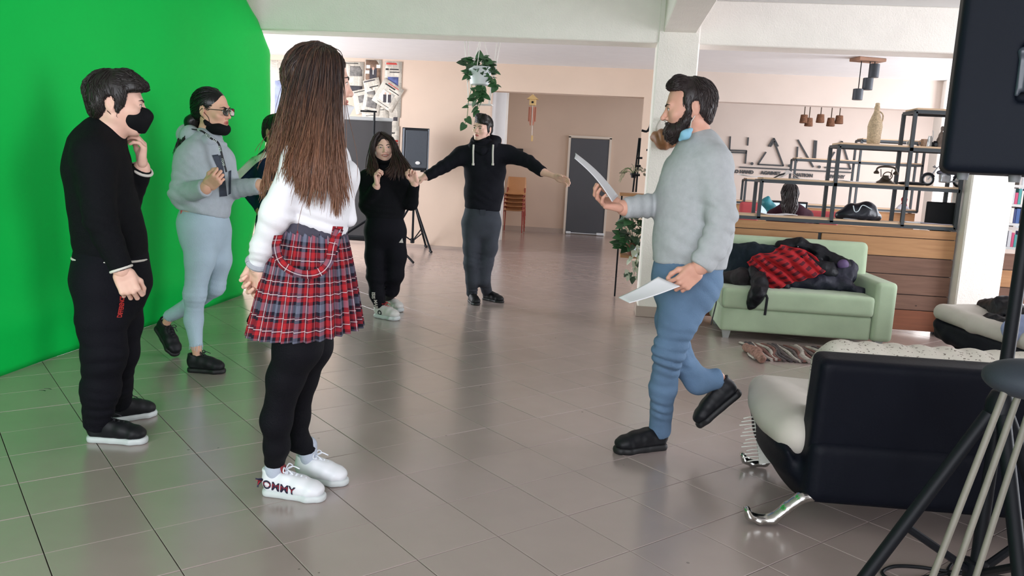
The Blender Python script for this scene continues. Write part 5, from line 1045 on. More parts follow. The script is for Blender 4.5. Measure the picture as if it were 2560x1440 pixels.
def hand_arrays(curl=(.3, .3, .3, .3), thumb=(.4, .3), spread=1.0, h=.0028, arm=.016):
    S = Sdf(); S.box((0, .046, 0), (.041, .046, .0135), None, .0125, .012); S.ell((.025, .03, -.010), (.019, .034, .015), None, .012); S.ell((-.028, .03, -.006), (.013, .034, .014), None, .012)
    S.loft([((0, -arm, 0), .027, .021), ((0, .012, 0), .029, .018)], (1, 0, 0), .02)
    B = [(.0315, .086), (.0105, .092), (-.0105, .088), (-.030, .078)]; Ls = [(.042, .026, .021), (.047, .029, .022), (.043, .027, .021), (.034, .021, .018)]; sp = (.13, .03, -.07, -.18); rr = [.0092, .0094, .0088, .0078]
    for i in range(4):
        c = curl[i]; p = Vector((B[i][0], B[i][1], .002)); an = 0; pts = [p.copy()]
        for k, (l, m_) in enumerate(zip(Ls[i], (72, 92, 62))):
            an += math.radians(m_ * c + 4); d = Vector((math.sin(sp[i] * spread) * math.cos(an), math.cos(sp[i] * spread) * math.cos(an), -math.sin(an))); p = p + d * l; pts.append(p.copy())
        S.cone((B[i][0] * .7, .05, .001), pts[0], rr[i] * 1.1, rr[i] * 1.08, .008); S.chain(pts, [rr[i] * 1.06, rr[i], rr[i] * .92, rr[i] * .80], .004)
    o, c = thumb; d1 = Vector((.35 + .55 * o, .75 - .2 * o, -.30)).normalized(); d2 = (d1 + Vector((-.9 * c, .45, -.35 * c))).normalized(); d3 = (d2 + Vector((-.9 * c, .25, -.3 * c))).normalized(); p0 = Vector((.024, .018, -.008)); p1 = p0 + d1 * .046; p2 = p1 + d2 * .034; p3 = p2 + d3 * .024
    S.chain([p0, p1, p2, p3], [.0135, .0115, .0098, .0078], .008); return S.arrays(h, 1)
def hand_frame(wrist, d, palm, right, s=1.0):
    y = Vector(d).normalized(); z = -Vector(palm); z = (z - y * z.dot(y)).normalized(); x = y.cross(z)
    M_ = (Matrix((x, y, z)).transposed() * s).to_4x4(); M_.translation = Vector(wrist)
    if right: M_ = M_ @ Matrix.Diagonal((-1, 1, 1, 1))
    return M_
class Body:
    """one continuous skin mesh: trunk and limbs, then neck and head, hands"""
    def __init__(s, label, mskin):
        s.V, s.Q, s.lip, s.n = [], [], [], 0; s.m = mskin; s.S = Sdf(); s.label = label
    def add(s, V, Q, M4=None, lip=None):
        if M4 is not None:
            V = xform(V, M4)
            if np.linalg.det(np.array(M4)[:3, :3]) < 0: Q = Q[:, ::-1]
        s.V.append(V); s.Q.append(Q + s.n); s.lip.append(np.zeros(len(V)) if lip is None else lip); s.n += len(V)
    def done(s, h=.012):
        V, Q = s.S.arrays(h, 1); s.add(V, Q); me = quads_mesh('person', np.concatenate(s.V), np.concatenate(s.Q)); a = me.attributes.new('lip', 'FLOAT', 'POINT'); L_ = np.concatenate(s.lip)
        if len(a.data) == len(L_): a.data.foreach_set('value', L_.astype(np.float32))
        return props(link('person', me, s.m), s.label, 'person', 'people in the room')
_HB = {}
def face_bits(root, HM, brow=m_brow, iris=m_iris, thick=1.0, smile=False, gaze=(0, 0), fem=False, sm=0.0):
    key = (fem, sm)
    if key not in _HB: V, Q, _l = head_arrays(fem, sm); _HB[key] = BVHTree.FromPolygons(V.tolist(), Q.tolist())
    T_ = _HB[key]
    def on_face(x, z, e=.001):
        h_ = T_.ray_cast(Vector((x, .25, z)), Vector((0, -1, 0))); return HM @ (h_[0] + h_[1] * e) if h_[0] is not None else HM @ Vector((x, .08, z))
    for s in (-1, 1):
        c = HM @ Vector((s * .0315, .0775, .003)); sc = HM.to_scale().x; n = 14
        fx = HM.to_3x3().normalized(); ex = [fx @ Vector(v) for v in ((1, 0, 0), (0, 0, 1), (0, 1, 0))]; g = (ex[2] + ex[0] * gaze[0] + ex[1] * gaze[1]).normalized(); rt = Matrix((ex[0], g.cross(ex[0]), g)).transposed(); re = .0130 * sc
        prof = [(re * math.sin(a), re * math.cos(a)) for a in [PI - k * PI / 10 for k in range(0, 11)]]; prof[0] = (.0003, prof[0][1]); prof[-1] = (.0003, prof[-1][1]); e = MB().lathe(prof, c, n, rt).build('eye', m_sclera, root, True)
        MB().lathe([(.0003, re * 1.025), (.0056 * sc, re * .94), (.0057 * sc, re * .86)][::-1], c, n, rt).build('iris', iris, e, True)
        w_ = [.0016, .0028, .0032, .0033, .0032, .0029, .0024, .0018, .0009]; MB().tube([on_face(s * x, z) for x, z in zip(np.linspace(.012, .050, 9), (.0175, .0205, .0225, .0240, .0248, .0248, .0240, .0222, .0195))], [q_ * thick for q_ in w_], 6).build('eyebrow', brow, root, True)
        lid = [on_face(s * (.0315 + .0150 * math.cos(a)), .0025 + .0066 * math.sin(a), .0004) for a in [PI * (k + .0) / 10 for k in range(11)]]; MB().tube(lid, [.0005] + [.0011] * 9 + [.0005], 5).build('eyelash', brow, root, True)
    if smile: S = Sdf(); S.ell((0, .0885, -.0605), (.021, .006, .0048), None, .003); S.build('teeth', .0018, m_teeth, root, 1, HM)
def scalp_strands(S, HM, flow, n, length, r, m, parent, seed=1, lift=.25, wave=.0, sel=None, name='hair_lock', steps=7, h=.006):
    """tufts running over an implicit hair volume along a flow field (head space)"""
    rg = np.random.default_rng(seed); V, Q = S.arrays(h, 1); me_n = np.zeros_like(V); fa = np.cross(V[Q[:, 2]] - V[Q[:, 0]], V[Q[:, 3]] - V[Q[:, 1]])
    for k in range(4): np.add.at(me_n, Q[:, k], fa)
    me_n /= np.linalg.norm(me_n, axis=1, keepdims=True) + 1e-12; ok = np.ones(len(V), bool) if sel is None else sel(V); idx = np.nonzero(ok)[0]; idx = rg.choice(idx, n); P = V[idx] - me_n[idx] * r * .6; N = me_n[idx]; L_ = length * rg.uniform(.6, 1.3, n); pts = [P.copy()]; tree = None
    from mathutils.kdtree import KDTree
    kd = KDTree(len(V))
    for i, v in enumerate(V): kd.insert(v, i)
    kd.balance(); jit = rg.normal(size=(n, 3)) * .22
    for k in range(steps):
        d = flow(P) + jit + wave * np.sin(k * 1.7 + rg.uniform(0, 6, (n, 1))); d -= N * (d * N).sum(1, keepdims=True); d /= np.linalg.norm(d, axis=1, keepdims=True) + 1e-9; P = P + d * (L_ / steps)[:, None]
        for i in range(n):
            co, j, dist = kd.find(P[i]); N[i] = me_n[j]; dd = float((P[i] - V[j]) @ N[i])
            if dd < 0 or (k < steps - 2 and dd > r * 1.5): P[i] = P[i] + N[i] * (r * .5 - dd)
        if k >= steps - 3: P = P + N * lift * r * rg.uniform(0, 1, (n, 1))
        pts.append(P.copy())
    Pt = np.stack(pts, 1); A = xform(Pt.reshape(-1, 3), HM).reshape(Pt.shape); return link(name, strands_mesh(name, A, r * 1.0, r * .45, 4), m, parent)
def guide_hair(guides, n, r, m, parent, seed=1, jit=.006, tmin=.6, name='hair_lock', S_=22, wave=.006, clumps=None, tight=.8):
    """strands interpolated between neighbouring guide lines (metres); clumps: [(u, end, wave phase)] draw strands together into locks"""
    rg = np.random.default_rng(seed); G = np.array([[tuple(q) for q in bez_net([g, g], 2, S_)[0]] for g in guides]); k = len(G); out = np.zeros((n, S_, 3)); tt = np.linspace(0, 1, S_)
    def line(u): a = int(min(max(u, 0), k - 1.001)); f = u - a; return G[a] * (1 - f) + G[a + 1] * f
    cu = np.array([c[0] for c in clumps]) if clumps else None
    for i in range(n):
        u = rg.uniform(0, k - 1.001); L_ = line(u); e = tmin + (1.02 - tmin) * rg.uniform() ** 1.6; ph = rg.uniform(0, 6.28, 3); wv = wave
        if clumps:
            c = clumps[int(np.argmin(np.abs(cu - u)))]; w = (tight * np.clip(tt * 1.5 - .25, 0, 1) ** 1.4)[:, None]; L_ = L_ * (1 - w) + line(c[0]) * w; e = min(1.02, c[1] * rg.uniform(.72, 1.04)); ph = np.array([c[2], c[2] * 1.7, c[2] * .6]) + rg.uniform(-.5, .5, 3); wv = wave * 2.2
        L2 = np.stack([np.interp(tt * e, tt, L_[:, q]) for q in range(3)], 1); env = (.25 + tt * 1.2)[:, None]
        out[i] = L2 + rg.normal(size=3) * jit * env + wv * (env - .2) * np.stack([np.sin(tt * 10 * e + ph[0]), np.sin(tt * 8 * e + ph[1]), .3 * np.sin(tt * 7 + ph[2])], 1) * rg.uniform(.5, 1)
    return link(name, strands_mesh(name, out, r, r * .5, 4), m, parent)
def foot_frame(heel, toe, pitch=0.0):
    h, t = Vector(heel), Vector(toe); d = t - h; L_ = d.length; y = d.normalized(); x = y.cross(Vector((0, 0, 1))).normalized(); zz = x.cross(y); M_ = Matrix((x, y, zz)).transposed().to_4x4(); M_.translation = h
    if pitch: M_ = M_ @ Matrix.Translation((0, L_, 0)) @ Matrix.Rotation(math.radians(-pitch), 4, 'X') @ Matrix.Translation((0, -L_, 0))
    return M_, L_
def ankle(heel, toe, pitch=0.0, z=.10, y=.055):
    M_, L_ = foot_frame(heel, toe, pitch); return M_ @ Vector((0, y, z)), M_ @ Vector((0, y + .012, .045))
def shoe(parent, heel, toe, m_up, m_sole, lace=None, w=1.0, hgt=1.0, pitch=0.0, sole_h=.024, chunky=False, tongue=None, loops=True, name='shoe', vox=.0045, z=0.0):
    """low lace-up shoe from heel point to toe point on the floor; pitch lifts the heel"""
    M_, L_ = foot_frame(heel, toe, pitch)
    b = sole_h; S = Sdf(); X = (1, 0, 0); k = L_ / .28
    S.loft([((0, .042 * k, b + .03 * hgt), .034 * w, .040 * hgt), ((0, .11 * k, b + .034 * hgt), .036 * w, .046 * hgt), ((0, .17 * k, b + .026 * hgt), .042 * w, .036 * hgt), ((0, .225 * k, b + .018 * hgt), .043 * w, .026 * hgt), ((0, .250 * k, b + .014 * hgt), .035 * w, .020 * hgt)], X, .02)
    S.loft([((0, .040 * k, b + .008), .034 * w, .014), ((0, .13 * k, b + .008), .034 * w, .014), ((0, .215 * k, b + .006), .043 * w, .012), ((0, .249 * k, b + .006), .033 * w, .012)], X, .012)
    S.loft([((0, .050 * k, b + .05 * hgt), .033 * w, .036), ((0, .046 * k, b + .078 * hgt), .034 * w, .040 * k)], X, .015); S.cut((0, .05, b + .078 * hgt), (0, .12, 1), .006); S.cut((0, 0, b * .6), (0, 0, -1), .003)
    S.ell((0, .052 * k, b + .085 * hgt), (.026 * w, .034 * k, .026), None, .006, 's')
    up = S.build(name, vox, m_up, parent, 1, M_)
    S = Sdf(); e = .004 + (.004 if chunky else 0); S.loft([((0, .040 * k, b * .5), .034 * w + e, .03), ((0, .13 * k, b * .5), .033 * w + e, .03), ((0, .215 * k, b * .5), .044 * w + e, .03), ((0, .249 * k, b * .5), .034 * w + e, .03)], X, .015)
    if chunky: S.noise(.004, 16, 3)
    S.cut((0, 0, b), (0, 0, 1), .004); S.cut((0, 0, 0), (0, 0, -1), .003); S.build('sole', vox, m_sole, up, 1, M_)
    if lace is not None:
        mb = MB(); top = lambda yy: b + hgt * float(np.interp(yy / k, [.10, .17, .225], [.078, .062, .045])) + .001
        for i in range(5):
            yy = (.110 + .020 * i) * k; yb = yy + .010 * k; ww = .020 * w; mb.tube([M_ @ Vector(v) for v in ((-ww, yy, top(yy) - .007), (0, (yy + yb) / 2, top(yy) + .003), (ww, yb, top(yb) - .007))], .0028, 5, flat=.6); mb.tube([M_ @ Vector(v) for v in ((ww, yy, top(yy) - .007), (0, (yy + yb) / 2, top(yy) + .003), (-ww, yb, top(yb) - .007))], .0028, 5, flat=.6)
        if loops:
            for s in (-1, 1):
                c = M_ @ Vector((0, .105 * k, top(.105 * k) + .004)); mb.tube(curve([c, c + M_.to_3x3() @ Vector((s * .022, .004, .016)), c + M_.to_3x3() @ Vector((s * .040, .010, .004)), c + M_.to_3x3() @ Vector((s * .024, .014, .002)), c], 14), .0026, 5); mb.tube(curve([c, c + M_.to_3x3() @ Vector((s * .02, .02, .008)), c + M_.to_3x3() @ Vector((s * .030, .045, -.004))], 8), .0024, 5)
        mb.build('laces', lace, up, True)
    if tongue is not None:
        S = Sdf(); S.box((0, .098 * k, b + .082 * hgt), (.019 * w, .007, .022), np.array(Matrix.Rotation(.5, 3, 'X')), .006); S.build('tongue', .004, tongue, up, 1, M_)
    return up, M_
def wrap_text(target, txt, size, m, org, nrm, xd, parent, bold=0.0, lift=.0018, name='lettering', space=1.0, squash=1.0):
    """lettering laid onto a surface: each point of the flat text is dropped along -nrm onto the mesh"""
    me = text_mesh(txt, size, bold, 0, 'CENTER', 0, space); n = Vector(nrm).normalized(); x = Vector(xd); x = (x - n * x.dot(n)).normalized(); y = n.cross(x)
    import bmesh
    bm = bmesh.new(); bm.from_mesh(me); bmesh.ops.triangulate(bm, faces=bm.faces); bmesh.ops.subdivide_edges(bm, edges=[e for e in bm.edges if e.calc_length() > size * .25], cuts=2); bm.to_mesh(me); bm.free()
    tv_ = [v.co.copy() for v in target.data.vertices]; T_ = BVHTree.FromPolygons([tuple(v) for v in tv_], [tuple(p.vertices) for p in target.data.polygons]); O = Vector(org)
    for v in me.vertices:
        p = O + x * v.co.x + y * (v.co.y * squash) + n * .25; hit = T_.ray_cast(p, -n); q = hit[0] if hit[0] is not None and abs((hit[0] - O).dot(n)) < .12 else O + x * v.co.x + y * v.co.y * squash; v.co = q + n * lift
    return link(name, me, m, parent)
def ring(name, c, axis, side, rs, rf, r, m, parent, n=40, flat=1.0):
    ax = Vector(axis).normalized(); sd = Vector(side); sd = (sd - ax * sd.dot(ax)).normalized(); fr = ax.cross(sd); pts = [Vector(c) + sd * (rs * math.cos(2 * PI * i / n)) + fr * (rf * math.sin(2 * PI * i / n)) for i in range(n + 1)]
    return MB().tube(pts, r, 8, cap=False, flat=flat).build(name, m, parent, True)
def mask_on(root, HM, kind, m, sc=1.0):
    S = Sdf()
    if kind == 'worn':
        S.ell((0, .048, -.050), (.066, .066, .058), None, .02); S.cone((0, .094, -.004), (0, .113, -.034), .008, .010, .03); S.cone((0, .112, -.036), (0, .086, -.098), .012, .016, .04)
        S.cut((0, .115, -.005), (0, .18, 1), .003); S.cut((0, .042, -.04), (0, -1, .45), .003); S.cut((0, .07, -.110), (0, .1, -1), .004)
    else:
        S.ell((0, .036, -.098), (.067, .073, .048), None, .02); S.loft([((-.066, .010, -.072), .012, .03), ((-.072, -.012, -.05), .006, .012)], (0, 1, 0), .02); S.loft([((.066, .010, -.072), .012, .03), ((.072, -.012, -.05), .006, .012)], (0, 1, 0), .02); S.cut((0, .09, -.076 if kind == 'chin' else -.106), (0, .45 if kind == 'chin' else .55, 1), .003); S.cut((0, -.012, -.08), (0, -1, .2), .003); S.cut((0, .05, -.134), (0, -.1, -1), .004)
    o = S.build('face_mask', .0035, m, root, 1, HM); mb = MB()
    for s in (-1, 1):
        if kind == 'worn': ends = ((s * .060, .048, -.018), (s * .056, .028, -.080))
        else: ends = ((s * .064, .020, -.070), (s * .064, .004, -.088))
        k_ = kind == 'worn'; mb.tube(curve([HM @ Vector(ends[0]), HM @ Vector((s * .0735, .018, -.002 if k_ else -.04)), HM @ Vector((s * .0800, -.008, .012 if k_ else -.01))], 7), .0016, 5).tube(curve([HM @ Vector(ends[1]), HM @ Vector((s * .069, .0, -.058)), HM @ Vector((s * .076, -.030, -.032))], 7), .0016, 5)
    mb.build('ear_loop', m, o, True); return o
def short_hair(root, HM, m, hl=.070, seed=1, n=420, vol=1.0, nape=-.075, part=1, quiff=.02, side=.030):
    """hl: height of the hairline over the brow; side: how far forward the temples are covered"""
    S = Sdf(); S.ell((0, -.020, .044), (.080 * vol, .103 * vol, .091 * vol)); S.ell((0, -.064, -.015), (.064, .042, .060), None, .035); S.cone((-.035, .04, .108), (.025 * part, .058 + quiff * .8, hl + .024), .030, .016 + quiff * .5, .04); S.cone((.035, .03, .108), (.050 * part, .050 + quiff * .6, hl + .018), .030, .016 + quiff * .3, .04)
    for s in (-1, 1): S.ell((s * .069, side - .028, .022), (.0095, .026, .050), None, .015); S.ell((s * .071, .004, -.018), (.0075, .008, .026), None, .008)
    S.box((0, side + .012 + .1, hl - .1 + .012), (.12, .1, .1), np.array(Matrix.Rotation(.12, 3, 'X')), .014, .008, 's')
    for s in (-1, 1): S.ell((s * .090, -.024, -.006), (.028, .024, .036), None, .006, 's'); S.ell((s * .078, .035, -.065), (.04, .045, .035), None, .008, 's')
    S.cut((0, -.09, nape), (0, .35, -1), .01); S.noise(.003, 12, seed)
    o = S.build('hair', .0045, m, root, 1, HM)
    def flow(P):
        f = np.zeros_like(P); f[:, 1] = 1.0; f[:, 0] = .45 * part; back = P[:, 1] < -.02; f[back] = (0, -.35, -1.0); side = (np.abs(P[:, 0]) > .055) & (P[:, 2] < .07); f[side] = (0, .25, -1.0); return f
    scalp_strands(S, HM, flow, int(n * 2.2), .05, .0021, m, o, seed, .5, sel=lambda V: V[:, 2] > nape + .02); return o, S

# ------------------------------------------------------------------ the cast
def figure(label, mskin, D, phi, torso, arms, legs, pelvis, m_top, m_bot, neck, head, hands, top_name='sweater', bot_name='trousers', vox=.009, top_folds=(), bot_folds=(), hem=None, fem=False, smile=0, hand_s=1.0, k_arm=.05, cuff=True, legcut=True, sleeve_cut=True, bare=(), amp=.004, tn=.02, sh_r=.055, bot_amp=.004):
    """torso/pelvis: (px, py, dd, half width across, half depth); arms/legs: lists of (px, py, dd, r); head: (px, py, dd, phi, pitch, roll, scale)"""
    phi += math.degrees(math.atan2(1280 - neck[0], F_PX)); head = (*head[:3], head[3] + math.degrees(math.atan2(1280 - head[0], F_PX)), *head[4:])
    P = lambda q: q[0] if isinstance(q[0], Vector) else at(q[0], q[1], D + q[2]); side = heading(phi - 90); B = Body(label, mskin); out = {'P': P, 'side': side}
    T = [(P(q), q[3], q[4]) for q in torso]; PV = [(P(q), q[3], q[4]) for q in pelvis]; nk = P(neck)
    S = Sdf(); S.loft(T, side, .06)
    if hem is not None: S.cut(P(hem), (0, 0, -1) if len(hem) < 4 else hem[3], .006)
    for a in arms:
        pts = [P(q) for q in a]; rs = [q[3] for q in a]; S.cone(nk + Vector((0, 0, -.03)), pts[0], .055, rs[0] * .92, .05); S.cone(pts[0], pts[1], rs[0], rs[1], k_arm)
        if len(pts) > 2: S.chain(pts[1:], rs[1:], .016)
    for a in arms:
        if sleeve_cut and len(a) > 2:
            e = P(a[-1]); d = (e - P(a[-2])).normalized(); x = d.orthogonal().normalized(); R_ = np.array([tuple(x), tuple(d.cross(x)), tuple(d)]).T; r = a[-1][3]; S.box(e + d * (r * .2 + .03), (r * 1.15, r * 1.15, .03), R_, .004, .006, 's')
    for f in top_folds: S.fold(P(f), f[3], f[4], f[5], f[6], f[7] if len(f) > 7 else 1)
    S.noise(amp, 5, 3); out['topS'] = S
    L_ = Sdf(); L_.loft(PV, side, .05)
    for l in legs: L_.chain([P(q) for q in l], [q[-1] for q in l], .035)
    for l in legs:
        if legcut:
            e = P(l[-1]); d = (e - P(l[-2])).normalized(); x = d.orthogonal().normalized(); R_ = np.array([tuple(x), tuple(d.cross(x)), tuple(d)]).T; r = l[-1][-1]; L_.box(e + d * (r * .3 + .05), (r * 1.3, r * 1.3, .05), R_, .004, .006, 's')
    for f in bot_folds: L_.fold(P(f), f[3], f[4], f[5], f[6], f[7] if len(f) > 7 else 2)
    L_.noise(bot_amp, 5, 7)
    # skin below the clothes
    b = B.S; b.loft([(c, max(.04, rs - tn), max(.04, rf - tn)) for c, rs, rf in T], side, .06); b.loft([(c, max(.04, rs - tn), max(.04, rf - tn)) for c, rs, rf in PV], side, .05)
    for a, hd in zip(arms, hands):
        pts = [P(q) for q in a]; rs = [max(.021, q[3] - .017) for q in a]
        if hd is not None: w = P(hd['w']); pts = pts + [w]; rs[-1] = min(rs[-1], .031); rs.append(.023)
        b.cone(nk + Vector((0, 0, -.03)), pts[0], .04, .04, .05); b.chain(pts, rs, .04)
    for l in legs:
        pts = [P(q) for q in l]; rs = [max(.028, q[-1] - .02) for q in l]; ft = l[-1][1] if isinstance(l[-1][0], Vector) else pts[-1]; b.chain(pts + [ft], rs + [.026], .03)
    H = frame_of(P(head), *head[3:7]); out['H'] = H
    V, Q, lip = head_arrays(fem, smile); B.add(V, Q, H, lip); b.cone(H @ Vector((0, -.034, -.13)), nk + Vector((0, 0, -.05)), .052 if not fem else .045, .06, .03)
    for a, hd in zip(arms, hands):
        if hd is None: continue
        w = P(hd['w']); V, Q = hand_arrays(hd.get('curl', (.3,) * 4), hd.get('thumb', (.4, .3)), hd.get('spread', 1.0), hd.get('h', .0028)); tip = P(hd['tip']); B.add(V, Q, hand_frame(w, tip - w, hd['palm'], hd['right'], hand_s))
    root = B.done(); out['root'] = root; face_bits(root, H, smile=smile > 0, fem=fem, sm=smile)
    out['top'] = S.build(top_name, vox, m_top, root); out['bot'] = L_.build(bot_name, vox, m_bot, root)
    return out
skin_fair = skin_mat('skin_fair', (238, 198, 180), (186, 108, 100)); skin_warm = skin_mat('skin_warm', (228, 182, 158), (178, 98, 90)); skin_tan = skin_mat('skin_tan', (198, 146, 124), (158, 92, 84))
m_blkknit = cloth('knit_black', (15, 16, 20)); m_blktrack = cloth('track_black', (17, 17, 24), .8); m_trimw = cloth('trim_white', (224, 218, 210)); m_shoeb = mat('shoe_black', (19, 20, 24), .55, vary=.1, spec=.3); m_solew = mat('sole_white', (206, 212, 212), .5); m_soleb = mat('sole_black', (18, 18, 20), .6); m_laceb = mat('lace_black', (30, 31, 36), .7); m_hairblk = hair_mat('hair_black_brown', (30, 25, 24), (44, 36, 34), 1.2, 1.8)
away = fwd0; near = -fwd0

F1 = [(on_floor(213, 1101), on_floor(370, 1108)), (on_floor(268, 1058), on_floor(390, 1036))]
A = lambda ht, r, z=.10, pitch=0, y=.055: (*ankle(ht[0], ht[1], pitch, z, y), r)
# 1 -- boy in black with a raised hand
f = figure('boy in black sweater with white trim, black face mask, one hand raised, before the backdrop', skin_fair, 3.45, -6,
    [(258, 330, 0, .075, .07), (246, 368, 0, .155, .105), (243, 430, 0, .16, .122), (258, 515, 0, .158, .126), (275, 590, 0, .155, .134), (280, 660, 0, .16, .142)],
    [[(234, 388, -.14, .068), (250, 545, -.205, .064), (303, 672, -.20, .046)], [(262, 390, .15, .07), (312, 512, .17, .062), (354, 424, .12, .045)]],
    [[(252, 690, -.08, .105), (255, 800, -.08, .098), (262, 880, -.08, .088), (250, 975, -.06, .075), A(F1[0], .060, .085)], [(300, 690, .09, .10), (300, 800, .09, .090), (298, 880, .10, .080), (290, 960, .17, .068), A(F1[1], .058, .10)]],
    [(277, 640, 0, .16, .148), (278, 705, 0, .165, .155), (275, 745, 0, .15, .13)], m_blkknit, m_blktrack, (262, 322, 0), (294, 261, 0, -5, 2, 0, 1.05),
    [dict(w=(307, 680, -.20), tip=(330, 740, -.21), palm=away + heading(180) * .4, right=True, curl=(.72, .76, .80, .84), thumb=(.15, .5), h=.0025), dict(w=(356, 412, .12), tip=(360, 345, .10), palm=heading(180) + near * .5, right=False, curl=(.62, .55, .5, .5), thumb=(.1, .55), h=.0025)],
    top_folds=[(248, 560, -.2, .16, (.3, .2, 1), .055, .006), (250, 630, 0, .2, (.1, 0, 1), .07, .006), (325, 480, .16, .12, (.6, 0, .6), .05, .006)], bot_folds=[(250, 890, -.1, .2, (0, .1, 1), .07, .008), (252, 1020, -.1, .12, (.1, 0, 1), .045, .009), (295, 980, .1, .12, (0, 0, 1), .05, .008)], hem=(278, 645, 0), tn=.022, k_arm=.06)
r1 = f['root']; H = f['H']; P = f['P']; mask_on(r1, H, 'worn', m_mask); short_hair(r1, H, m_hairblk, .052, 2, 520, 1.04, -.085, 1, .03, .034)
ring('hem_trim', P((277, 645, 0)), (0, 0, 1), f['side'], .163, .149, .0055, m_trimw, r1); ring('collar_trim', P((262, 330, 0)) + Vector((0, 0, .012)), (heading(-6) * -.35 + Vector((0, 0, 1))), f['side'], .070, .075, .006, m_trimw, r1)
for a, b_, rr in (((303, 672, -.20), (276, 608, -.203), .041), ((354, 424, .12), (334, 467, .145), .045)):
    d = P(a) - P(b_); ring('cuff_trim', P(a), d, d.orthogonal(), rr, rr, .0065, m_trimw, r1)
wrap_text(f['bot'], 'DIFFERENCE', .0185, mat('print_red', (176, 40, 36), .7), P((292, 772, -.175)), near + heading(0) * .1, up0 + heading(0) * .18, r1, .0006, .003, space=.92)
for heel, toe in F1:
    up, M_ = shoe(r1, heel, toe, m_shoeb, m_solew, m_laceb, 1.0, 1.05, 0, .030)

F2 = [(on_floor(468, 928), on_floor(562, 933))]; tq = on_floor(440, 893); F2.append((tq - heading(-32) * .27, tq))
# 2 -- girl with glasses in the grey hoodie
m_hood = cloth('hoodie_grey', (176, 184, 192), .9, .06, 30); m_lightjean = cloth('jeans_light', (174, 194, 208), .8, .07, 10); m_printd = cloth('print_slate', (74, 80, 92), .8); m_tape = mat('tape_black', (32, 34, 40), .7)
f = figure('girl with glasses in a light grey hoodie and pale blue jeans, mask under her chin', skin_warm, 4.70, -32,
    [(516, 350, 0, .085, .075), (510, 385, 0, .165, .105), (510, 440, 0, .165, .125), (511, 490, 0, .158, .125), (511, 522, 0, .148, .122), (511, 545, 0, .14, .12)],
    [[(472, 400, -.09, .07), (452, 484, -.13, .066), (512, 470, -.24, .050)], [(556, 402, .10, .066), (578, 474, .03, .058), (648, 464, -.06, .048)]],
    [[(500, 575, -.06, .098), (500, 650, -.06, .080), (487, 735, -.07, .060), (484, 800, -.03, .050), A(F2[0], .038, .165)], [(540, 580, .07, .09), (545, 650, .09, .075), (535, 715, .12, .062), (480, 760, .20, .052), A(F2[1], .040, .16, 40)]],
    [(510, 528, 0, .14, .118), (508, 560, 0, .155, .13), (508, 595, 0, .15, .12)], m_hood, m_lightjean, (516, 345, 0), (531, 277, 0, -30, 2, 2, 1.0),
    [dict(w=(520, 464, -.25), tip=(556, 436, -.30), palm=heading(120), right=True, curl=(.8, .85, .9, .9), thumb=(.2, .6)), dict(w=(655, 463, -.06), tip=(690, 458, -.06), palm=Vector((0, 0, -1)), right=False, curl=(.4,) * 4)],
    top_folds=[(452, 480, -.13, .16, (.4, .3, .8), .05, .008), (505, 520, -.05, .2, (.35, 0, .9), .06, .007), (590, 474, 0, .16, (.9, .2, .3), .045, .007), (490, 390, -.1, .14, (.6, 0, .7), .05, .005)], bot_folds=[(490, 735, -.06, .13, (.1, 0, 1), .032, .005), (535, 712, .12, .12, (.3, 0, 1), .035, .005)], hem=(511, 530, 0, -up0 + heading(0) * -.25), fem=True, bot_amp=.002, hand_s=.94, k_arm=.045)
r2 = f['root']; H = f['H']; P = f['P']; mask_on(r2, H, 'chin', m_mask)
m_hair2 = hair_mat('hair_dark_sleek', (20, 18, 20), (30, 26, 26), 1.1, 1.7, .3); S = Sdf(); S.ell((0, -.022, .040), (.080, .104, .093)); S.ell((0, -.075, -.015), (.055, .045, .055), None, .03); S.ell((0, .100, -.014), (.064, .054, .096), None, .015, 's')
for s in (-1, 1): S.ell((s * .084, -.018, -.010), (.026, .024, .032), None, .008, 's'); S.ell((s * .078, .035, -.06), (.04, .05, .06), None, .01, 's')
S.cut((0, -.09, -.07), (0, .4, -1), .01); h2 = S.build('hair', .0045, m_hair2, r2, 1, H)
scalp_strands(S, H, lambda P_: np.stack([-P_[:, 0] * 2, -np.ones(len(P_)), -.4 * np.ones(len(P_))], 1), 260, .09, .0026, m_hair2, h2, 5, .1, sel=lambda V: (V[:, 2] > -.04) & (V[:, 1] < .045))
S = Sdf(); S.chain([H @ Vector(v) for v in ((0, -.100, -.045), (.0, -.125, -.075), (.0, -.13, -.12))], [.030, .042, .036], .02); S.noise(.004, 14, 3); S.build('ponytail', .006, m_hair2, h2)
tl_ = [H @ Vector((0, -.125, -.10))]; guide_hair([[tl_[0] + side0 * s for side0, s in ((f['side'], .02 * q),)] + [P((455 - 6 * q, 345, -.05 + q * .05)), P((443 - 6 * q, 390, -.06 + .05 * q)), P((436 - 4 * q, 430, -.05 + .05 * q))] for q in (-1, 0, 1)], 60, .0028, m_hair2, h2, 4, .005, .5)
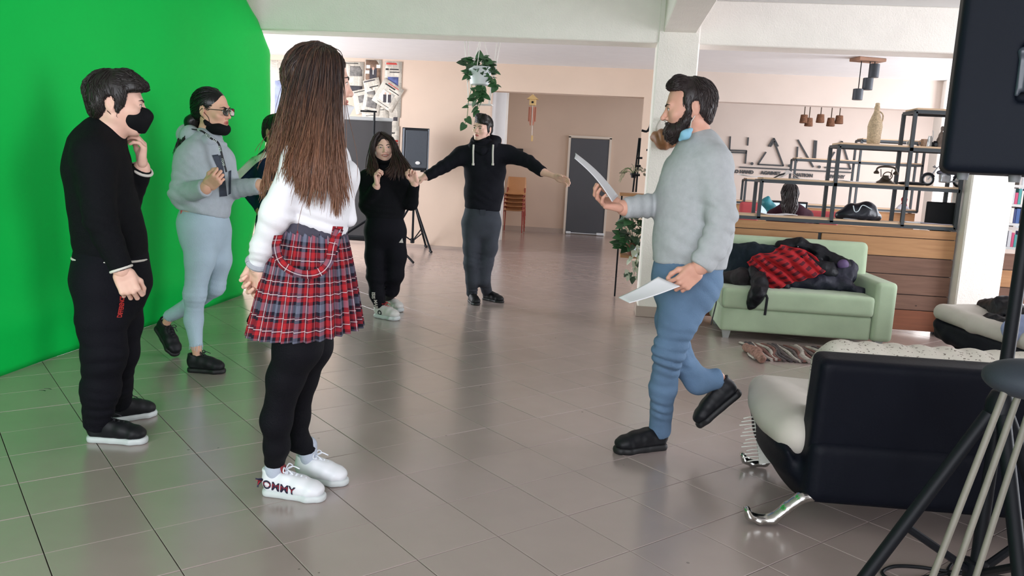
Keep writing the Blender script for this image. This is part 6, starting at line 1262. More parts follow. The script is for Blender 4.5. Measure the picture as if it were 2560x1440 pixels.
# glasses
mg = MB(); m_gl = mat('spectacle_black', (22, 22, 26), .3); gl = None; lenses = []
for s in (-1, 1):
    fr_ = [H @ Vector((s * (.034 + .0255 * math.copysign(abs(math.cos(a)) ** .6, math.cos(a))), .1085 - .006 * abs(math.cos(a)), .000 + .0205 * math.copysign(abs(math.sin(a)) ** .7, math.sin(a)))) for a in [2 * PI * k / 24 for k in range(25)]]; mg.tube(fr_, .0024, 6, cap=False); lenses.append(fr_[:-1])
    mg.tube([H @ Vector(v) for v in ((s * .060, .102, .008), (s * .076, .06, .008), (s * .078, -.02, .008), (s * .076, -.035, -.008))], .0022, 6)
mg.tube([H @ Vector(v) for v in ((-.009, .110, .004), (0, .113, .007), (.009, .110, .004))], .0024, 6); glo = mg.build('glasses', m_gl, r2, True)
m_lens = glass_mat('spectacle_lens', (232, 246, 240), .3)
for l in lenses: MB().add(l + [p + (H.to_3x3() @ Vector((0, .0012, 0))) for p in l], [tuple(range(24)), tuple(range(47, 23, -1))] + [(i, i + 24, (i + 1) % 24 + 24, (i + 1) % 24) for i in range(24)]).build('lens', m_lens, glo)
# hood, lettered tape and cords, print
S = Sdf(); S.chain([P((560, 362, .03)), P((520, 352, -.07)), P((476, 340, -.03)), P((468, 336, .06)), P((500, 330, .10)), P((545, 345, .09))], [.022, .032, .052, .055, .04, .026], .03); S.noise(.005, 8, 2); S.build('hood', .009, m_hood, f['top'])
tape = curve([P((476, 322, -.05)), P((505, 328, -.115)), P((528, 346, -.13)), P((546, 358, -.12)), P((556, 392, -.135)), P((566, 430, -.125))], 40); MB().tube(tape, .011, 6, flat=.35).build('lettered_tape', m_tape, f['top'], True)
for t, txt in ((6, 'NO'), (13, 'NOT'), (20, 'LO'), (27, 'LIKE'), (34, 'LOVE')): a, b_ = tape[t - 2], tape[t + 2]; text_at('lettering', txt, .017, m_solew, tape[t] + near * .0125 + heading(-60) * .002, b_ - a, Vector((0, 0, 1)) if abs((b_ - a).normalized().z) < .8 else heading(180), f['top'], .0006)
for pts in ([(544, 389), (554, 387), (568, 490), (549, 492)], [(530, 388), (545, 386), (562, 440), (556, 448)], [(572, 428), (578, 426), (577, 484), (571, 487)]):
    q = [P((x, y, -.16)) for x, y in pts]; N_ = heading(-58); tv_ = [tuple(v.co) for v in f['top'].data.vertices]; T_ = BVHTree.FromPolygons(tv_, [tuple(p.vertices) for p in f['top'].data.polygons]); n_ = 9; Pt = np.zeros((n_, n_, 3))
    for i in range(n_):
        for j in range(n_):
            s, t = i / (n_ - 1), j / (n_ - 1); p = (q[0] * (1 - s) + q[1] * s) * (1 - t) + (q[3] * (1 - s) + q[2] * s) * t; dr_ = (p - CO).normalized(); h_ = T_.ray_cast(CO, dr_); Pt[i, j] = (h_[0] - dr_ * .003) if h_[0] is not None and abs((h_[0] - p).length) < .4 else p
    link('letter_print', grid_mesh('letter_print', Pt, thick=.0015), m_printd, f['top'])
MB().box(P((462, 521, -.10)), (.055, .012, .10), Matrix((heading(60), heading(150), up0)).transposed(), .004).build('phone', mat('phone_red', (190, 50, 40), .4), r2)
for c, n_ in ((A(F2[0], 0, .165)[0], 14), (A(F2[1], 0, .16, 40)[0], 12)):
    mb = MB(); cc = c
    for k in range(n_): a = 2 * PI * k / n_; p = cc + Vector((.037 * math.cos(a), .037 * math.sin(a), .0)); mb.tube([p + Vector((0, 0, .012)), p + Vector((random.uniform(-.004, .004), random.uniform(-.004, .004), -.012)), p + Vector((random.uniform(-.008, .008), random.uniform(-.008, .008), -.012 - random.uniform(.005, .02)))], .0014, 4)
    mb.build('frayed_hem', m_lightjean, f['bot'], True)
shoe(r2, *F2[0], m_shoeb, m_soleb, m_laceb, 1.0, 1.05, 0, .028, vox=.005)
shoe(r2, *F2[1], m_shoeb, m_soleb, m_laceb, 1.0, 1.0, 40, .026, vox=.006)

F3 = [(on_floor(620, 838), on_floor(690, 850)), (on_floor(705, 845), on_floor(768, 858))]
# 3 -- boy in navy, mostly behind the long haired girl
m_navy2 = cloth('jacket_navy', (26, 38, 68), .6); f = figure('person in a navy jacket with white sleeve stripe, mostly hidden behind the long haired girl', skin_tan, 5.70, -60,
    [(700, 382, 0, .08, .07), (700, 405, 0, .17, .10), (698, 460, 0, .16, .115), (694, 520, 0, .15, .11), (690, 570, 0, .15, .11)],
    [[(664, 408, .0, .066), (608, 455, .02, .056), (652, 520, -.05, .046)], [(738, 408, .0, .066), (765, 470, 0, .056), (735, 530, -.05, .045)]],
    [[(668, 600, .05, .095), (664, 690, .05, .078), (658, 765, .05, .064), A(F3[0], .055)], [(715, 600, -.05, .09), (720, 690, -.05, .075), (725, 770, -.05, .06), A(F3[1], .052)]],
    [(690, 560, 0, .15, .11), (690, 600, 0, .155, .12)], m_navy2, m_blktrack, (698, 374, 0), (694, 334, 0, -45, 3, 0, 1.0), [dict(w=(660, 530, -.06), tip=(682, 548, -.06), palm=heading(90), right=True, curl=(.5,) * 4, h=.004), None], 'jacket', vox=.012, hem=(690, 575, 0), top_folds=[(610, 455, .02, .12, (.5, 0, .8), .05, .006)])
r3 = f['root']; P = f['P']; short_hair(r3, f['H'], m_hairblk, .07, 4, 150)
tv_ = [tuple(v.co) for v in f['top'].data.vertices]; T_ = BVHTree.FromPolygons(tv_, [tuple(p.vertices) for p in f['top'].data.polygons]); n_ = 14; Pt = np.zeros((n_, 4, 3))
for i, c in enumerate(curve([P((668, 384, 0)), P((640, 400, 0)), P((614, 424, 0)), P((594, 444, 0))], n_)):
    for j in range(4):
        p = c + heading(-30) * (.012 * (j - 1.5)) + Vector((0, 0, -.010 * (j - 1.5))); dr_ = (p - CO).normalized(); h_ = T_.ray_cast(CO, dr_); Pt[i, j] = (h_[0] - dr_ * .009) if h_[0] is not None and (h_[0] - p).length < .25 else p + near * .05
link('sleeve_stripe', grid_mesh('sleeve_stripe', Pt, thick=-.002), m_trimw, f['top'])
shoe(r3, *F3[0], m_shoeb, m_solew, None, 1.0, 1.0, 0, .026, vox=.006); shoe(r3, *F3[1], m_shoeb, m_solew, None, 1.0, 1.0, 0, .026, vox=.006)

F4 = [(on_floor(653, 1232), on_floor(814, 1252)), (on_floor(738, 1196), on_floor(868, 1212))]
# 4 -- long haired girl in the plaid skirt
m_blouse = cloth('blouse_white', (236, 236, 240), .75, .02, 6, .1, 200); m_tights = cloth('tights_black', (14, 14, 20), .75)
f = figure('girl with long brown hair, white blouse and red plaid skirt, hands behind her back', skin_fair, 2.91, -6,
    [(792, 335, 0, .075, .062), (790, 372, 0, .155, .088), (795, 425, 0, .155, .108), (800, 470, 0, .145, .106), (794, 520, 0, .135, .106), (792, 560, 0, .13, .108)],
    [[(752, 402, -.13, .056), (692, 530, -.15, .055), (658, 615, -.10, .043), (645, 660, -.06, .034)], [(790, 400, .13, .06), (720, 540, .16, .055), (668, 640, .10, .045), (652, 672, .02, .036)]],
    [[(748, 790, -.075, .088), (745, 865, -.075, .084), (714, 945, -.055, .064), (691, 1050, -.02, .054), (692, 1115, .01, .044), A(F4[0], .040, .135)], [(780, 790, .08, .085), (775, 865, .08, .080), (752, 945, .10, .060), (740, 1040, .14, .050), (743, 1100, .17, .042), A(F4[1], .038, .135)]],
    [(790, 545, 0, .13, .106), (775, 640, 0, .125, .105), (768, 740, 0, .13, .11)], m_blouse, m_tights, (796, 325, 0), (802, 206, 0, 4, 2, 0, 1.01),
    [dict(w=(642, 668, -.06), tip=(640, 730, -.02), palm=heading(50), right=True, curl=(.55, .6, .65, .7), thumb=(.1, .5), h=.0022), dict(w=(648, 662, .05), tip=(618, 712, .0), palm=near + heading(0) * .5, right=False, curl=(.35, .45, .5, .55), thumb=(.7, .0), h=.0022)],
    'blouse', 'tights', .007, top_folds=[(650, 640, -.08, .10, (.15, .2, 1), .024, .005), (690, 540, -.15, .12, (.4, .2, .8), .05, .004), (800, 530, -.1, .18, (.25, .1, 1), .045, .006), (850, 470, -.1, .12, (.6, .2, .7), .045, .004)], fem=True, hand_s=.92, k_arm=.035, amp=.0025, bot_amp=.001, sleeve_cut=True, tn=.02)
r4 = f['root']; H = f['H']; P = f['P']; side4 = f['side']
S = Sdf(); S.ell(P((862, 440, .0)), (.055, .115, .062), np.array([tuple(heading(8)), tuple(side4), (0, 0, 1)]).T, .04); S.cone(P((872, 548, 0)), P((860, 470, 0)), .03, .03, .05); S.build('bust_panel', .008, m_blouse, f['top'])
e = P((644, 662, -.06)); d = e - P((655, 620, -.10)); ring('cuff', e - d.normalized() * .012, d, d.orthogonal(), .034, .034, .012, cloth('cuff_grey', (176, 178, 186)), f['top'], flat=1.0)
# pleated plaid skirt
def plaid(name):
    t = NT(name, .85, .1); uv = t.n('ShaderNodeUVMap'); sx = t.n('ShaderNodeSeparateXYZ'); t.l(uv.outputs[0], sx.inputs[0])
    U = t.math('FRACT', t.math('MULTIPLY', sx.outputs[0], 1 / .118)); Vv = t.math('FRACT', t.math('MULTIPLY', sx.outputs[1], 1 / .118)); red, dk, gr, wt, dr_ = (172, 42, 48), (36, 33, 44), (108, 112, 130), (204, 188, 192), (104, 38, 50)
    st = [(0, red), (.12, dr_), (.20, wt), (.222, dr_), (.26, red), (.36, dk), (.46, gr), (.58, gr), (.68, dk), (.78, dr_), (.84, wt), (.858, dr_), (.88, dk), (.96, red)]
    a = t.ramp(U, st); b = t.ramp(Vv, st); wv = t.math('GREATER_THAN', t.math('FRACT', t.math('MULTIPLY', t.math('ADD', sx.outputs[0], sx.outputs[1]), 260.0)), .5)
    m1 = t.mix(.46, a, b); line = t.math('MAXIMUM', t.math('MULTIPLY', t.math('GREATER_THAN', U, .20), t.math('LESS_THAN', U, .222)), t.math('MULTIPLY', t.math('GREATER_THAN', Vv, .20), t.math('LESS_THAN', Vv, .222)))
    line = t.math('MAXIMUM', line, t.math('MULTIPLY', t.math('GREATER_THAN', Vv, .84), t.math('LESS_THAN', Vv, .858))); return t.color(t.mix(t.math('MULTIPLY', line, .6), m1, (214, 198, 202)))
m_plaid = plaid('skirt_plaid'); ax0 = heading(8); wz = P((781, 560, 0)); hz = P((763, 822, 0))
def skirt_pt(th, v, off=0.0):
    rx = .118 + (.202 - .118) * v ** .85; ry = .135 + (.210 - .135) * v ** .85; c = wz.lerp(hz, v); npl = 30; ph = (th / (2 * PI) * npl) % 1.0; depth = (.004 + .020 * v) ; saw = (ph if ph < .82 else (1 - ph) / .18 * .82) / .82; r = 1.0; p = c + ax0 * (math.cos(th) * rx) + side4 * (math.sin(th) * ry) + up0 * (.018 * v * math.cos(th + .4) - (.012 * math.cos(th)) * (1 - v)); n_ = (ax0 * math.cos(th) + side4 * math.sin(th)).normalized()
    return p + n_ * (depth * (saw - .5) * 1.1 + .006 * math.sin(th * 5 + 1) * v + off)
nu, nv = 420, 26; Pt = np.zeros((nu, nv, 3)); UV = np.zeros((nu, nv, 2))
for i in range(nu):
    th = 2 * PI * i / nu
    for j in range(nv): v = j / (nv - 1); Pt[i, j] = skirt_pt(th, v); UV[i, j] = (th * .26, v * .385 + .03)
skirt = link('skirt', grid_mesh('skirt', Pt, UV, closed_u=True, thick=.003), m_plaid, r4)
Pt = np.zeros((80, 4, 3)); UV = np.zeros((80, 4, 2))
for i in range(80):
    th = 2 * PI * i / 80
    for j in range(4): p = skirt_pt(th, 0, .008) + up0 * (-.035 + .016 * j); Pt[i, j] = p; UV[i, j] = (th * .13, .50 + .016 * j)
link('waistband', grid_mesh('waistband', Pt[:, ::-1], UV[:, ::-1], closed_u=True, thick=.003), cloth('waistband_grey', (74, 72, 84)), skirt)
def strap(pts, w, n_=40):
    c = curve(pts, n_); Pt = np.zeros((n_, 3, 3)); UV = np.zeros((n_, 3, 2)); ln = 0
    for i in range(n_):
        t = (c[min(i + 1, n_ - 1)] - c[max(i - 1, 0)]).normalized(); b_ = near.cross(t).normalized(); ln += (c[i] - c[i - 1]).length if i else 0
        for j in range(3): Pt[i, j] = c[i] + b_ * w * (j - 1) / 2; UV[i, j] = (w * (j - 1) / 2 + .03, ln)
    return link('skirt_strap', grid_mesh('skirt_strap', Pt, UV, thick=.003), m_plaid, skirt)
strap([P((696, 588, -.17)), P((690, 620, -.215)), P((705, 660, -.235)), P((750, 684, -.24)), P((795, 682, -.24)), P((822, 655, -.225)), P((832, 610, -.19)), P((848, 572, -.15))], .030); strap([P((845, 566, -.14)), P((838, 600, -.18)), P((828, 640, -.21))], .036)
# ankle socks, shoes with lettering
m_sock = cloth('sock_grey', (186, 194, 208)); m_shoew = mat('shoe_white', (232, 234, 238), .45, spec=.4); m_lacew = mat('lace_white', (236, 240, 248), .7); m_tongue = mat('tongue_red', (130, 30, 38), .7)
for ht in F4:
    S = Sdf(); S.chain([ankle(*ht, 0, .15)[0], ankle(*ht, 0, .10)[0], ankle(*ht, 0, .055)[0]], [.036, .036, .030], .01); S.build('sock', .006, m_sock, r4)
up, M_ = shoe(r4, *F4[0], m_shoew, m_solew, m_lacew, .98, 1.0, 0, .026, tongue=m_tongue, vox=.004)
sr = M_.to_3x3() @ Vector((1, 0, 0)); nrm = sr if sr.dot(near) > 0 else -sr
wrap_text(up, 'TOMMY', .047, mat('print_navy', (30, 26, 52), .6), M_ @ Vector((0, .076, .047)) + nrm * .036, nrm + Vector((0, 0, .15)), M_.to_3x3() @ Vector((0, 1, -.10)), up, .0012, .0016, space=1.0); wrap_text(up, 'TOMMY', .047, mat('print_crimson', (168, 36, 48), .6), M_ @ Vector((0, .076, .049)) + nrm * .036, nrm + Vector((0, 0, .15)), M_.to_3x3() @ Vector((0, 1, -.10)), up, -.0008, .0022, space=1.0, squash=.55)
shoe(r4, *F4[1], m_shoew, m_solew, m_lacew, .98, 1.0, 0, .026, tongue=m_tongue, vox=.0045)
# white mask pulled under the chin
S = Sdf(); S.ell((0, .052, -.092), (.052, .056, .034), None, .02); S.cone((0, .092, -.082), (0, .118, -.074), .018, .005, .02); S.cut((0, .09, -.069), (0, -.2, 1), .003); S.cut((0, .02, -.08), (0, -1, .2), .003); mk = S.build('face_mask', .004, mat('mask_white', (238, 238, 240), .8), r4, 1, H)
MB().tube([H @ Vector((.055, .03, -.08)), H @ Vector((.072, -.005, -.03)), H @ Vector((.076, -.02, .02))], .0016, 5).build('ear_loop', m_trimw, mk)
# hair
zt4 = P((800, 110, 0)).z; zb4 = P((800, 540, 0)).z; m_hair4 = hair_mat('hair_brown_long', (50, 37, 34), (134, 93, 70), zb4 + .1, zt4 - .12, .4)
S = Sdf(); S.ell((0, -.020, .042), (.082, .106, .096)); S.chain([(0, -.050, .01), (.0, -.058, -.10), (.0, -.060, -.19)], [.078, .064, .045], .05); S.chain([(.045, -.02, .0), (.062, -.01, -.10), (.07, -.005, -.17)], [.048, .042, .032], .04); S.chain([(-.05, -.02, .0), (-.06, -.01, -.10)], [.05, .04], .04); S.ell((-.02, .112, -.045), (.075, .085, .115), None, .015, 's'); S.ell((.052, .10, -.06), (.045, .075, .12), None, .015, 's'); S.noise(.004, 10, 3); hair4 = S.build('hair', .005, m_hair4, r4, 1, H)
scalp_strands(S, H, lambda P_: np.stack([P_[:, 0] * 3, -.5 * np.ones(len(P_)), -1 - 0 * P_[:, 0]], 1), 900, .13, .0019, m_hair4, hair4, 8, .5, sel=lambda V: V[:, 2] > -.16)
G4 = [[(790, 117, .02), (742, 138, .03), (714, 225, .04), (692, 320, .03), (673, 400, .0), (660, 455, -.03), (654, 505, -.04)], [(794, 117, -.02), (752, 140, -.04), (726, 230, -.08), (706, 330, -.11), (688, 410, -.14), (676, 470, -.17)], [(799, 116, -.03), (770, 135, -.09), (748, 230, -.12), (730, 330, -.16), (716, 400, -.205), (712, 450, -.225)],
    [(802, 116, -.03), (790, 140, -.105), (775, 230, -.13), (758, 330, -.17), (740, 410, -.22), (726, 470, -.235)], [(805, 116, -.02), (811, 140, -.105), (803, 230, -.13), (790, 330, -.17), (770, 420, -.215), (757, 520, -.215)], [(808, 116, -.01), (828, 140, -.09), (824, 230, -.12), (818, 330, -.155), (822, 430, -.185), (818, 520, -.18)],
    [(812, 121, 0), (836, 145, -.07), (836, 230, -.105), (833, 330, -.135), (840, 430, -.16), (851, 545, -.15)], [(815, 122, 0), (846, 146, -.04), (843, 220, -.085), (843, 320, -.12), (848, 410, -.14), (862, 500, -.13)]]
GP = [[P(q) for q in g] for g in G4]
guide_hair(GP, 450, .0021, m_hair4, hair4, 13, .006, .34, wave=.004); guide_hair(GP, 1900, .0019, m_hair4, hair4, 3, .0042, .5, wave=.0045, clumps=[(.0, 1.0, 0), (.35, 1.0, 1.5), (.7, .98, 3.0), (1.1, .88, 4.4), (1.5, .74, .7), (1.9, .60, 2.4), (2.35, .52, 5.2), (2.9, .66, 1.1), (3.3, .98, 3.4), (3.75, 1.0, 4.9), (4.25, 1.0, .3), (4.65, .80, 2.0), (5.1, .92, 3.9), (5.55, 1.0, 5.5), (6.0, 1.0, 1.0), (6.5, .95, 2.7), (6.95, .9, 4.1)]); 
for k_, (ga, sd_) in enumerate((([0, 1], 21), ([3, 4], 22), ([4, 5], 23), ([6, 7], 24), ([5, 6], 25), ([2, 3], 26))):      # separate wavy locks over the blouse
    c_ = [GP[ga[0]][j].lerp(GP[ga[1]][j], .35 + .1 * k_ % .5) for j in range(min(len(GP[ga[0]]), len(GP[ga[1]])))]; guide_hair([c_, [p + heading(0) * .014 for p in c_]], 130, .0019, m_hair4, hair4, sd_, .0055, .86, wave=.010)
guide_hair([GP[q] for q in (1, 2, 4, 5, 6)], 70, .0013, m_hair4, hair4, 6, .026, .85, wave=.016)
guide_hair([[P((790 + 6 * k, 124, .05)), P((760 + 10 * k, 155, .10)), P((735 + 15 * k, 240, .12)), P((720 + 15 * k, 340, .12)), P((705 + 15 * k, 420, .12))] for k in range(3)], 200, .003, m_hair4, hair4, 7, .01, .7)

F5 = [(on_floor(936, 792), on_floor(997, 802)), (on_floor(958, 770), on_floor(958, 770) + heading(-40) * .25)]
# 5 -- smiling girl in black holding her hair
f = figure('smiling girl in black, long dark hair held in both hands, black mask under her chin', skin_fair, 6.62, -86,
    [(962, 420, 0, .07, .06), (962, 442, 0, .165, .085), (962, 480, 0, .165, .105), (962, 515, 0, .155, .105), (962, 548, 0, .155, .11)],
    [[(918, 446, 0, .066), (917, 512, -.02, .064), (940, 468, -.16, .042)], [(1008, 446, 0, .066), (1027, 508, -.02, .060), (1036, 462, -.14, .042)]],
    [[(942, 590, 0, .094), (940, 640, -.01, .088), (940, 690, -.03, .074), (942, 735, -.04, .060), A(F5[0], .050, .11)], [(985, 590, 0, .094), (990, 640, 0, .085), (988, 688, 0, .070), (978, 725, .08, .060), A(F5[1], .048, .11)]],
    [(962, 545, 0, .15, .11), (963, 575, 0, .165, .125), (963, 598, 0, .155, .11)], m_blkknit, m_blktrack, (961, 414, 0), (957, 371, 0, -80, -3, 5, .98),
    [dict(w=(942, 460, -.17), tip=(938, 430, -.19), palm=heading(20) + near * .3, right=True, curl=(.75, .7, .7, .7), thumb=(.1, .5), h=.004), dict(w=(1037, 456, -.15), tip=(1030, 428, -.17), palm=near + heading(180) * .3, right=False, curl=(.75, .6, .55, .5), thumb=(.1, .5), h=.004)],
    vox=.011, hem=(962, 550, 0), fem=True, smile=1.0, hand_s=.92, top_folds=[(917, 515, -.02, .14, (.3, 0, 1), .06, .007), (1027, 508, 0, .14, (.3, 0, 1), .06, .007), (962, 540, -.08, .18, (.1, 0, 1), .05, .006)], bot_folds=[(942, 690, -.03, .16, (.1, 0, 1), .06, .007), (944, 755, -.02, .1, (0, 0, 1), .04, .006)])
r5 = f['root']; H = f['H']; P = f['P']; mask_on(r5, H, 'low', m_mask); m_hair5 = hair_mat('hair_brown_dark', (44, 33, 32), (88, 62, 54), P((960, 470, 0)).z, P((960, 380, 0)).z)
S = Sdf(); S.ell((0, -.020, .042), (.080, .104, .094)); S.chain([(0, -.06, .0), (0, -.075, -.16)], [.078, .075], .04); S.ell((0, .105, -.030), (.062, .066, .102), None, .012, 's'); S.cut((0, 0, -.2), (0, 0, -1)); hair5 = S.build('hair', .006, m_hair5, r5, 1, H)
scalp_strands(S, H, lambda P_: np.stack([np.sign(P_[:, 0]) * .8, -.1 - 0 * P_[:, 0], -1 - 0 * P_[:, 0]], 1), 260, .09, .004, m_hair5, hair5, 9, .3, sel=lambda V: V[:, 2] > -.08)
guide_hair([[P(q) for q in g] for g in ([(948, 332, -.03), (932, 352, -.05), (926, 385, -.05), (922, 415, -.08), (915, 432, -.06)], [(949, 331, -.04), (934, 355, -.08), (930, 390, -.09), (930, 420, -.13), (936, 440, -.17)], [(948, 331, -.05), (934, 350, -.08), (930, 385, -.09), (940, 415, -.14), (938, 436, -.19)])], 240, .004, m_hair5, hair5, 3, .010, .8)
guide_hair([[P(q) for q in g] for g in ([(953, 331, -.04), (983, 350, -.05), (988, 385, -.075), (978, 420, -.16), (958, 436, -.16)], [(953, 331, -.04), (980, 352, -.06), (988, 388, -.08), (990, 420, -.16), (985, 446, -.17)], [(953, 331, -.03), (982, 355, -.05), (994, 390, -.08), (1010, 420, -.14), (1012, 446, -.16)], [(953, 331, -.02), (982, 352, -.03), (996, 385, -.06), (1014, 412, -.12), (1030, 436, -.17)])], 380, .004, m_hair5, hair5, 4, .010, .8)
wz_ = P((1003, 602, -.13)); MB().add([(wz_ + heading(0) * a + up0 * b_ + near * n_) for n_ in (0, .003) for a, b_ in ((-.018, -.016), (.018, -.016), (.008, .022))], [(0, 1, 2), (5, 4, 3), (0, 3, 4, 1), (1, 4, 5, 2), (2, 5, 3, 0)]).build('emblem', m_trimw, f['bot'])
wrap_text(f['bot'], 'ISIS', .04, m_trimw, P((934, 738, -.09)), near, up0 * -1, f['bot'], .001, .004); wrap_text(f['bot'], 'MAJE', .04, m_trimw, P((938, 762, -.09)), near, up0 * -1, f['bot'], .001, .004)
m_chunk = mat('shoe_chunky', (214, 212, 208), .5, vary=.06, vscale=14); m_lacer = mat('lace_red', (190, 44, 48), .7)
for heel, toe in F5:
    up, M_ = shoe(r5, heel, toe, m_chunk, m_solew, m_lacer, 1.1, 1.1, 0, .036, True, vox=.006)
    sr = M_.to_3x3() @ Vector((1, 0, 0)); nrm = sr if sr.dot(near) > 0 else -sr; wrap_text(up, 'O', .055, m_laceb, M_ @ Vector((0, .085, .05)) + nrm * .036, nrm, M_.to_3x3() @ Vector((0, 1, 0)), up, .003, .003)

F6 = [(on_floor(1175, 752), on_floor(1175, 752) + heading(-72) * .27), (on_floor(1206, 748), on_floor(1206, 748) + heading(-38) * .27)]
# 6 -- boy with spread arms
m_hoodb = cloth('hoodie_black', (22, 23, 30), .85); m_greyjean = cloth('jeans_grey', (62, 66, 74), .8, .22, 6); f = figure('boy in a black hoodie with white cords and grey jeans, both arms spread wide', skin_fair, 7.57, -88,
    [(1207, 362, 0, .085, .075), (1210, 384, 0, .185, .105), (1213, 430, 0, .185, .12), (1210, 480, 0, .175, .118), (1206, 522, 0, .17, .12)],
    [[(1154, 388, 0, .078), (1108, 418, -.06, .058), (1066, 441, -.14, .046)], [(1272, 386, 0, .078), (1322, 404, -.12, .060), (1357, 430, -.26, .050)]],
    [[(1181, 560, 0, .105), (1180, 620, 0, .082), (1178, 660, -.01, .070), (1181, 700, -.01, .060), A(F6[0], .054, .085)], [(1226, 560, 0, .10), (1222, 620, .02, .080), (1214, 660, .03, .068), (1210, 700, .03, .060), A(F6[1], .052, .085)]],
    [(1205, 525, 0, .165, .11), (1204, 550, 0, .17, .12), (1204, 572, 0, .16, .11)], m_hoodb, m_greyjean, (1207, 356, 0), (1206, 322, 0, -122, 2, -4, 1.0),
    [dict(w=(1058, 444, -.17), tip=(1030, 452, -.22), palm=Vector((0, 0, -1)), right=True, curl=(.2,) * 4, h=.004), dict(w=(1392, 443, -.36), tip=(1440, 458, -.48), palm=near * .8 + Vector((0, 0, -.6)), right=False, curl=(.12, .16, .2, .25), thumb=(.5, .2), h=.004)],
    'hoodie', vox=.011, hem=(1206, 524, 0, -up0 + heading(0) * -.06), top_folds=[(1100, 420, -.06, .16, (1, 0, .3), .06, .010), (1330, 408, -.12, .16, (1, .3, -.2), .06, .010), (1190, 500, -.1, .2, (.5, 0, 1), .07, .006), (1240, 420, -.1, .15, (.7, 0, .7), .07, .006)], bot_folds=[(1178, 650, -.02, .14, (.2, 0, 1), .05, .008), (1214, 655, .03, .14, (-.2, 0, 1), .05, .008), (1184, 730, 0, .1, (0, 0, 1), .035, .007), (1206, 728, .06, .1, (0, 0, 1), .035, .007)])
r6 = f['root']; H = f['H']; P = f['P']; mask_on(r6, H, 'low', m_mask); short_hair(r6, H, m_hairblk, .040, 6, 200, .99, -.07, -1, .010, .032)
S = Sdf(); S.chain([P((1180, 366, -.08)), P((1205, 378, -.12)), P((1232, 366, -.06)), P((1240, 352, .05)), P((1215, 346, .12)), P((1188, 352, .08)), P((1178, 364, -.04))], [.03, .035, .038, .045, .05, .04, .03], .03); S.noise(.004, 8, 3); S.build('hood', .01, m_hoodb, f['top'])
for px in (1184, 1233): c = curve([P((px, 362, -.13)), P((px - 1, 380, -.15)), P((px - 1, 408, -.15))], 10); MB().tube(c, .0085, 8).tube([c[-1], c[-1] + Vector((0, 0, -.02))], .012, 8).build('drawstring', m_trimw, f['top'], True)
MB().box(P((1207, 531, -.125)), (.05, .012, .05)).build('waist_button_flap', m_greyjean, f['bot'])
shoe(r6, *F6[0], m_shoeb, m_soleb, m_laceb, .95, 1.0, 0, .022, vox=.006, loops=False); shoe(r6, *F6[1], m_shoeb, m_soleb, m_laceb, .95, 1.0, 0, .022, vox=.006, loops=False)

F7 = [(on_floor(1670, 1120), on_floor(1533, 1134))]; tp = at(1746, 1072, 3.72); hp_ = at(1836, 988, 3.70); d_ = tp - hp_; fl = Vector((d_.x, d_.y, 0)).normalized(); F7.append((tp - fl * .285, tp)); A7 = 46
# 7 -- bearded man walking past with papers
m_swt = cloth('sweater_lightgrey', (176, 180, 182), .9, .06, 40, .15, 160); m_jean = cloth('jeans_blue', (98, 124, 152), .8, .16, 7); skin_man = skin_mat('skin_man', (216, 168, 148), (164, 96, 86))
f = figure('bearded man in a light grey sweater and blue jeans walking left, holding papers', skin_man, 3.61, 192,
    [(1748, 362, 0, .085, .075), (1752, 392, 0, .17, .105), (1742, 450, 0, .175, .148), (1738, 520, 0, .17, .160), (1732, 590, 0, .168, .162), (1722, 670, 0, .168, .165)],
    [[(1786, 412, -.14, .072), (1804, 545, -.225, .062), (1780, 622, -.26, .056), (1752, 664, -.275, .052)], [(1700, 420, .16, .072), (1662, 512, .10, .062), (1562, 520, .0, .046)]],
    [[(1726, 710, -.07, .102), (1696, 800, -.08, .084), (1672, 880, -.08, .066), (1657, 970, .0, .058), A(F7[0], .052, .095)], [(1712, 710, .08, .096), (1682, 800, .06, .078), (1690, 885, .06, .064), (1745, 955, .08, .055), A(F7[1], .052, .13, A7)]],
    [(1722, 660, 0, .16, .150), (1716, 700, 0, .165, .15), (1710, 735, 0, .15, .13)], m_swt, m_jean, (1748, 352, 0), (1722, 272, 0, 186, 8, 0, 1.04),
    [dict(w=(1742, 674, -.28), tip=(1692, 722, -.30), palm=heading(215) * .2 + away, right=False, curl=(.55, .6, .65, .65), thumb=(.2, .4), h=.0026), dict(w=(1552, 516, .0), tip=(1478, 500, -.03), palm=Vector((0, 0, 1)) + near * .5, right=True, curl=(.35, .4, .4, .45), thumb=(.5, .1), h=.0026)],
    hem=(1722, 662, 0, -up0 + heading(0) * -.05), top_folds=[(1795, 590, -.24, .2, (.5, .1, 1), .06, .014), (1630, 515, .06, .16, (1, .2, .1), .05, .010), (1730, 600, -.1, .22, (.3, 0, 1), .09, .006), (1810, 450, -.1, .14, (.6, 0, .8), .06, .006)], bot_folds=[(1668, 890, -.08, .18, (.15, 0, 1), .045, .014), (1648, 1050, -.05, .12, (.2, 0, 1), .045, .012), (1770, 720, -.1, .18, (.7, 0, .7), .06, .010), (1700, 890, .06, .12, (.8, 0, .6), .05, .010)], tn=.022, amp=.005, k_arm=.04)
r7 = f['root']; H = f['H']; P = f['P']; m_hair7 = hair_mat('hair_brown_short', (38, 30, 30), (56, 44, 42), 1.3, 1.8); short_hair(r7, H, m_hair7, .074, 9, 420, .98, -.085, -1, .006, .022)
S = Sdf(); S.ell((0, .036, -.082), (.066, .062, .048)); S.cone((-.03, .085, -.088), (.03, .085, -.088), .022, None, .02); S.cone((0, .080, -.108), (0, .074, -.118), .030, .022, .02); S.cone((-.026, .092, -.052), (.026, .092, -.052), .0075, None, .008)
for s in (-1, 1): S.chain([(s * .070, .008, .0), (s * .067, .018, -.05), (s * .05, .05, -.08)], [.010, .017, .022], .02)
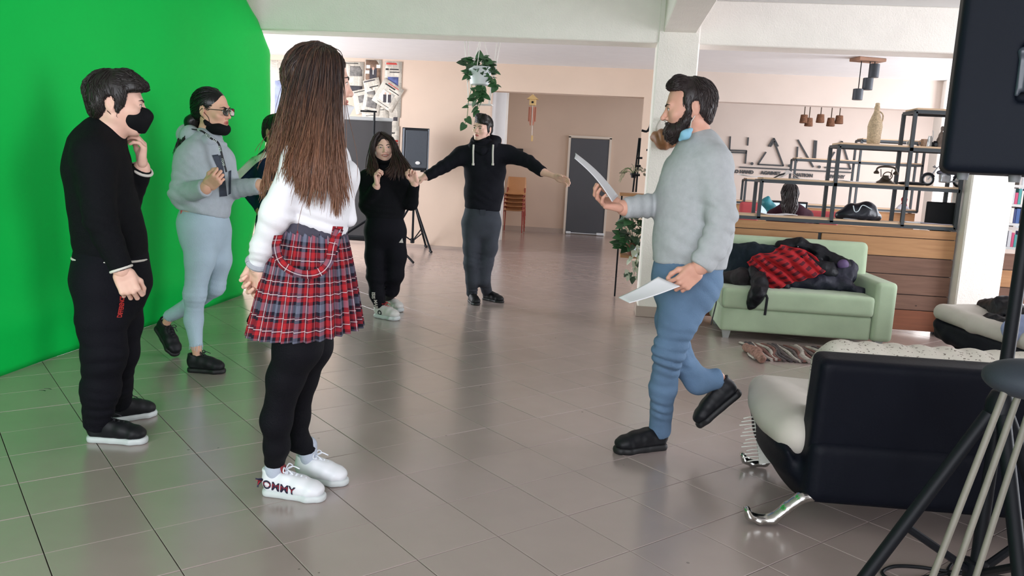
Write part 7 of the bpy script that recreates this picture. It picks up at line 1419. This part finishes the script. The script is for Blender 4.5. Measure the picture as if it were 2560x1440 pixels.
S.ell((0, .108, -.064), (.019, .022, .0065), None, .004, 's'); S.cut((0, -.002, 0), (0, -1, 0), .006); S.ell((0, .075, -.022), (.053, .055, .030), None, .01, 's'); S.noise(.003, 22, 4); bd = S.build('beard', .004, m_hair7, r7, 1, H)
scalp_strands(S, H, lambda P_: np.stack([P_[:, 0] * 4, .3 + 0 * P_[:, 0], -1 + 0 * P_[:, 0]], 1), 350, .022, .0022, m_hair7, bd, 4, .9, steps=4, h=.004)
S = Sdf(); c = P((1716, 334, -.10)); S.chain([P((1700, 349, -.11)), P((1714, 336, -.13)), P((1727, 324, -.12))], [.009, .018, .009], .02); S.noise(.003, 20, 2); mk = S.build('face_mask', .0045, mat('mask_blue', (136, 190, 214), .8), r7); MB().tube(curve([P((1726, 322, -.12)), P((1728, 305, -.11)), P((1737, 290, -.09))], 8), .0045, 6, flat=.4).build('ear_loop', m_trimw, mk, True)
def sheets(name, corners, label, curl=.02, k=1):
    q = [P(c) for c in corners]; n_ = 14; Pt = np.zeros((n_, n_, 3)); nn = (q[1] - q[0]).cross(q[3] - q[0]).normalized()
    for i in range(n_):
        for j in range(n_): s, t = i / (n_ - 1), j / (n_ - 1); Pt[i, j] = (q[0] * (1 - s) + q[1] * s) * (1 - t) + (q[3] * (1 - s) + q[2] * s) * t + nn * (curl * math.sin(PI * s) + .3 * curl * math.sin(PI * t))
    return props(link(name, grid_mesh(name, Pt, thick=.0018), m_paper), label, 'paper', 'papers in the man\'s hands')
sheets('paper_sheet', [(1438, 383, .10), (1545, 490, .06), (1530, 505, -.10), (1436, 396, -.02)], 'white sheets held up in the walking man\'s forward hand', -.012)
sheets('paper_sheet', [(1546, 744, -.36), (1646, 692, -.30), (1700, 716, -.36), (1574, 758, -.46)], 'white papers held low beside the walking man\'s thigh', .004)
shoe(r7, *F7[0], m_shoeb, m_soleb, None, 1.05, 1.1, 0, .032); shoe(r7, *F7[1], m_shoeb, m_soleb, None, 1.05, 1.05, A7, .030)

# 8 -- seated woman behind the bar
m_burg = cloth('top_burgundy', (56, 30, 40)); f = figure('woman with long dark hair seated at the screens behind the bar', skin_fair, 8.95, 92,
    [(1974, 518, 0, .07, .06), (1974, 530, 0, .18, .10), (1974, 560, 0, .17, .12), (1974, 610, 0, .16, .12), (1976, 645, 0, .16, .13)],
    [[(1932, 538, 0, .06), (1925, 580, .05, .052), (1940, 580, .30, .042)], [(2018, 540, 0, .06), (2026, 582, .05, .052), (2010, 582, .30, .042)]],
    [[(1955, 655, .05, .085), (1950, 648, .45, .07), (1950, 735, .45, .05)], [(1998, 657, .05, .085), (2000, 650, .45, .07), (2000, 735, .45, .05)]],
    [(1976, 640, 0, .16, .13), (1976, 660, 0, .18, .14)], m_burg, m_blktrack, (1974, 512, 0), (1973, 488, 0, 100, 5, 0, 1.0), [dict(w=(1945, 578, .36), tip=(1955, 575, .5), palm=Vector((0, 0, -1)), right=False, curl=(.3,) * 4, h=.005), dict(w=(2006, 580, .36), tip=(1998, 577, .5), palm=Vector((0, 0, -1)), right=True, curl=(.3,) * 4, h=.005)], vox=.014, fem=True, hem=(1976, 655, 0))
r8 = f['root']; H = f['H']; P = f['P']; m_hair8 = hair_mat('hair_dark_back', (36, 30, 32), (58, 46, 44), 1.0, 1.3); S = Sdf(); S.ell((0, -.022, .042), (.084, .106, .096)); S.chain([(0, -.06, 0), (0, -.085, -.12), (0, -.09, -.22)], [.082, .075, .055], .04); S.ell((0, .105, -.03), (.06, .066, .10), None, .01, 's'); S.noise(.004, 9, 3); hair8 = S.build('hair', .007, m_hair8, r8, 1, H)
scalp_strands(S, H, lambda P_: np.stack([P_[:, 0] * 1.5, -.1 + 0 * P_[:, 0], -1 + 0 * P_[:, 0]], 1), 260, .12, .005, m_hair8, hair8, 3, .4)
sc_ = office_chair(P((1976, 650, 0)).x, P((1976, 650, 0)).y - .19, .40, 'red office chair carrying the seated woman, hidden by the plank bar', .13, .70)
for hl, tl2 in (((1950, 735, .45), 0), ((2000, 735, .45), 0)): q = P(hl); q.z = 0; shoe(r8, q - fwd0 * .05, q + fwd0 * .2, m_shoeb, m_soleb, None, vox=.008)
